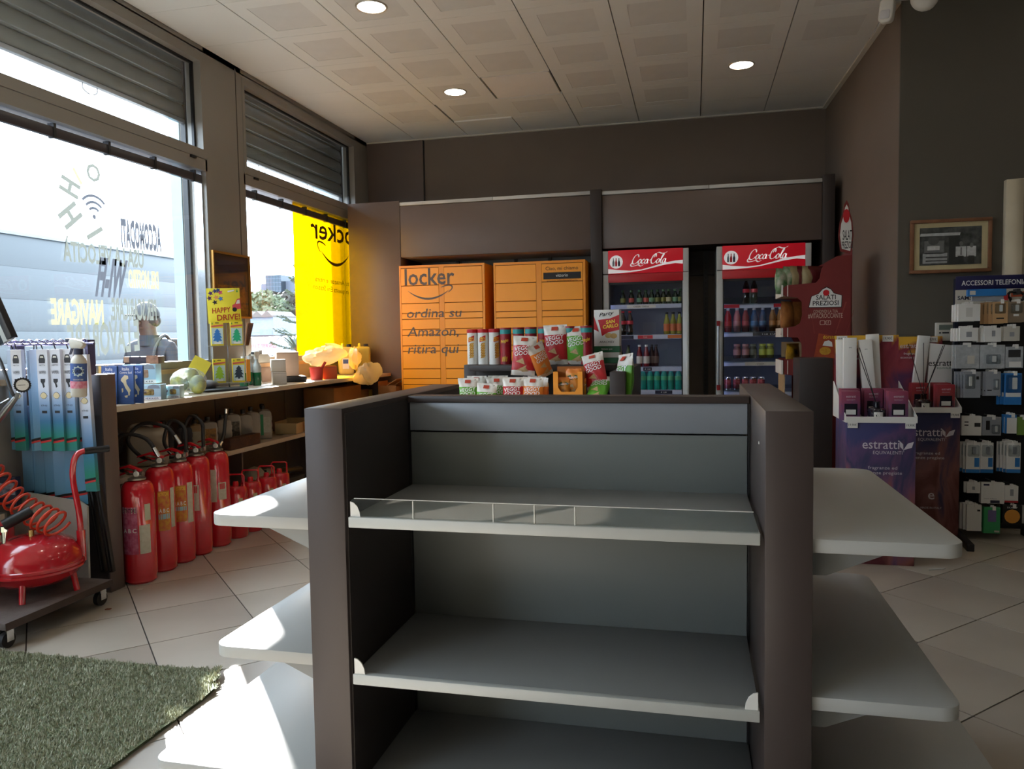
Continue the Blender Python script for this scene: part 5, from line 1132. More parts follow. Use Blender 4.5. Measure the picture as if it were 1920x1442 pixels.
blab = mat('black oil label', (28, 26, 26), .5, col2=(120, 110, 90), scale=60); glab = mat('green oil label', (30, 140, 90), .5); wlab = mat('pale oil label', (196, 196, 180), .5, col2=(170, 170, 150), scale=50); amlab = mat('amber oil label', (206, 150, 60), .5, col2=(60, 50, 40), scale=30)
for (x, y, m_, l, lb, l2, h) in ((-3.32, 4.47, oild, 'dark oil bottle at the left of the row', None, None, .23), (-3.38, 4.36, oild, 'dark oil bottle half hidden by the white canister', None, None, .25), (-3.30, 4.58, oilb, 'beige oil bottle behind a curved hose', wlab, None, .235), (-3.38, 4.70, oild, 'dark oil bottle in the rear row', None, None, .26), (-3.30, 4.72, oilg, 'grey oil bottle with amber label', amlab, None, .24),
        (-3.28, 4.86, oilg, 'grey oil bottle with ribbed grip', None, None, .24), (-3.29, 4.99, oilg, 'grey oil bottle with large black label', blab, None, .27), (-3.38, 5.1, oild, 'dark oil bottle behind the large grey one', None, None, .26), (-3.29, 5.14, oilg, 'grey oil bottle with three grip ribs', None, None, .25), (-3.30, 5.26, oilg, 'grey oil bottle with narrow green strip', None, glab, .26), (-3.27, 5.38, oilg, 'grey oil bottle with green and white label at the front right', wlab, glab, .26), (-3.35, 5.5, oilg, 'grey oil bottle at the right end of the row', None, None, .26)):
    oil((x, y, ZL), l, m_, F_, lb, h, .047, .03, l2)
jc = thing('canister', 'translucent white canister with red cap behind the fire extinguishers', 'canister', (-3.31, 4.1, ZL), R(35)); mk('body', G().box(-.115, .115, -.075, .075, 0, .235), mat('white canister', (196, 188, 170), .45), jc, bev=.025, seg=3); mk('cap', G().lathe([(.026, .235), (.026, .262), (.022, .266)], 14, c=(.06, 0, 0)), red, jc, smooth=40); mk('handle', G().tube(smoothp([(-.1, 0, .22), (-.08, 0, .25), (0, 0, .255), (.03, 0, .23)], 4), .012, 8), mat('white canister', (196, 188, 170), .45), jc, smooth=60)
jd = thing('oil_jug', 'dark blue oil jug in the shadow beside the end panel', 'jug', (-3.28, 3.60, ZL), R(35)); mk('body', G().box(-.06, .06, -.05, .05, 0, .2), mat('dark blue jug', (36, 40, 58), .4), jd, bev=.015); mk('label', G().box(-.045, .045, -.052, -.05, .05, .14), dark, jd); mk('cap', G().lathe([(.02, .2), (.02, .225)], 12), black, jd)
bk = thing('bundled_cloth', 'dark crumpled cloth bundle at the left end of the lower shelf', 'cloth', (-3.355, 3.76, ZL+.02))
g = G(); n = 14
for j in range(9):
    for i in range(n):
        a = 2*math.pi*i/n; tt = math.pi*j/8; rr = 1+.22*math.sin(3*a+j)+.15*math.cos(5*a-2*j); g.v.append((.085*math.sin(tt)*math.cos(a)*rr, .13*math.sin(tt)*math.sin(a)*rr, .15-.15*math.cos(tt)*(1+.1*math.sin(4*a))))
for j in range(8):
    for i in range(n): i2 = (i+1) % n; g.f.append((j*n+i, j*n+i2, (j+1)*n+i2, (j+1)*n+i)); g.mi.append(0)
mk('cloth', g, mat('dark cloth', (30, 32, 40), .8), bk, smooth=80)
wbk = thing('wood_block', 'worn brown wooden block lying in front of the oil bottles', 'block', (-3.19, 4.93, ZL), R(0)); mk('block', G().box(-.035, .035, -.19, .19, 0, .08), mat('worn brown wood', (104, 66, 46), .7, col2=(70, 46, 36), scale=14, bump=.4), wbk, bev=.005)
ctn = thing('open_carton', 'small open cream carton at the end of the lower shelf', 'carton', (-3.27, 5.78, ZL), R(8)); cc = mat('cream card', (196, 172, 126), .7)
mk('bottom', G().box(-.09, .09, -.13, .13, 0, .004), cc, ctn)
for bx in ((-.09, -.086, -.13, .13, 0, .1), (.086, .09, -.13, .13, 0, .085), (-.09, .09, -.13, -.126, 0, .09), (-.09, .09, .126, .13, 0, .11)): mk('side', G().box(*bx), cc, ctn)
mk('tape', G().box(.0901, .0906, .02, .05, .0, .085), mat('brown tape', (156, 116, 70), .4), ctn)
bnd = thing('tool_bundle', 'pale rag and dark tools heaped on the floor under the counter', 'tools', (-3.3, 5.25, .031)); mk('rag', G().ball((0, 0, .2), (.09, .12, .12), 12).ball((.02, .16, .2), (.07, .1, .08), 10), mat('pale rag', (170, 160, 140), .9, bump=.6, bscale=18), bnd, smooth=80); mk('tool_bar', G().cyl((.02, .1, .25), (.06, .6, .2), .025, n=10), black, bnd); mk('crate', G().box(-.12, .1, -.15, .6, 0, .16), dark, bnd)

# ------------------------------------------------------------------ on the worktop
ZC = .976
mblue = mat('map blue', (40, 66, 120), .45, col2=(60, 100, 160), scale=7); myel = mat('map ochre', (212, 172, 90), .5); mland = mat('map land print', (206, 196, 160), .6, var=0)
def mapbox(loc, label, rz=0, tilt=0):
    t = thing('road_map', label, 'map', loc, rz, 'road maps behind the end panel'); t.rotation_euler = (tilt, 0, rz)
    mk('cover', G().box(-.052, .052, 0, .012, 0, .21), mblue, t, bev=.001, seg=1); mk('spine_strip', G().box(-.056, -.04, -.001, .0125, 0, .21), myel, t)
    it = [(-.02, .15), (.0, .17), (.02, .165), (.022, .15), (.008, .142), (.012, .12), (.026, .1), (.036, .085), (.03, .075), (.03, .06), (.022, .055), (.02, .075), (.004, .098), (-.008, .125), (-.022, .138)]
    mk('land_print', G().poly([(a, -.0012, b-.01) for a, b in it]), mland, t); mk('land_print', G().poly([(a, -.0012, b) for a, b in [(-.018, .085), (-.01, .088), (-.008, .07), (-.016, .062)]]), mland, t); mk('land_print', G().poly([(a, -.0012, b) for a, b in [(-.002, .045), (.018, .05), (.016, .036), (.004, .036)]]), mland, t)
    lettering('Italia', (.006, -.0012, .185), (1, 0, 0), (0, 0, 1), .016, wink, t); lettering('Centro Sud', (.006, -.0012, .167), (1, 0, 0), (0, 0, 1), .012, wink, t, width=.07)
    return t
m0 = mapbox((-3.04, 3.60, ZC), 'blue Italia road map at the worktop edge beside the end panel', .12, -.06)
for i, (x, y, l) in enumerate(((-3.13, 3.58, 'blue Italia road map second from the worktop edge'), (-3.245, 3.56, 'blue Italia road map third from the worktop edge'), (-3.36, 3.55, 'blue Italia road map at the window end of the row'), (-3.03, 3.66, 'blue Italia road map behind the one at the edge'), (-3.14, 3.64, 'blue Italia road map in the rear row'))):
    q = dup(m0, (x, y, ZC), .1, l); q.rotation_euler = (-.06, 0, .1)
# toy boxes with windows
tb = mat('toy box pale blue', (170, 204, 216), .45); tbd = mat('toy window dark', (80, 60, 44), .5, col2=(196, 170, 80), scale=30); tbw = mat('toy window brown', (130, 96, 70), .5, col2=(190, 160, 130), scale=24); figm = mat('toy figure print', (36, 34, 48), .5, col2=(120, 50, 50), scale=40)
def toybox(loc, label, w_, h, d, wm, rz):
    t = thing('toy_box', label, 'toy box', loc, rz, 'toy boxes with windows on the worktop')
    mk('carton', G().box(-w_, w_, 0, d, 0, h), tb, t, bev=.002); mk('window_opening', G().prism(rrect(-w_*.3, w_*.55, h*.3, h*.72, .008), -.0012, .0, 'xz'), wm, t)
    mk('product', G().ball((w_*.1, -.004, h*.5), (w_*.28, .008, h*.15), 10), wm, t, smooth=60)
    mk('arch_print', G().prism([(p[0], p[1]) for p in [(w_*.1, h*.75), (w_*.95, h*.75), (w_*.85, h*.95), (w_*.5, h*1.02), (w_*.2, h*.95)]], -.0015, .001, 'xz'), mat('arch grey', (126, 138, 146), .5), t)
    mk('figure_print', G().poly([(a*w_, -.0015, b*h) for a, b in [(-.8, .2), (-.68, .2), (-.66, .45), (-.5, .6), (-.55, .66), (-.66, .6), (-.66, .72), (-.72, .84), (-.8, .84), (-.84, .74), (-.78, .66), (-.9, .5), (-.86, .46), (-.78, .52)]]), figm, t)
    mk('foot_band', G().box(-w_, w_, -.0018, .0, 0, h*.2), white, t); lettering('DEKKER', (w_*.35, -.0024, h*.05), (1, 0, 0), (0, 0, 1), h*.1, ink, t, width=w_*1.0)
    return t
toybox((-3.13, 3.88, ZC), 'pale blue toy box with yellow toy in its window, lower one at the worktop edge', .085, .088, .1, tbd, .35)
toybox((-3.06, 4.02, ZC), 'small toy box beside the lower pale blue one', .045, .075, .08, tbd, .3)
toybox((-3.25, 3.98, ZC+.09), 'pale blue toy box with brown toy in its window, stacked on the lower one', .095, .115, .1, tbw, .35)
tp = thing('flat_box', 'dark flat box with a hair picture, topmost on the toy boxes', 'box', (-3.31, 4.10, ZC+.207), .35); mk('carton', G().box(-.1, .1, -.05, .07, 0, .045), mat('dark purple box', (52, 40, 52), .35), tp, bev=.002); mk('print', G().box(.03, .1, -.0515, -.05, .0, .05), mat('hair print', (120, 80, 56), .5, col2=(180, 130, 100), scale=26), tp); mk('print', G().box(-.1, -.07, -.0515, -.05, .01, .045), mat('skin print', (180, 140, 110), .5), tp)
tag(mk('blue_folder', G().box(-.14, .1, -.09, .09, 0, .02), mat('blue folder', (40, 70, 140), .4), bev=.004, loc=(-3.36, 3.92, ZC+.25), rot=(.1, 0, .3)), 'blue folder lying behind the dark flat box', 'folder')
bpy.data.objects['blue_folder'].location.z = ZC+.0
fold = bpy.data.objects['blue_folder']; fold.location = (-3.38, 4.12, 1.15); fold.scale = (.5, 1, 1)
# plastic bag of balls, tray, leaflet
bl2 = thing('toy_bag', 'clear bag of grey and yellow balls on a black tray', 'bag', (-3.2, 4.42, ZC), .3)
g = G()
for (x, y, z, r_) in ((-.05, 0, .07, .058), (.06, .01, .06, .055), (.0, .05, .1, .06)): g.ball((x, y, z), (r_, r_, r_*1.15), 14)
mk('balls', g, mat('grey yellow balls', (150, 166, 160), .3, col2=(200, 190, 90), scale=18, var=.3), bl2, smooth=60); mk('wrap', G().ball((0, .02, .085), (.12, .085, .085), 14), blm, bl2, smooth=60)
tag(mk('black_tray', G().prism(rrect(-.17, .17, -.09, .09, .03), 0, .014, 'xy'), black, bev=.004, loc=(-3.16, 4.66, ZC), rot=(0, 0, 1.2)), 'flat black tray on the worktop under the air freshener rack', 'tray')
bl2.location.y = 4.36
lf = thing('yellow_leaflet', 'yellow leaflet leaning against the window behind the toy bag', 'leaflet', (-3.36, 4.62, ZC+.075), .5); lf.rotation_euler = (-.3, .5, .5); mk('sheet', G().box(-.06, .06, 0, .003, 0, .17), mat('leaflet yellow', (214, 196, 60), .6), lf)
tag(mk('grey_pouch', G().ball((0, 0, .03), (.07, .1, .035), 14), mat('grey pouch', (96, 98, 104), .4), smooth=60, loc=(-3.3, 4.72, ZC+.006), rot=(0, 0, .3)), 'grey pouch lying behind the toy bag on the worktop', 'pouch')
tag(mk('paper_sheet', G().box(-.05, .05, -.09, .09, 0, .001), white, loc=(-3.06, 4.78, ZC), rot=(0, 0, .2)), 'loose white paper lying on the worktop edge', 'paper')

# air freshener rack
rk = thing('freshener_rack', 'wire rack with yellow HAPPY DRIVE! card on the worktop', 'rack', (-3.27, 4.93, ZC), R(38))
wire = mat('rack wire', (150, 150, 150), .3, metal=1)
mk('base', G().box(-.12, .12, -.05, .09, 0, .006), dark, rk); mk('post', G().cyl((0, .03, .0), (0, .03, .66), .006, n=8), wire, rk)
for z in (.02, .285): 
    mk('wire_shelf', G().tube([(-.13, -.07, z+.02), (.13, -.07, z+.02), (.13, .08, z+.02), (-.13, .08, z+.02)], .003, 6, closed=True).tube([(-.13, -.02, z+.02), (.13, -.02, z+.02)], .0025, 6).tube([(-.13, .03, z+.02), (.13, .03, z+.02)], .0025, 6).tube([(0, -.07, z+.02), (0, .08, z+.02)], .0025, 6), wire, rk)
mk('back_frame', G().tube([(-.11, .06, .02), (-.11, .06, .5), (.11, .06, .5), (.11, .06, .02)], .003, 6), wire, rk)
hy = mat('happy yellow', (228, 214, 60), .5); hc = mk('header_card', G().box(-.112, .112, .005, .009, .47, .72), hy, rk, bev=.001); hc.rotation_euler = (0, -.03, 0)
hr = mat('happy red', (176, 60, 36), .5, var=0)
lettering('HAPPY', (-.02, .0035, .545), (1, 0, .06), (0, 0, 1), .036, hr, hc, width=.125, bold=.02); lettering('DRIVE!', (.025, .0035, .492), (1, 0, .04), (0, 0, 1), .04, hr, hc, width=.155, bold=.02)
for k, (x, z, c) in enumerate(((-.085, .685, (80, 50, 110)), (-.055, .70, (60, 60, 120)), (-.02, .69, (200, 80, 110)), (-.095, .65, (90, 50, 90)), (-.05, .655, (220, 150, 100)), (-.02, .645, (60, 110, 180)), (-.06, .62, (40, 40, 60)), (-.035, .705, (50, 70, 120)))):
    fl_ = [(x+(.02 if i % 2 else .009)*math.cos(R(36*i)), z+(.02 if i % 2 else .009)*math.sin(R(36*i))) for i in range(10)]
    mk('flower_print', G().poly([(a, .0036-.0002*k, b) for a, b in fl_]), mat('flower %d' % k, c, .5, var=0), hc)
cred = mat('car print red', (196, 70, 76), .5, var=0)
mk('car_print', G().poly([(a, .0034, b) for a, b in [(.055, .565), (.112, .57), (.112, .645), (.09, .64), (.072, .605), (.056, .598)]]), cred, hc); mk('car_window_print', G().poly([(a, .0028, b) for a, b in [(.08, .605), (.108, .608), (.108, .635), (.092, .632)]]), offw, hc); mk('wheel_print', G().poly([(a, .0026, b) for a, b in circ(.07, .565, .016, 12)]), ink, hc)
mk('logo_print', G().poly([(a, .0034, b) for a, b in [(.03, .69), (.075, .697), (.075, .708), (.03, .70)]]), white, hc); mk('leaf_print', G().poly([(a, .0034, b) for a, b in [(.088, .69), (.1, .69), (.094, .715)]]), mat('leaf green', (60, 150, 70), .5, var=0), hc)
tree = [(-.006, 0), (.006, 0), (.006, .014), (.026, .012), (.016, .03), (.028, .032), (.014, .05), (.024, .052), (.01, .066), (.016, .069), (0, .088), (-.016, .069), (-.01, .066), (-.024, .052), (-.014, .05), (-.028, .032), (-.016, .03), (-.026, .012), (-.006, .014)]
pkx = mat('packet yellow', (222, 200, 50), .45); pkb = mat('packet clear front', (190, 208, 206), .3)
def packet(x, y, z, label, c):
    l = rk.matrix_basis @ Vector((x, y, z))
    t = thing('freshener_packet', label, 'air freshener', l, R(38), 'air freshener packets on the wire rack')
    mk('card', G().box(-.042, .042, 0, .05, 0, .17), pkx, t, bev=.001, seg=1); mk('front_film', G().box(-.038, .038, -.001, .0, .012, .125), pkb, t)
    mk('tree_print', G().prism([(a*1.15, .02+b*1.15) for a, b in tree], -.002, -.001, 'xz'), c, t); mk('band_print', G().prism([(-.04, .13), (.04, .14), (.04, .15), (-.04, .142)], -.0015, 0, 'xz'), mat('packet red band', (200, 90, 80), .5), t)
    mk('name_tag', G().box(-.022, .022, -.0026, -.002, .012, .026), white, t); mk('slot', G().box(-.012, .012, -.0006, .0, .158, .164), dark, t); mk('corner_print', G().poly([(-.036, -.0008, .152), (-.026, -.0008, .152), (-.031, -.0008, .166)]), mat('leaf green', (60, 150, 70), .5, var=0), t)
tblu = mat('tree blue', (50, 120, 190), .5, var=0); tgrn = mat('tree green', (40, 170, 120), .5, var=0); tlim = mat('tree lime', (160, 200, 60), .5, var=0); tblk = mat('tree black', (40, 56, 70), .5, var=0)
packet(-.075, -.06, .308, 'air freshener packet with blue tree, upper left', tblu); packet(.055, -.06, .308, 'air freshener packet with green tree, upper right', tgrn); packet(-.07, -.06, .043, 'air freshener packet with lime tree, lower left', tlim); packet(.06, -.06, .043, 'air freshener packet with dark blue tree, lower right', tblk)
for k in range(5):
    l = rk.matrix_basis @ Vector((.115+.006*k, -.02+.012*k, .308)); t = thing('freshener_card', ('front', 'second', 'third', 'fourth', 'rearmost')[k]+' of the brown edged freshener cards fanned at the rack side', 'air freshener', l, R(38), 'freshener cards fanned at the rack side'); t.rotation_euler = (0, .12+.03*k, R(38)); mk('card', G().box(-.001, .001, -.04, .04, 0, .165), mat('card brown edge', (150, 100, 60), .5), t)
l = rk.matrix_basis @ Vector((.13, -.01, .045)); t = thing('freshener_card', 'orange freshener card at the lower right side of the rack', 'air freshener', l, R(38)); mk('card', G().box(-.012, .012, -.03, .03, 0, .16), mat('orange card', (214, 120, 40), .5), t)

# bottles and boxes further along the worktop
def simple_bottle(name, label, cat, loc, prof, ms, mats): t = bottle(name, label, cat, prof, mats, ms, None); t.location = loc; return t
gg = gl('green wash liquid', (30, 110, 70))
SP = [(.03, 0), (.034, .006), (.034, .09), (.034, .1), (.034, .14), (.026, .16), (.014, .18), (.014, .2), (.018, .2), (.018, .225), (.0001, .226)]; SPM = [0, 0, 0, 1, 1, 1, 1, 2, 2, 2]
for i, (x, y, l) in enumerate(((-3.30, 5.16, 'green glass cleaner bottle with clear neck, beside the rack'), (-3.24, 5.24, 'green liquid bottle with white spray head, in front of the white boxes'), (-3.34, 5.30, 'green bottle half hidden behind the spray bottle'))):
    b_ = bottle('cleaner_bottle', l, 'bottle', SP, [gg, mat('clear neck', (190, 200, 200), .2), white], SPM, 'green cleaner bottles on the worktop'); b_.location = (x, y, ZC)
    if i == 1: mk('spray_head', G().box(-.02, .02, -.045, .02, .225, .26), white, b_, bev=.006); mk('nozzle', G().box(-.01, .01, -.055, -.045, .24, .255), dark, b_)
wcd = mat('white packing card', (206, 196, 184), .6, var=.05)
def cbox(loc, w_, d, h, label, m_, rz, name='cardboard_box', cat='box', bev=.003, group=None):
    t = thing(name, label, cat, loc, rz, group); mk('carton', G().box(-w_, w_, -d, d, 0, h), m_, t, bev=bev); mk('lid_seam', G().box(-w_-.0004, w_+.0004, -.002, .002, h-.0005, h+.0008), dark, t); mk('flap_edge', G().box(-w_*.98, w_*.98, -d-.0006, -d, h-.012, h-.010), mat('flap line', (120, 104, 88), .7), t)
    return t
cbox((-3.16, 5.42, ZC), .052, .05, .095, 'lower of two stacked small white boxes', wcd, R(38)); cbox((-3.165, 5.42, ZC+.098), .052, .05, .095, 'upper of two stacked small white boxes', wcd, R(38))
bx_ = cbox((-3.27, 5.74, ZC+.05), .085, .09, .195, 'pale brown carton with white top in a black tray', mat('pale brown carton', (176, 150, 130), .65), R(36)); 
tr_ = thing('black_crate', 'black tray under the pale brown carton', 'tray', (-3.25, 5.75, ZC), R(36)); mk('crate', G().box(-.13, .12, -.11, .11, 0, .047), black, tr_, bev=.01)
dv = thing('drill_case', 'grey white plastic device lying behind the small white boxes', 'device', (-3.40, 5.55, 1.14), R(80)); mk('housing', G().prism([(-.1, 0), (.09, 0), (.1, .03), (.05, .07), (-.08, .075), (-.1, .05)], -.04, .04, 'xz'), offw, dv, bev=.008); mk('knob', G().lathe([(.018, .07), (.018, .1)], 12), mat('grey knob', (150, 146, 140), .5), dv)
rbk = thing('red_bucket', 'red plastic bucket with a red brush handle beside the black tray', 'bucket', (-3.14, 6.0, ZC)); mk('tub', G().lathe([(.05, 0), (.058, .1), (.062, .1), (.062, .108), (.054, .108), (.047, .006)], 20), mat('bucket red', (206, 70, 64), .4), rbk, smooth=40); mk('brush_handle', G().cyl((.0, 0, .03), (.06, .05, .15), .012, n=8), mat('bucket red', (206, 70, 64), .4), rbk)
cbox((-3.12, 6.20, ZC), .06, .075, .11, 'rust orange box beside the red bucket', mat('rust orange box', (190, 92, 50), .6), R(30))
# yellow bag: a slumped translucent sack
yb_ = thing('plastic_bag', 'crumpled yellow plastic bag drooping over the worktop edge', 'bag', (-3.06, 6.38, ZC))
def blob(f, nu=22, nv=14):
    g = G()
    for j in range(nv+1):
        for i in range(nu): g.v.append(tuple(f(2*math.pi*i/nu, math.pi*j/nv)))
    for j in range(nv):
        for i in range(nu): i2 = (i+1) % nu; g.f.append((j*nu+i, j*nu+i2, (j+1)*nu+i2, (j+1)*nu+i)); g.mi.append(0)
    return g
def bg1(a, t): k = 1+.10*math.sin(5*a+3*t)+.08*math.sin(9*a-4*t)+.06*math.cos(13*a+7*t); return (-.12+.13*math.sin(t)*math.cos(a)*k, .31*math.sin(t)*math.sin(a)*k-.13, .205-.075*math.cos(t)*k+.025*math.sin(a))
def bg2(a, t): k = 1+.16*math.sin(4*a+2*t)+.1*math.sin(9*a+3*t)+.08*math.cos(15*a-5*t); return (.128+.055*math.sin(t)*math.cos(a)*k, .22+.26*math.sin(t)*math.sin(a)*k, .02-.085*math.cos(t)*k-.03*math.cos(3*a)*math.sin(t))
def bg3(a, t): k = 1+.2*math.sin(3*a+4*t)+.12*math.sin(8*a); return (.02+.05*math.sin(t)*math.cos(a)*k, .17+.06*math.sin(t)*math.sin(a)*k, .17-.085*math.cos(t)*k)
def bagmat():
    M = bpy.data.materials.new('yellow plastic film'); M.use_nodes = True; nt = M.node_tree; N = nt.nodes; L = nt.links; N.remove(N['Principled BSDF']); o = N['Material Output']
    d = N.new('ShaderNodeBsdfDiffuse'); d.inputs[0].default_value = rgb((238, 230, 205)); tl = N.new('ShaderNodeBsdfTranslucent'); tl.inputs[0].default_value = rgb((245, 238, 210)); gy = N.new('ShaderNodeBsdfGlossy'); gy.inputs['Roughness'].default_value = .3
    m1 = N.new('ShaderNodeMixShader'); m1.inputs[0].default_value = .5; m2 = N.new('ShaderNodeMixShader'); m2.inputs[0].default_value = .08
    L.new(d.outputs[0], m1.inputs[1]); L.new(tl.outputs[0], m1.inputs[2]); L.new(m1.outputs[0], m2.inputs[1]); L.new(gy.outputs[0], m2.inputs[2]); L.new(m2.outputs[0], o.inputs[0])
    return M
bm_ = bagmat()
mk('bag_body', blob(bg1), bm_, yb_, smooth=50); mk('bag_skirt', blob(bg2), bm_, yb_, smooth=50); mk('bag_knot', blob(bg3), bm_, yb_, smooth=50)
def jerry(loc, label, m_, rz):
    t = thing('jerrycan', label, 'canister', loc, rz, 'plastic jerrycans on the worktop'); mk('body', G().box(-.07, .07, -.1, .1, 0, .27), m_, t, bev=.03, seg=3); mk('cap', G().lathe([(.024, .265), (.024, .295), (.018, .298)], 12, c=(.03, -.03, 0)), navy, t, smooth=40); mk('handle', G().tube(smoothp([(-.03, .07, .25), (-.03, .05, .29), (-.03, -.02, .29), (-.03, -.05, .26)], 4), .011, 8), m_, t, smooth=60)
    return t
j1 = jerry((-3.31, 6.93, ZC), 'cream jerrycan with blue label behind the yellow bag', mat('jerrycan cream', (214, 196, 120), .4), R(30)); mk('label', G().box(-.04, .02, -.1012, -.1, .06, .16), white, j1); mk('label_print', G().box(-.035, .015, -.1018, -.1012, .11, .15), mat('label blue', (60, 90, 150), .5, var=0), j1)
jerry((-3.24, 7.17, ZC), 'yellow green jerrycan next to the wall unit', mat('jerrycan yellow', (206, 190, 90), .4), R(30))
kraftb = mat('brown cardboard', (168, 116, 66), .75, var=.08, scale=9)
cbox((-3.3, 6.62, ZL), .15, .29, .33, 'large brown cardboard box on the lower counter shelf', kraftb, 0, cat='carton'); cbox((-3.3, 7.06, ZL), .12, .1, .27, 'small brown cardboard box beside the large one', kraftb, 0, cat='carton')
cbox((-3.28, 7.21, ZL), .1, .04, .26, 'yellow edged box at the end of the lower shelf', mat('yellow box', (214, 180, 50), .6), 0)
oc = thing('open_carton', 'open brown carton standing before the wall unit pilaster', 'carton', (-2.935, 7.15, 0), .0)
for bx in ((-.09, .1, -.12, -.116, 0, .86), (-.09, .1, .116, .12, 0, .88), (-.09, -.086, -.12, .12, 0, .9), (.096, .1, -.12, .12, 0, .85), (-.09, .1, -.12, .12, .3, .304)): mk('side', G().box(*bx), kraftb, oc)
mk('flap', G().prism([(0, .86), (.1, .92), (.1, .925), (0, .865)], -.11, .11, 'xz'), mat('pale card', (190, 150, 100), .7), oc)

# framed night picture on the pier
np_ = thing('framed_picture', 'dark night city picture in a thin gold frame on the window pier', 'picture', (-3.497, 5.34, 1.745)); gldf = mat('gold frame', (176, 130, 60), .35, metal=.5)
for bx in ((0, .02, -.245, .245, .235, .25), (0, .02, -.245, .245, -.25, -.235), (0, .02, -.245, -.232, -.235, .235), (0, .02, .232, .245, -.235, .235)): mk('frame_side', G().box(*bx), gldf, np_)
mk('print', G().box(.001, .006, -.232, .232, -.235, .235), mat('night mount', (62, 44, 40), .4), np_); mk('night_print', G().box(.006, .007, -.18, .18, .0, .19), mat('night sky print', (54, 50, 66), .5), np_); mk('night_print', G().box(.006, .007, -.18, .18, -.19, .0), mat('night city print', (70, 44, 34), .5, col2=(150, 100, 60), scale=40), np_)
mk('glazing', G().box(.009, .0095, -.232, .232, -.235, .235), clear, np_)

# ------------------------------------------------------------------ wiper blades hanging on the end panel
def wipmat(name, stops):
    if name in MATS: return MATS[name]
    M = bpy.data.materials.new(name); M.use_nodes = True; nt = M.node_tree; N = nt.nodes; L = nt.links; p = N['Principled BSDF']; p.inputs['Roughness'].default_value = .3
    tc = N.new('ShaderNodeTexCoord'); sp = N.new('ShaderNodeSeparateXYZ'); rp = N.new('ShaderNodeValToRGB'); e = rp.color_ramp.elements
    while len(e) < len(stops): e.new(.5)
    for i, (pos, c) in enumerate(stops): e[i].position = pos; e[i].color = rgb(c)
    L.new(tc.outputs['Generated'], sp.inputs[0]); L.new(sp.outputs['Z'], rp.inputs[0]); L.new(rp.outputs[0], p.inputs['Base Color']); MATS[name] = M
    return M
wm1 = wipmat('wiper packet print', [(0, (60, 130, 130)), (.12, (50, 140, 120)), (.3, (70, 120, 160)), (.48, (140, 165, 196)), (.62, (200, 205, 216)), (1, (214, 216, 222))])
wm2 = wipmat('wiper packet back', [(0, (90, 150, 180)), (.4, (110, 160, 200)), (1, (180, 196, 220))])
icon = mat('wiper icon print', (34, 34, 38), .6, var=0); tan_ = mat('icon tan', (206, 190, 150), .6, var=0)
def wiper(loc, label, h=.52, w_=.033, rz=0, prints=True, roll=0, m_=None):
    t = thing('wiper_packet', label, 'wiper blade', loc, rz, 'hanging wiper blade packets'); t.rotation_euler = (0, roll, rz)
    mk('packet', G().box(-w_, w_, 0, .022, -h, 0), m_ or wm1, t, bev=.001, seg=1)
    mk('hang_eye', G().tube([(0, .01, -.005), (.0, .0, .02), (0, -.004, .035)], .003, 6), black, t)
    mk('foot_print', G().prism([(-w_, -h+.05), (w_, -h+.062), (w_, -h+.074), (-w_, -h+.062)], -.001, 0, 'xz'), ink, t); mk('foot_print', G().prism([(-w_, -h+.04), (w_, -h+.052), (w_, -h+.062), (-w_, -h+.05)], -.001, 0, 'xz'), mat('red print', (190, 50, 50), .6, var=0), t)
    if prints:
        car = [(-.02, -.075), (.02, -.075), (.022, -.058), (.016, -.04), (.012, -.032), (-.012, -.032), (-.016, -.04), (-.022, -.058)]
        mk('car_print', G().poly([(a*.9, -.0008, b+.005) for a, b in car]), icon, t); mk('car_glass_print', G().poly([(a, -.0014, b) for a, b in [(-.011, -.043), (.011, -.043), (.008, -.034), (-.008, -.034)]]), offw, t)
        lettering('METTA', (0, -.0008, -.084), (1, 0, 0), (0, 0, 1), .007, icon, t, width=.036); lettering('WIPER', (0, -.0008, -.125), (1, 0, 0), (0, 0, 1), .017, icon, t, width=.042)
        mk('clip_print', G().poly([(a, -.0008, b) for a, b in [(-.014, -.15), (.014, -.15), (.012, -.165), (.004, -.172), (.01, -.19), (.0, -.196), (-.006, -.175), (-.014, -.165)]]), icon, t)
        fan = [(.024*math.cos(R(a)), -.255+.036*math.sin(R(a))) for a in (30, 60, 90, 120, 150)]+[(-.008, -.25), (.008, -.25)]
        mk('fan_outline', G().poly([(a*1.1, -.0008, -.24+(b+.24)*1.1) for a, b in fan]), icon, t); mk('fan_print', G().poly([(a, -.0014, b) for a, b in fan]), tan_, t)
        lettering('KTP-450', (0, -.0008, -.29), (1, 0, 0), (0, 0, 1), .009, icon, t, width=.036); mk('code_print', G().box(-.015, .015, -.0008, 0, -.325, -.312), icon, t)
    return t
ZW = 1.285
wq = wiper((-3.375, 3.24, ZW), 'white and blue wiper packet hanging left of the tyre gauge')
for (x, y, l) in ((-3.215, 3.24, 'white and blue wiper packet right of the tyre gauge'), (-3.147, 3.25, 'white and blue wiper packet, third with wiper symbol from the left'), (-3.085, 3.265, 'white and blue wiper packet, fourth with wiper symbol, half covered')): dup(wq, (x, y, ZW), 0, l)
nop = wiper((-3.43, 3.27, ZW), 'pale blue wiper packet seen edge on at the far left', prints=False, m_=wm2)
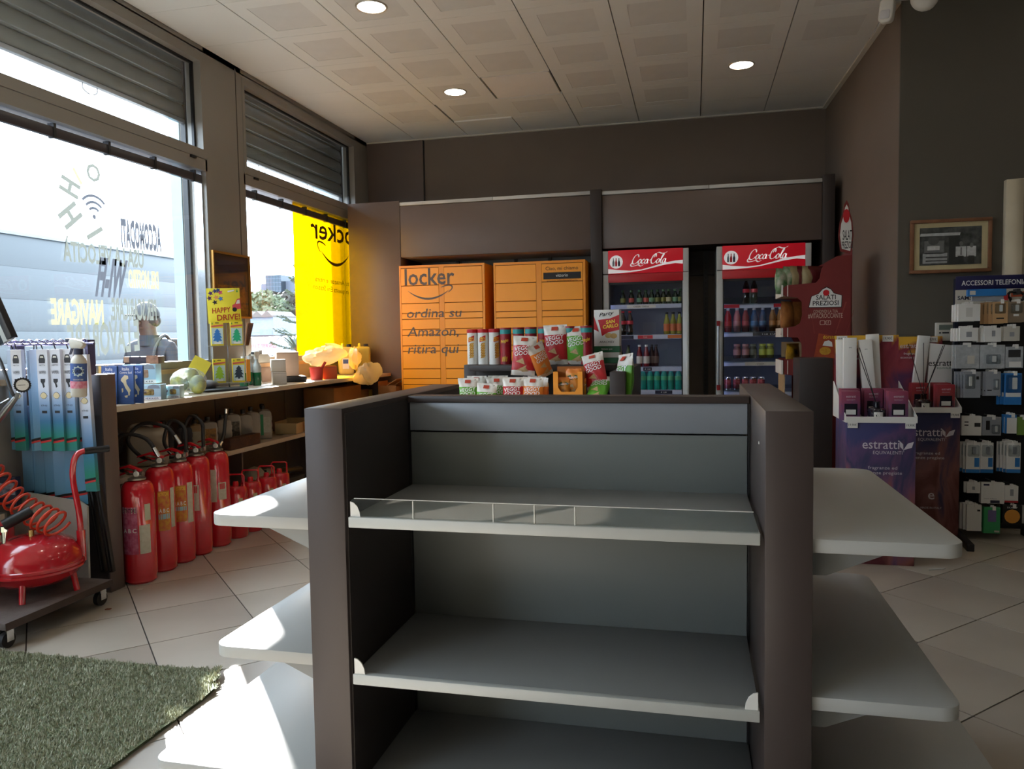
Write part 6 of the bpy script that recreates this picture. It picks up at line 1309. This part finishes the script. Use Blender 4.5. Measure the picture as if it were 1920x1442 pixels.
for (x, y, z, rz, l) in ((-3.30, 3.28, ZW-.005, .9, 'wiper packet turned edge on behind the tyre gauge'), (-3.275, 3.27, ZW, .6, 'wiper packet turned edge on between the printed ones'), (-3.05, 3.30, ZW, .7, 'dark edged wiper packet beside the spray bottle'), (-3.41, 3.31, .99, 0, 'lower wiper packet at the far left'), (-3.35, 3.32, .98, .1, 'lower wiper packet behind the hose coil'), (-3.27, 3.31, .99, 0, 'lower blue wiper packet, second from the left'), (-3.21, 3.31, .98, .2, 'lower pale blue wiper packet in a clear sleeve'), (-3.15, 3.315, .99, 0, 'lower wiper packet with green foot'), (-3.09, 3.32, 1.0, .1, 'lower wiper packet next to the red handle')): 
    dup(nop, (x, y, z), rz, l)
lw = wiper((-3.02, 3.285, ZW-.03), 'long wiper packet hanging slanted behind the spray bottle', .70, .033, 0, True, -.03)
for k, (x, l) in enumerate(((-3.03, 'left one of two bare black wiper blades under the slanted packet'), (-2.98, 'right one of two bare black wiper blades under the slanted packet'))):
    t = thing('windscreen_wiper', l, 'wiper blade', (x+.04, 3.335, .125), 0, 'bare black wiper blades'); t.rotation_euler = (0, -.13, 0); mk('blade', G().box(-.014, .014, -.012, .012, 0, .46), black, t, bev=.004); mk('rubber', G().box(-.003, .003, -.02, -.012, .01, .45), rub, t)
hk = thing('hook_rail', 'purple grey wire hook rail above the wiper packets', 'rail', (-3.25, 3.3, 1.31)); pm = mat('violet metal', (120, 116, 150), .25, metal=.8)
mk('bar', G().cyl((-.25, .02, 0), (.28, .02, .0), .008, n=8), pm, hk, smooth=60)
for k in range(11):
    x = -.23+.047*k; mk('wire_loop', G().tube([(x+.02*math.cos(a), -.05+.055*math.sin(a), .012+.012*math.sin(2*a)) for a in [R(30*i) for i in range(12)]], .0032, 6, closed=True), pm, hk, smooth=60)
mk('rail_bracket', G().box(-.24, -.2, .02, .07, -.16, .02).box(.2, .24, .02, .07, -.16, .02), pm, hk)
# spray bottle on the last hook
sb = thing('spray_bottle', 'white spray bottle with blue QUASAR label hanging beside the wiper packets', 'spray bottle', at(148, 744, y=3.17), R(-20)); r = .036
mk('bottle', G().lathe([(.032, 0), (r, .008), (r, .04), (r, .16), (r*.97, .178), (r*.7, .196), (.016, .206), (.015, .212)], 20), offw, sb, smooth=40)
mk('label', G().lathe([(r+.0008, .043), (r+.0008, .078)], 20, cap=False), mat('label pink', (210, 90, 120), .45, col2=(230, 190, 200), scale=50), sb, smooth=60); mk('label', G().lathe([(r+.0008, .078), (r+.0008, .165)], 20, cap=False), mat('label blue', (30, 70, 140), .4, col2=(60, 140, 190), scale=20), sb, smooth=60)
fq = wrapf(r+.001, 0, -52); mk('burst_print', G().poly([fq(.03*(1 if i % 2 else .72)*math.cos(R(18*i)), .127+.028*(1 if i % 2 else .72)*math.sin(R(18*i))) for i in range(20)]), mat('burst', (206, 226, 226), .5, var=0), sb); fq2 = wrapf(r+.002, 0, -52); lettering('QUASAR', (0, 0, 0), (1, 0, 0), (0, 0, 1), .015, ink, sb, fn=lambda a, b: fq2(a, .12+b), width=.054, bold=.01)
lettering('SGRASSATORE', (0, 0, 0), (1, 0, 0), (0, 0, 1), .007, wink, sb, fn=lambda a, b: fq2(a, .083+b), width=.045)
mk('collar', G().lathe([(.02, .208), (.02, .236), (.016, .238)], 16), navy, sb, smooth=40); mk('trigger_head', G().prism([(-.035, .236), (.02, .236), (.034, .25), (.036, .262), (.01, .278), (-.04, .284), (-.05, .27)], -.013, .013, 'xz'), offw, sb, bev=.004); mk('trigger', G().prism([(-.03, .262), (-.042, .235), (-.052, .205), (-.046, .205), (-.034, .232), (-.018, .25)], -.006, .006, 'xz'), navy, sb, bev=.002); mk('nozzle', G().box(-.07, -.048, -.009, .009, .268, .284), navy, sb, bev=.002)
sb.rotation_euler = (0, .06, R(160)+R(0))
sb.rotation_euler = (0, .05, R(0))
# ------------------------------------------------------------------ tyre inflator on its dolly
dl = thing('dolly', 'low wooden dolly on castors under the red air tank', 'dolly', (-3.17, 2.93, 0), 0)
mk('deck', G().box(-.31, .32, -.32, .30, .095, .125), mat('worn grey wood', (110, 100, 96), .7, col2=(84, 72, 66), scale=8, bump=.2), dl, bev=.003); mk('edge_strip', G().box(.32, .324, -.32, .30, .093, .126), mat('brown edge', (66, 50, 42), .6), dl)
for (x, y) in ((.27, .27), (.27, -.27), (-.26, .25), (-.26, -.27)):
    w_ = mk('castor', G().cyl((x-.012, y, .035), (x+.012, y, .035), .035, n=18), rub, dl, smooth=40); mk('castor_fork', G().box(x-.02, x-.016, y-.015, y+.02, .03, .095).box(x+.016, x+.02, y-.015, y+.02, .03, .095).box(x-.025, x+.025, y-.025, y+.025, .085, .095), chrome, w_)
tk = thing('air_tank', 'red portable air tank with coiled hose and tyre gauge', 'air tank', (-3.07, 2.99, .126)); TR = .215
prof = [(.001, .035), (.08, .042), (.15, .062), (.19, .09), (.207, .115), (.213, .118), (.213, .128), (.209, .131), (.213, .134), (.213, .146), (.207, .15), (.205, .17), (.195, .2), (.165, .24), (.11, .268), (.05, .28), (.001, .283)]
tred = mat('tank red', (188, 26, 38), .18, coat=.7, var=.03)
mk('vessel', G().lathe(prof, 36), tred, tk, smooth=30)
for a in (-62, 20, 150): mk('leg', G().cyl((.17*math.cos(R(a)), .17*math.sin(R(a)), .095), (.185*math.cos(R(a)), .185*math.sin(R(a)), .0), .014, n=12), tred, tk, smooth=40)
T0 = Vector(tk.location)
hb = [at(152, 1005, y=3.12)-T0, at(148, 960, y=3.12)-T0, at(137, 900, y=3.12)-T0, at(138, 868, y=3.12)-T0, at(146, 851, y=3.13)-T0, at(160, 845, y=3.15)-T0]
h_ = mk('handle', G().tube(smoothp(hb, 6), .014, 10), tred, tk, smooth=60); mk('grip', G().tube([at(158, 846, y=3.145)-T0, at(204, 841, y=3.24)-T0], .017, 12), black, h_, smooth=60)
mk('handle_socket', G().cyl(hb[0]-Vector((0, 0, .12)), hb[0]+Vector((0, 0, .03)), .02, n=12), tred, h_, smooth=60)
mk('valve', G().cyl((-.06, -.1, .262), (-.06, -.1, .32), .012, n=12).cyl((-.06, -.1, .315), (-.06, -.1, .34), .016, n=8), chrome, tk, smooth=40); mk('valve', G().cyl((.02, -.03, .275), (.02, -.03, .31), .012, n=10), mat('brass', (170, 140, 90), .3, metal=1), tk)
mk('coupling', G().cyl((-.06, -.1, .345), (.02, -.02, .40), .026, n=12), black, tk, smooth=40); mk('name_plate', G().box(-.2, -.13, -.13, -.128, .19, .225), steel, tk)
hose_m = mat('orange red hose', (216, 70, 44), .3, coat=.3)
pa = at(-45, 860, y=3.0)-T0; pb_ = at(112, 985, y=3.02)-T0; coil = []
for k in range(12*16+1):
    t_ = k/(12*16); c_ = pa.lerp(pb_, t_)+Vector((0, 0, -.05*math.sin(math.pi*t_))); a = 2*math.pi*k/16; ax = (pb_-pa).normalized(); n1 = Vector((0, 1, 0)); n2 = ax.cross(n1).normalized()
    rr = .06+.005*math.sin(t_*9); coil.append(c_+n1*rr*math.cos(a)+n2*rr*math.sin(a))
mk('coiled_hose', G().tube(coil, .0066, 6), hose_m, tk, smooth=80)
gun = at(14, 770, y=2.99)-T0; gc = at(42, 722, y=2.98)-T0
gp = mk('inflator_gun', G().tube([at(-12, 800, y=2.99)-T0, at(15, 765, y=2.99)-T0, at(30, 745, y=2.99)-T0], [.016, .018, .012], 10).tube([at(30, 748, y=2.99)-T0, at(34, 735, y=2.985)-T0], .009, 8), steel, tk, smooth=60); mk('lever', G().tube([at(0, 758, y=2.98)-T0, at(18, 748, y=2.98)-T0], .006, 6), steel, gp)
tdir = (CAM-Vector((T0+gc))).normalized(); e1 = Vector((0, 0, 1)).cross(tdir).normalized(); e2 = tdir.cross(e1)
MM = Matrix.Translation(gc) @ Matrix(((e1.x, e2.x, tdir.x, 0), (e1.y, e2.y, tdir.y, 0), (e1.z, e2.z, tdir.z, 0), (0, 0, 0, 1)))
gr = [(.03+(.004 if i % 2 else 0), 0) for i in range(2)]
mk('gauge_boot', G().prism([((.037 if i % 2 else .033)*math.cos(R(9*i)), (.037 if i % 2 else .033)*math.sin(R(9*i))) for i in range(40)], -.018, .006, 'xy', M=MM), black, tk)
mk('gauge_face', G().prism(circ(0, 0, .026, 24), .006, .0075, 'xy', M=MM), white, tk); mk('gauge_needle', G().prism([(-.018, -.001), (.012, -.001), (.012, .001), (-.018, .001)], .0078, .0086, 'xy', M=MM), ink, tk)
for i in range(9): a = R(-30+30*i); mk('gauge_mark', G().prism([(.02*math.cos(a), .02*math.sin(a)), (.023*math.cos(a-.05), .023*math.sin(a-.05)), (.023*math.cos(a+.05), .023*math.sin(a+.05))], .0078, .0084, 'xy', M=MM), ink, tk)
mk('supply_hose', G().tube(smoothp([at(-20, 640, y=3.05)-T0, at(2, 680, y=3.02)-T0, at(20, 730, y=2.99)-T0, at(28, 745, y=2.99)-T0], 5), .008, 8), rub, tk, smooth=60)
# things standing on the dolly
bd_ = thing('board', 'pale board leaning against the end panel behind the air tank', 'board', (-3.17, 3.22, .126)); bd_.rotation_euler = (R(-6), 0, 0); mk('sheet', G().prism([(-.30, 0), (.19, 0), (.165, .36), (.12, .385), (-.2, .42), (-.30, .40)], 0, .012, 'xz'), mat('pale board', (164, 160, 150), .6), bd_)
re_ = thing('fire_extinguisher', 'red fire extinguisher half hidden behind the air tank', 'extinguisher', (-3.40, 3.12, .126)); mk('cylinder', G().lathe([(.055, 0), (.06, .01), (.06, .26), (.05, .29), (.03, .305)], 20), exr, re_, smooth=40); mk('collar', G().lathe([(.03, .305), (.03, .34)], 12), valg, re_); mk('label', patch(.06, .17, .24, -100, -40), whl, re_)
bbx = thing('blue_carton', 'dark blue box with white lettering at the left edge', 'box', at(2, 945, y=3.05), .2); bbx.location.z = .5; bbx.location.x = -3.42; bbx.location.y = 3.2; mk('carton', G().box(-.05, .05, -.02, .02, 0, .15), navy, bbx, bev=.002); mk('print', G().box(-.04, .045, -.021, -.02, .06, .12), mat('box print', (170, 176, 196), .5, col2=(40, 46, 80), scale=40), bbx)
bbx.location.z = .126+.36
# tilted framed board at the window
eb = thing('framed_board', 'dark tilted board with black frame leaning before the large window', 'board', (-3.42, 3.16, 1.31)); eb.rotation_euler = (0, R(-25), 0)
mk('frame_bar', G().box(.10, .135, -.02, .02, -.02, .46), black, eb, bev=.004); mk('frame_bar', G().box(-.3, .10, -.02, .02, .425, .46), black, eb, bev=.004)
mk('inner_strip', G().box(.07, .10, -.012, .012, -.02, .425), mat('board strip', (150, 152, 146), .4), eb); mk('panel', G().box(-.3, .07, -.006, .006, -.02, .425), mat('board dark glass', (40, 44, 46), .15), eb); mk('sticker', G().box(-.06, .0, -.0075, -.006, .02, .07), mat('board sticker', (190, 180, 90), .5), eb)

# ------------------------------------------------------------------ entrance mat of artificial grass
MX0, MX1, MY0, MY1 = -3.42, -1.74, .5, 2.60
mt = thing('grass_mat', 'green artificial grass mat with a frayed curled corner', 'mat', ((MX0+MX1)/2, (MY0+MY1)/2, 0))
def mz(x, y):
    d = max(0, .26-math.hypot(MX1-x, MY1-y)); return .02+.55*d*d
edge = []
def inside(x, y):
    f = MX1-.012*math.sin(y*47)-.008*math.sin(y*113); t_ = MY1-.05*(MX1-x)*0
    c_ = (MX1-x)+(MY1-y) > .10+.03*math.sin(60*x)
    return x < f and y < t_+.006*math.sin(x*70) and c_
g = G(); nx, ny = 56, 70; ids = {}
for i in range(nx):
    for j in range(ny):
        x0, x1, y0, y1 = MX0+(MX1-MX0)*i/nx, MX0+(MX1-MX0)*(i+1)/nx, MY0+(MY1-MY0)*j/ny, MY0+(MY1-MY0)*(j+1)/ny
        if not inside((x0+x1)/2, (y0+y1)/2): continue
        g.poly([(a-mt.location.x, b-mt.location.y, mz(a, b)-.006) for a, b in ((x0, y0), (x1, y0), (x1, y1), (x0, y1))])
        g.poly([(a-mt.location.x, b-mt.location.y, mz(a, b)-.016) for a, b in ((x0, y0), (x0, y1), (x1, y1), (x1, y0))])
mk('backing', g, mat('mat backing', (96, 104, 74), .9, var=.2, scale=40), mt)
rg = random.Random(3); V = []; Fc = []
for k in range(85000):
    x = rg.uniform(MX0, MX1+.006); y = rg.uniform(max(MY0, 1.35), MY1+.006)
    if not inside(x, y): continue
    a = rg.uniform(0, 6.283); l_ = rg.uniform(.006, .013); le = rg.uniform(.1, .8)*l_; z = mz(x, y)-.006; wd = .0022
    b = len(V); X, Y_ = x-mt.location.x, y-mt.location.y; ca, sa = math.cos(a), math.sin(a)
    V += [(X-wd*sa, Y_+wd*ca, z), (X+wd*sa, Y_-wd*ca, z), (X+le*ca, Y_+le*sa, z+l_)]; Fc.append((b, b+1, b+2))
gg_ = G(); gg_.v = V; gg_.f = Fc; gg_.mi = [0]*len(Fc)
o = mk('grass_blades', gg_, mat('turf green', (150, 152, 126), .6, col2=(184, 184, 160), scale=30), mt); o['kind'] = 'stuff'
for (u, v, l, c) in ((187, 1132, 'small pale chip of paper on the floor by the dolly', (206, 196, 176)), (203, 1143, 'small brown chip on the floor by the dolly', (120, 70, 50)), (262, 1106, 'white crumbs on the floor before the nearest fire extinguisher', (196, 190, 180)), (1757, 1068, 'white plastic stick on the floor near the displays', (206, 206, 200))):
    p = at(u, v, z=0); s_ = .055 if u > 1000 else .014
    t = thing('litter', l, 'litter', p, .4); mk('chip', G().prism([(-s_, -.006), (s_*.6, -.008), (s_, .004), (-s_*.4, .008)], .0005, .005, 'xy'), mat('litter %d' % u, c, .7), t)

# ------------------------------------------------------------------ outside
gd = mk('ground', G().box(-140, -3.95, -60, 160, -.4, -.15), mat('asphalt', (84, 86, 88), .9, var=.1, scale=.5)); tag(gd, 'pale sunlit forecourt outside the windows', 'ground', kind='structure')
ow = thing('panel_wall', 'light grey metal panelled wall outside the large window', 'wall', (-7.1, 3.0, -.15)); pm_ = mat('light metal panel', (60, 66, 70), .35, metal=.2, var=.03, scale=1)
for k in range(8): z = 2.65-.345*(k+1); mk('panel', G().box(-.03, .03, -11, 6.55, max(0, z), z+.346), pm_, ow, bev=.004)
mk('cap_rail', G().box(-.05, .05, -11, 6.55, 2.645, 2.68), mat('cap rail', (110, 118, 122), .3), ow)
for y in (-10, -6, -2, 2, 6): mk('post', G().box(-.1, -.03, y-.04, y+.04, 0, 2.64), dark, ow)
# the passer-by, seen from the side through the glass
ps = thing('person', 'person in grey cap and dark jacket standing outside, turned to the side', 'person', (-4.55, 5.72, -.15), R(-90))
J = {'pel': (0, 0, .95), 'sp1': (-.01, 0, 1.12), 'sp2': (-.02, 0, 1.30), 'nk': (.0, 0, 1.50), 'hd': (.03, 0, 1.6), 'hd2': (.035, 0, 1.70), 'hd3': (.03, 0, 1.775)}
ch = [('pel', 'sp1'), ('sp1', 'sp2'), ('sp2', 'nk'), ('nk', 'hd'), ('hd', 'hd2'), ('hd2', 'hd3')]; rad = {'pel': (.16, .12), 'sp1': (.16, .12), 'sp2': (.19, .125), 'nk': (.062, .06), 'hd': (.075, .085), 'hd2': (.085, .10), 'hd3': (.07, .085)}
for s_, n_ in ((1, 'l'), (-1, 'r')):
    for nm, p, r_ in (('sh', (-.02, .19*s_, 1.42), (.075, .07)), ('el', (.0, .25*s_, 1.14), (.055, .052)), ('wr', (.16, .22*s_, .98), (.038, .035)), ('ha', (.22, .21*s_, .95), (.04, .026)), ('hip', (0, .095*s_, .88), (.1, .095)), ('kn', (.02, .1*s_, .5), (.07, .068)), ('an', (-.02, .105*s_, .09), (.048, .046)), ('to', (.14, .115*s_, .04), (.04, .035))):
        J[nm+n_] = p; rad[nm+n_] = r_
    ch += [('sp2', 'sh'+n_), ('sh'+n_, 'el'+n_), ('el'+n_, 'wr'+n_), ('wr'+n_, 'ha'+n_), ('pel', 'hip'+n_), ('hip'+n_, 'kn'+n_), ('kn'+n_, 'an'+n_), ('an'+n_, 'to'+n_)]
    for q in range(4):
        nm = 'f%d%s' % (q, n_); J[nm] = (.285-.006*abs(q-1.5), (.185+.017*q)*s_, .93-.01*q); rad[nm] = (.009, .009); J[nm+'b'] = (.30, (.185+.017*q)*s_, .895); rad[nm+'b'] = (.008, .008); ch += [('ha'+n_, nm), (nm, nm+'b')]
    J['th'+n_] = (.25, .165*s_, .925); rad['th'+n_] = (.010, .010); ch.append(('ha'+n_, 'th'+n_))
keys = list(J); me = bpy.data.meshes.new('body'); me.from_pydata([J[k] for k in keys], [(keys.index(a), keys.index(b)) for a, b in ch], []); bo = bpy.data.objects.new('body', me); COL.objects.link(bo)
bo.modifiers.new('skin', 'SKIN'); 
for k, sv in zip(keys, me.skin_vertices[0].data): sv.radius = rad[k]; sv.use_root = (k == 'pel')
ms_ = bo.modifiers.new('sub', 'SUBSURF'); ms_.levels = 2; ms_.render_levels = 2
dg = bpy.context.evaluated_depsgraph_get(); nm_ = bpy.data.meshes.new_from_object(bo.evaluated_get(dg)); bo.modifiers.clear(); bo.data = nm_; bo.parent = ps
skinm = mat('skin', (76, 54, 46), .5); jack = mat('jacket cloth', (36, 39, 47), .7, var=.08); trou = mat('trousers', (52, 54, 62), .8); shoe = mat('shoes', (30, 30, 32), .6)
for x in (jack, skinm, trou, shoe): nm_.materials.append(x)
for pz in nm_.polygons:
    c_ = pz.center; pz.material_index = 1 if c_.z > 1.52 or (c_.x > .17 and .8 < c_.z < 1.02) else 3 if c_.z < .09 else 2 if c_.z < .9 and c_.x < .15 else 0
    pz.use_smooth = True
cpm = mat('cap grey', (46, 49, 54), .7)
cp = mk('cap', blob(lambda a, t: (.03+.118*math.sin(t)*math.cos(a), .104*math.sin(t)*math.sin(a), 1.69-.125*math.cos(t) if t > 1.57 else 1.69), 20, 12), cpm, ps, smooth=60)
mk('cap_visor', G().prism([(.1, -.075), (.16, -.07), (.235, -.04), (.245, 0), (.235, .04), (.16, .07), (.1, .075)], 1.69, 1.702, 'xy'), cpm, cp, bev=.003)
mk('face', G().ball((.125, 0, 1.635), (.02, .014, .022), 8).ball((.112, .034, 1.66), (.012, .013, .009), 8).ball((.112, -.034, 1.66), (.012, .013, .009), 8).box(.105, .122, -.022, .022, 1.588, 1.594).ball((.02, .09, 1.645), (.018, .012, .03), 8).ball((.02, -.09, 1.645), (.018, .012, .03), 8), skinm, ps, smooth=60)
mk('hair', blob(lambda a, t: (.005+.098*math.sin(t)*math.cos(a), .1*math.sin(t)*math.sin(a), 1.655-.07*math.cos(t)), 18, 10), mat('dark hair', (36, 30, 28), .7), ps, smooth=60)
mk('collar', G().lathe([(.085, 1.44), (.082, 1.53), (.075, 1.53)], 18), jack, ps, smooth=40)
bpk = mk('backpack', G().box(-.30, -.13, -.14, .14, 1.08, 1.5), mat('backpack', (52, 48, 46), .8, var=.1, scale=14), ps, bev=.045, seg=3); mk('strap', G().tube(smoothp([(-.15, .1, 1.46), (-.05, .11, 1.53), (.06, .11, 1.45), (.1, .11, 1.3), (.0, .13, 1.12)], 5), .014, 6), dark, bpk, smooth=60)

# far side seen through the second window
def far(u, v, y): return at(u, v, y=y)
fb = thing('far_building', 'distant pale building with a dark glass tower', 'building', far(512, 560, 150)); fb.location.z = -4
L0 = fb.location; s_ = 150/1441*1.05
bw_ = mat('pale concrete', (92, 98, 110), .8, var=.05, scale=.1); tg_ = mat('tower glass', (50, 62, 72), .2, metal=.4)
mk('wing', G().box(-4.0, 5.6, 2, 9, 0, 14.8+L0.z*-1-.6), bw_, fb); 
topz = far(512, 516, 150).z+4; mk('tower', G().box(-1.6, 2.0, 0, 6, 0, topz), tg_, fb)
for k in range(5):
    mk('floor_band', G().box(-1.65, 2.05, -.05, 0, topz-.8-k*.85, topz-.7-k*.85), bw_, fb)
    mk('mullion', G().box(-1.6+.72*k, -1.52+.72*k, -.06, 0, 0, topz), mat('mullion', (70, 82, 92), .4), fb)
for ch_ in fb.children:
    if ch_.name.startswith('wing'): ch_.data.transform(Matrix.Translation((0, 0, 0)))
wz = far(512, 527, 150).z+4
for o in [c for c in fb.children if c.name.startswith('wing')]:
    for vv in o.data.vertices:
        if vv.co.z > 1: vv.co.z = wz+(.3 if vv.co.x > 0 else -.4)
hl = G(); 
for i in range(25):
    for j in range(7):
        x = -170+9*i; y = 95+9*j; hl.v.append((x, y, -3+j*.9+1.2*math.sin(i*.9+j)+.8*math.sin(i*2.1)))
for i in range(24):
    for j in range(6): hl.f.append((i*7+j, (i+1)*7+j, (i+1)*7+j+1, i*7+j+1)); hl.mi.append(0)
h_o = mk('hills', hl, mat('dry hillside', (60, 50, 44), .9, col2=(46, 52, 38), scale=.2), smooth=60); tag(h_o, 'brown wooded slope below the distant building', 'hill', kind='structure')
lm = mat('tree leaf green', (52, 64, 40), .6, col2=(80, 90, 58), scale=3); trk = mat('bark', (84, 70, 58), .9)  # crown green, mottled at random between two tones
def leafblob(n, rx, rz_, size, seed):
    rr = random.Random(seed); g = G()
    for k in range(n):
        a, b = rr.uniform(0, 6.283), rr.uniform(-.9, 1); q = (1-b*b)**.5; s = rr.uniform(.55, 1)
        c_ = Vector((rx*q*math.cos(a)*s, rx*q*math.sin(a)*s, rz_*b*s)); d1 = Vector((rr.uniform(-1, 1), rr.uniform(-1, 1), rr.uniform(-1, 1))).normalized()*size; d2 = d1.orthogonal().normalized()*size*.6
        g.poly([c_-d1, c_+d2, c_+d1, c_-d2])
    return g
def bush(loc, r, label, seed, m_=None, tr=True):
    t = thing('tree', label, 'tree', loc, group='trees on the slope outside'); mk('crown', leafblob(420, r, r*.8, r*.17, seed).xf(Matrix.Translation((0, 0, r*1.0))), m_ or lm, t); mk('trunk', G().cyl((0, 0, -4), (0, 0, r), r*.08, n=6), trk, t)
    return t
for i, (u, v, y, r) in enumerate(((468, 600, 56, 2.0), (478, 588, 62, 2.0), (490, 584, 68, 2.1), (505, 580, 74, 2.1), (476, 570, 98, 2.2), (498, 566, 104, 2.2), (520, 580, 80, 2.4), (536, 575, 86, 2.4), (552, 580, 92, 2.6))):
    p = far(u, v, y); bush((p.x, p.y, p.z-r*1.0), r, ('leafy tree at the left edge of the second window view', 'leafy tree above the white shed', 'pale green tree right above the shed roof', 'tree at the shed roof corner', 'tree below the left wing of the far building', 'tree below the glass tower', 'brownish tree behind the conifer branches', 'tree beside the conifer top', 'tree at the edge of the yellow film')[i], 20+i, mat('dull brown leaf', (56, 48, 42), .8, col2=(42, 44, 36), scale=2) if i in (6, 7, 8) else None)
sh = thing('shed', 'white painted shed with zigzag roof edge', 'shed', far(492, 640, 46)); sh.location.z = -.15
zt = far(492, 592, 46).z+.15; mk('wall', G().box(-1.2, .85, 0, 3, 0, zt), mat('white shed wall', (116, 126, 138), .6), sh)
mk('roof', G().prism([(-1.3+.36*k, zt+(.32 if k % 2 else 0)) for k in range(7)]+[(.86, zt-.1), (-1.3, zt-.1)], -.2, 3, 'xz'), mat('shed roof', (90, 84, 80), .7), sh); mk('door', G().box(-.15, .75, -.03, 0, 0, zt*.72), mat('shed door', (104, 116, 130), .5), sh)
vn = thing('van', 'white van with red lettering parked outside the second window', 'van', far(505, 660, 30)); vn.location.z = -.15
zr = far(505, 632, 30).z+.15; vw = mat('van white', (130, 134, 142), .3)
mk('body', G().prism([(-1.3, .25), (2.4, .25), (2.4, zr*.62), (2.1, zr*.7), (1.5, zr), (-1.2, zr), (-1.3, zr-.1)], -.85, .85, 'xz'), vw, vn, bev=.05); lettering('ESTINTORI E SERVIZI', (-.15, -.86, zr-.45), (1, 0, 0), (0, 0, 1), .16, mat('van red print', (190, 80, 90), .5, var=0), vn, width=2.0, bold=.01)
mk('window', G().box(1.5, 2.05, -.86, -.85, zr*.66, zr-.12), mat('van glass', (60, 70, 80), .1), vn); mk('roof_rack', G().tube([(-1.1, -.6, zr+.06), (1.3, -.6, zr+.06)], .03, 6).tube([(-1.1, .6, zr+.06), (1.3, .6, zr+.06)], .03, 6), dark, vn)
for x in (-.7, 1.7): mk('wheel', G().cyl((x, -.88, .3), (x, -.66, .3), .3, n=18), rub, vn, smooth=40); mk('wheel', G().cyl((x, .66, .3), (x, .88, .3), .3, n=18), rub, vn, smooth=40)
# conifer with tiers of drooping branches and a small palm below it
cf = thing('conifer', 'conifer with flat feathery branch tiers outside the second window', 'tree', far(585, 700, 22)); cf.location.z = -.15; pn = mat('needle green', (40, 52, 42), .6, col2=(64, 72, 48), scale=5)
mk('trunk', G().tube([(0, 0, 0), (0, 0, 4.1)], [.1, .02], 8), trk, cf); rr = random.Random(11)
for tier in range(8):
    z = .9+.40*tier; R_ = 1.3*(1-.1*tier); g = G()
    for br_ in range(9):
        a = 2*math.pi*br_/9+tier*.5+rr.uniform(-.1, .1); d = Vector((math.cos(a), math.sin(a), 0)); sd_ = Vector((-d.y, d.x, 0))
        for k in range(16):
            q = d*(R_*(k+1)/16)+Vector((0, 0, z-.1*math.sin(math.pi*k/16)+.16*(k/16)**2)); wd = .30*(1-.75*k/16)
            for s2 in (-1, 1): g.poly([q, q+d*.06+sd_*s2*wd*.6+Vector((0, 0, .06)), q+d*.12+sd_*s2*wd+Vector((0, 0, rr.uniform(-.02, .1)))])
    o = mk('branch_tier', g, pn, cf)
pl = thing('palm', 'low palm with narrow fronds below the conifer', 'palm', far(560, 668, 14)); pl.location.z = -.15
p0 = far(556, 662, 14).z+.15; mk('trunk', G().tube([(0, 0, 0), (0, 0, p0)], [.12, .1], 8), trk, pl)
for k in range(16):
    a = 2*math.pi*k/16+rr.uniform(-.1, .1); d = Vector((math.cos(a), math.sin(a), 0)); sd_ = Vector((-d.y, d.x, 0)); g = G(); L_ = .75
    for j in range(8):
        q0 = d*(L_*j/8)+Vector((0, 0, p0+.35*math.sin(math.pi*.75*j/8))); q1 = d*(L_*(j+1)/8)+Vector((0, 0, p0+.35*math.sin(math.pi*.75*(j+1)/8))); w0 = .035*(1-j/8.5); w1 = .035*(1-(j+1)/8.5)
        g.poly([q0-sd_*w0, q1-sd_*w1, q1+sd_*w1, q0+sd_*w0])
    mk('frond', g, pn, pl)
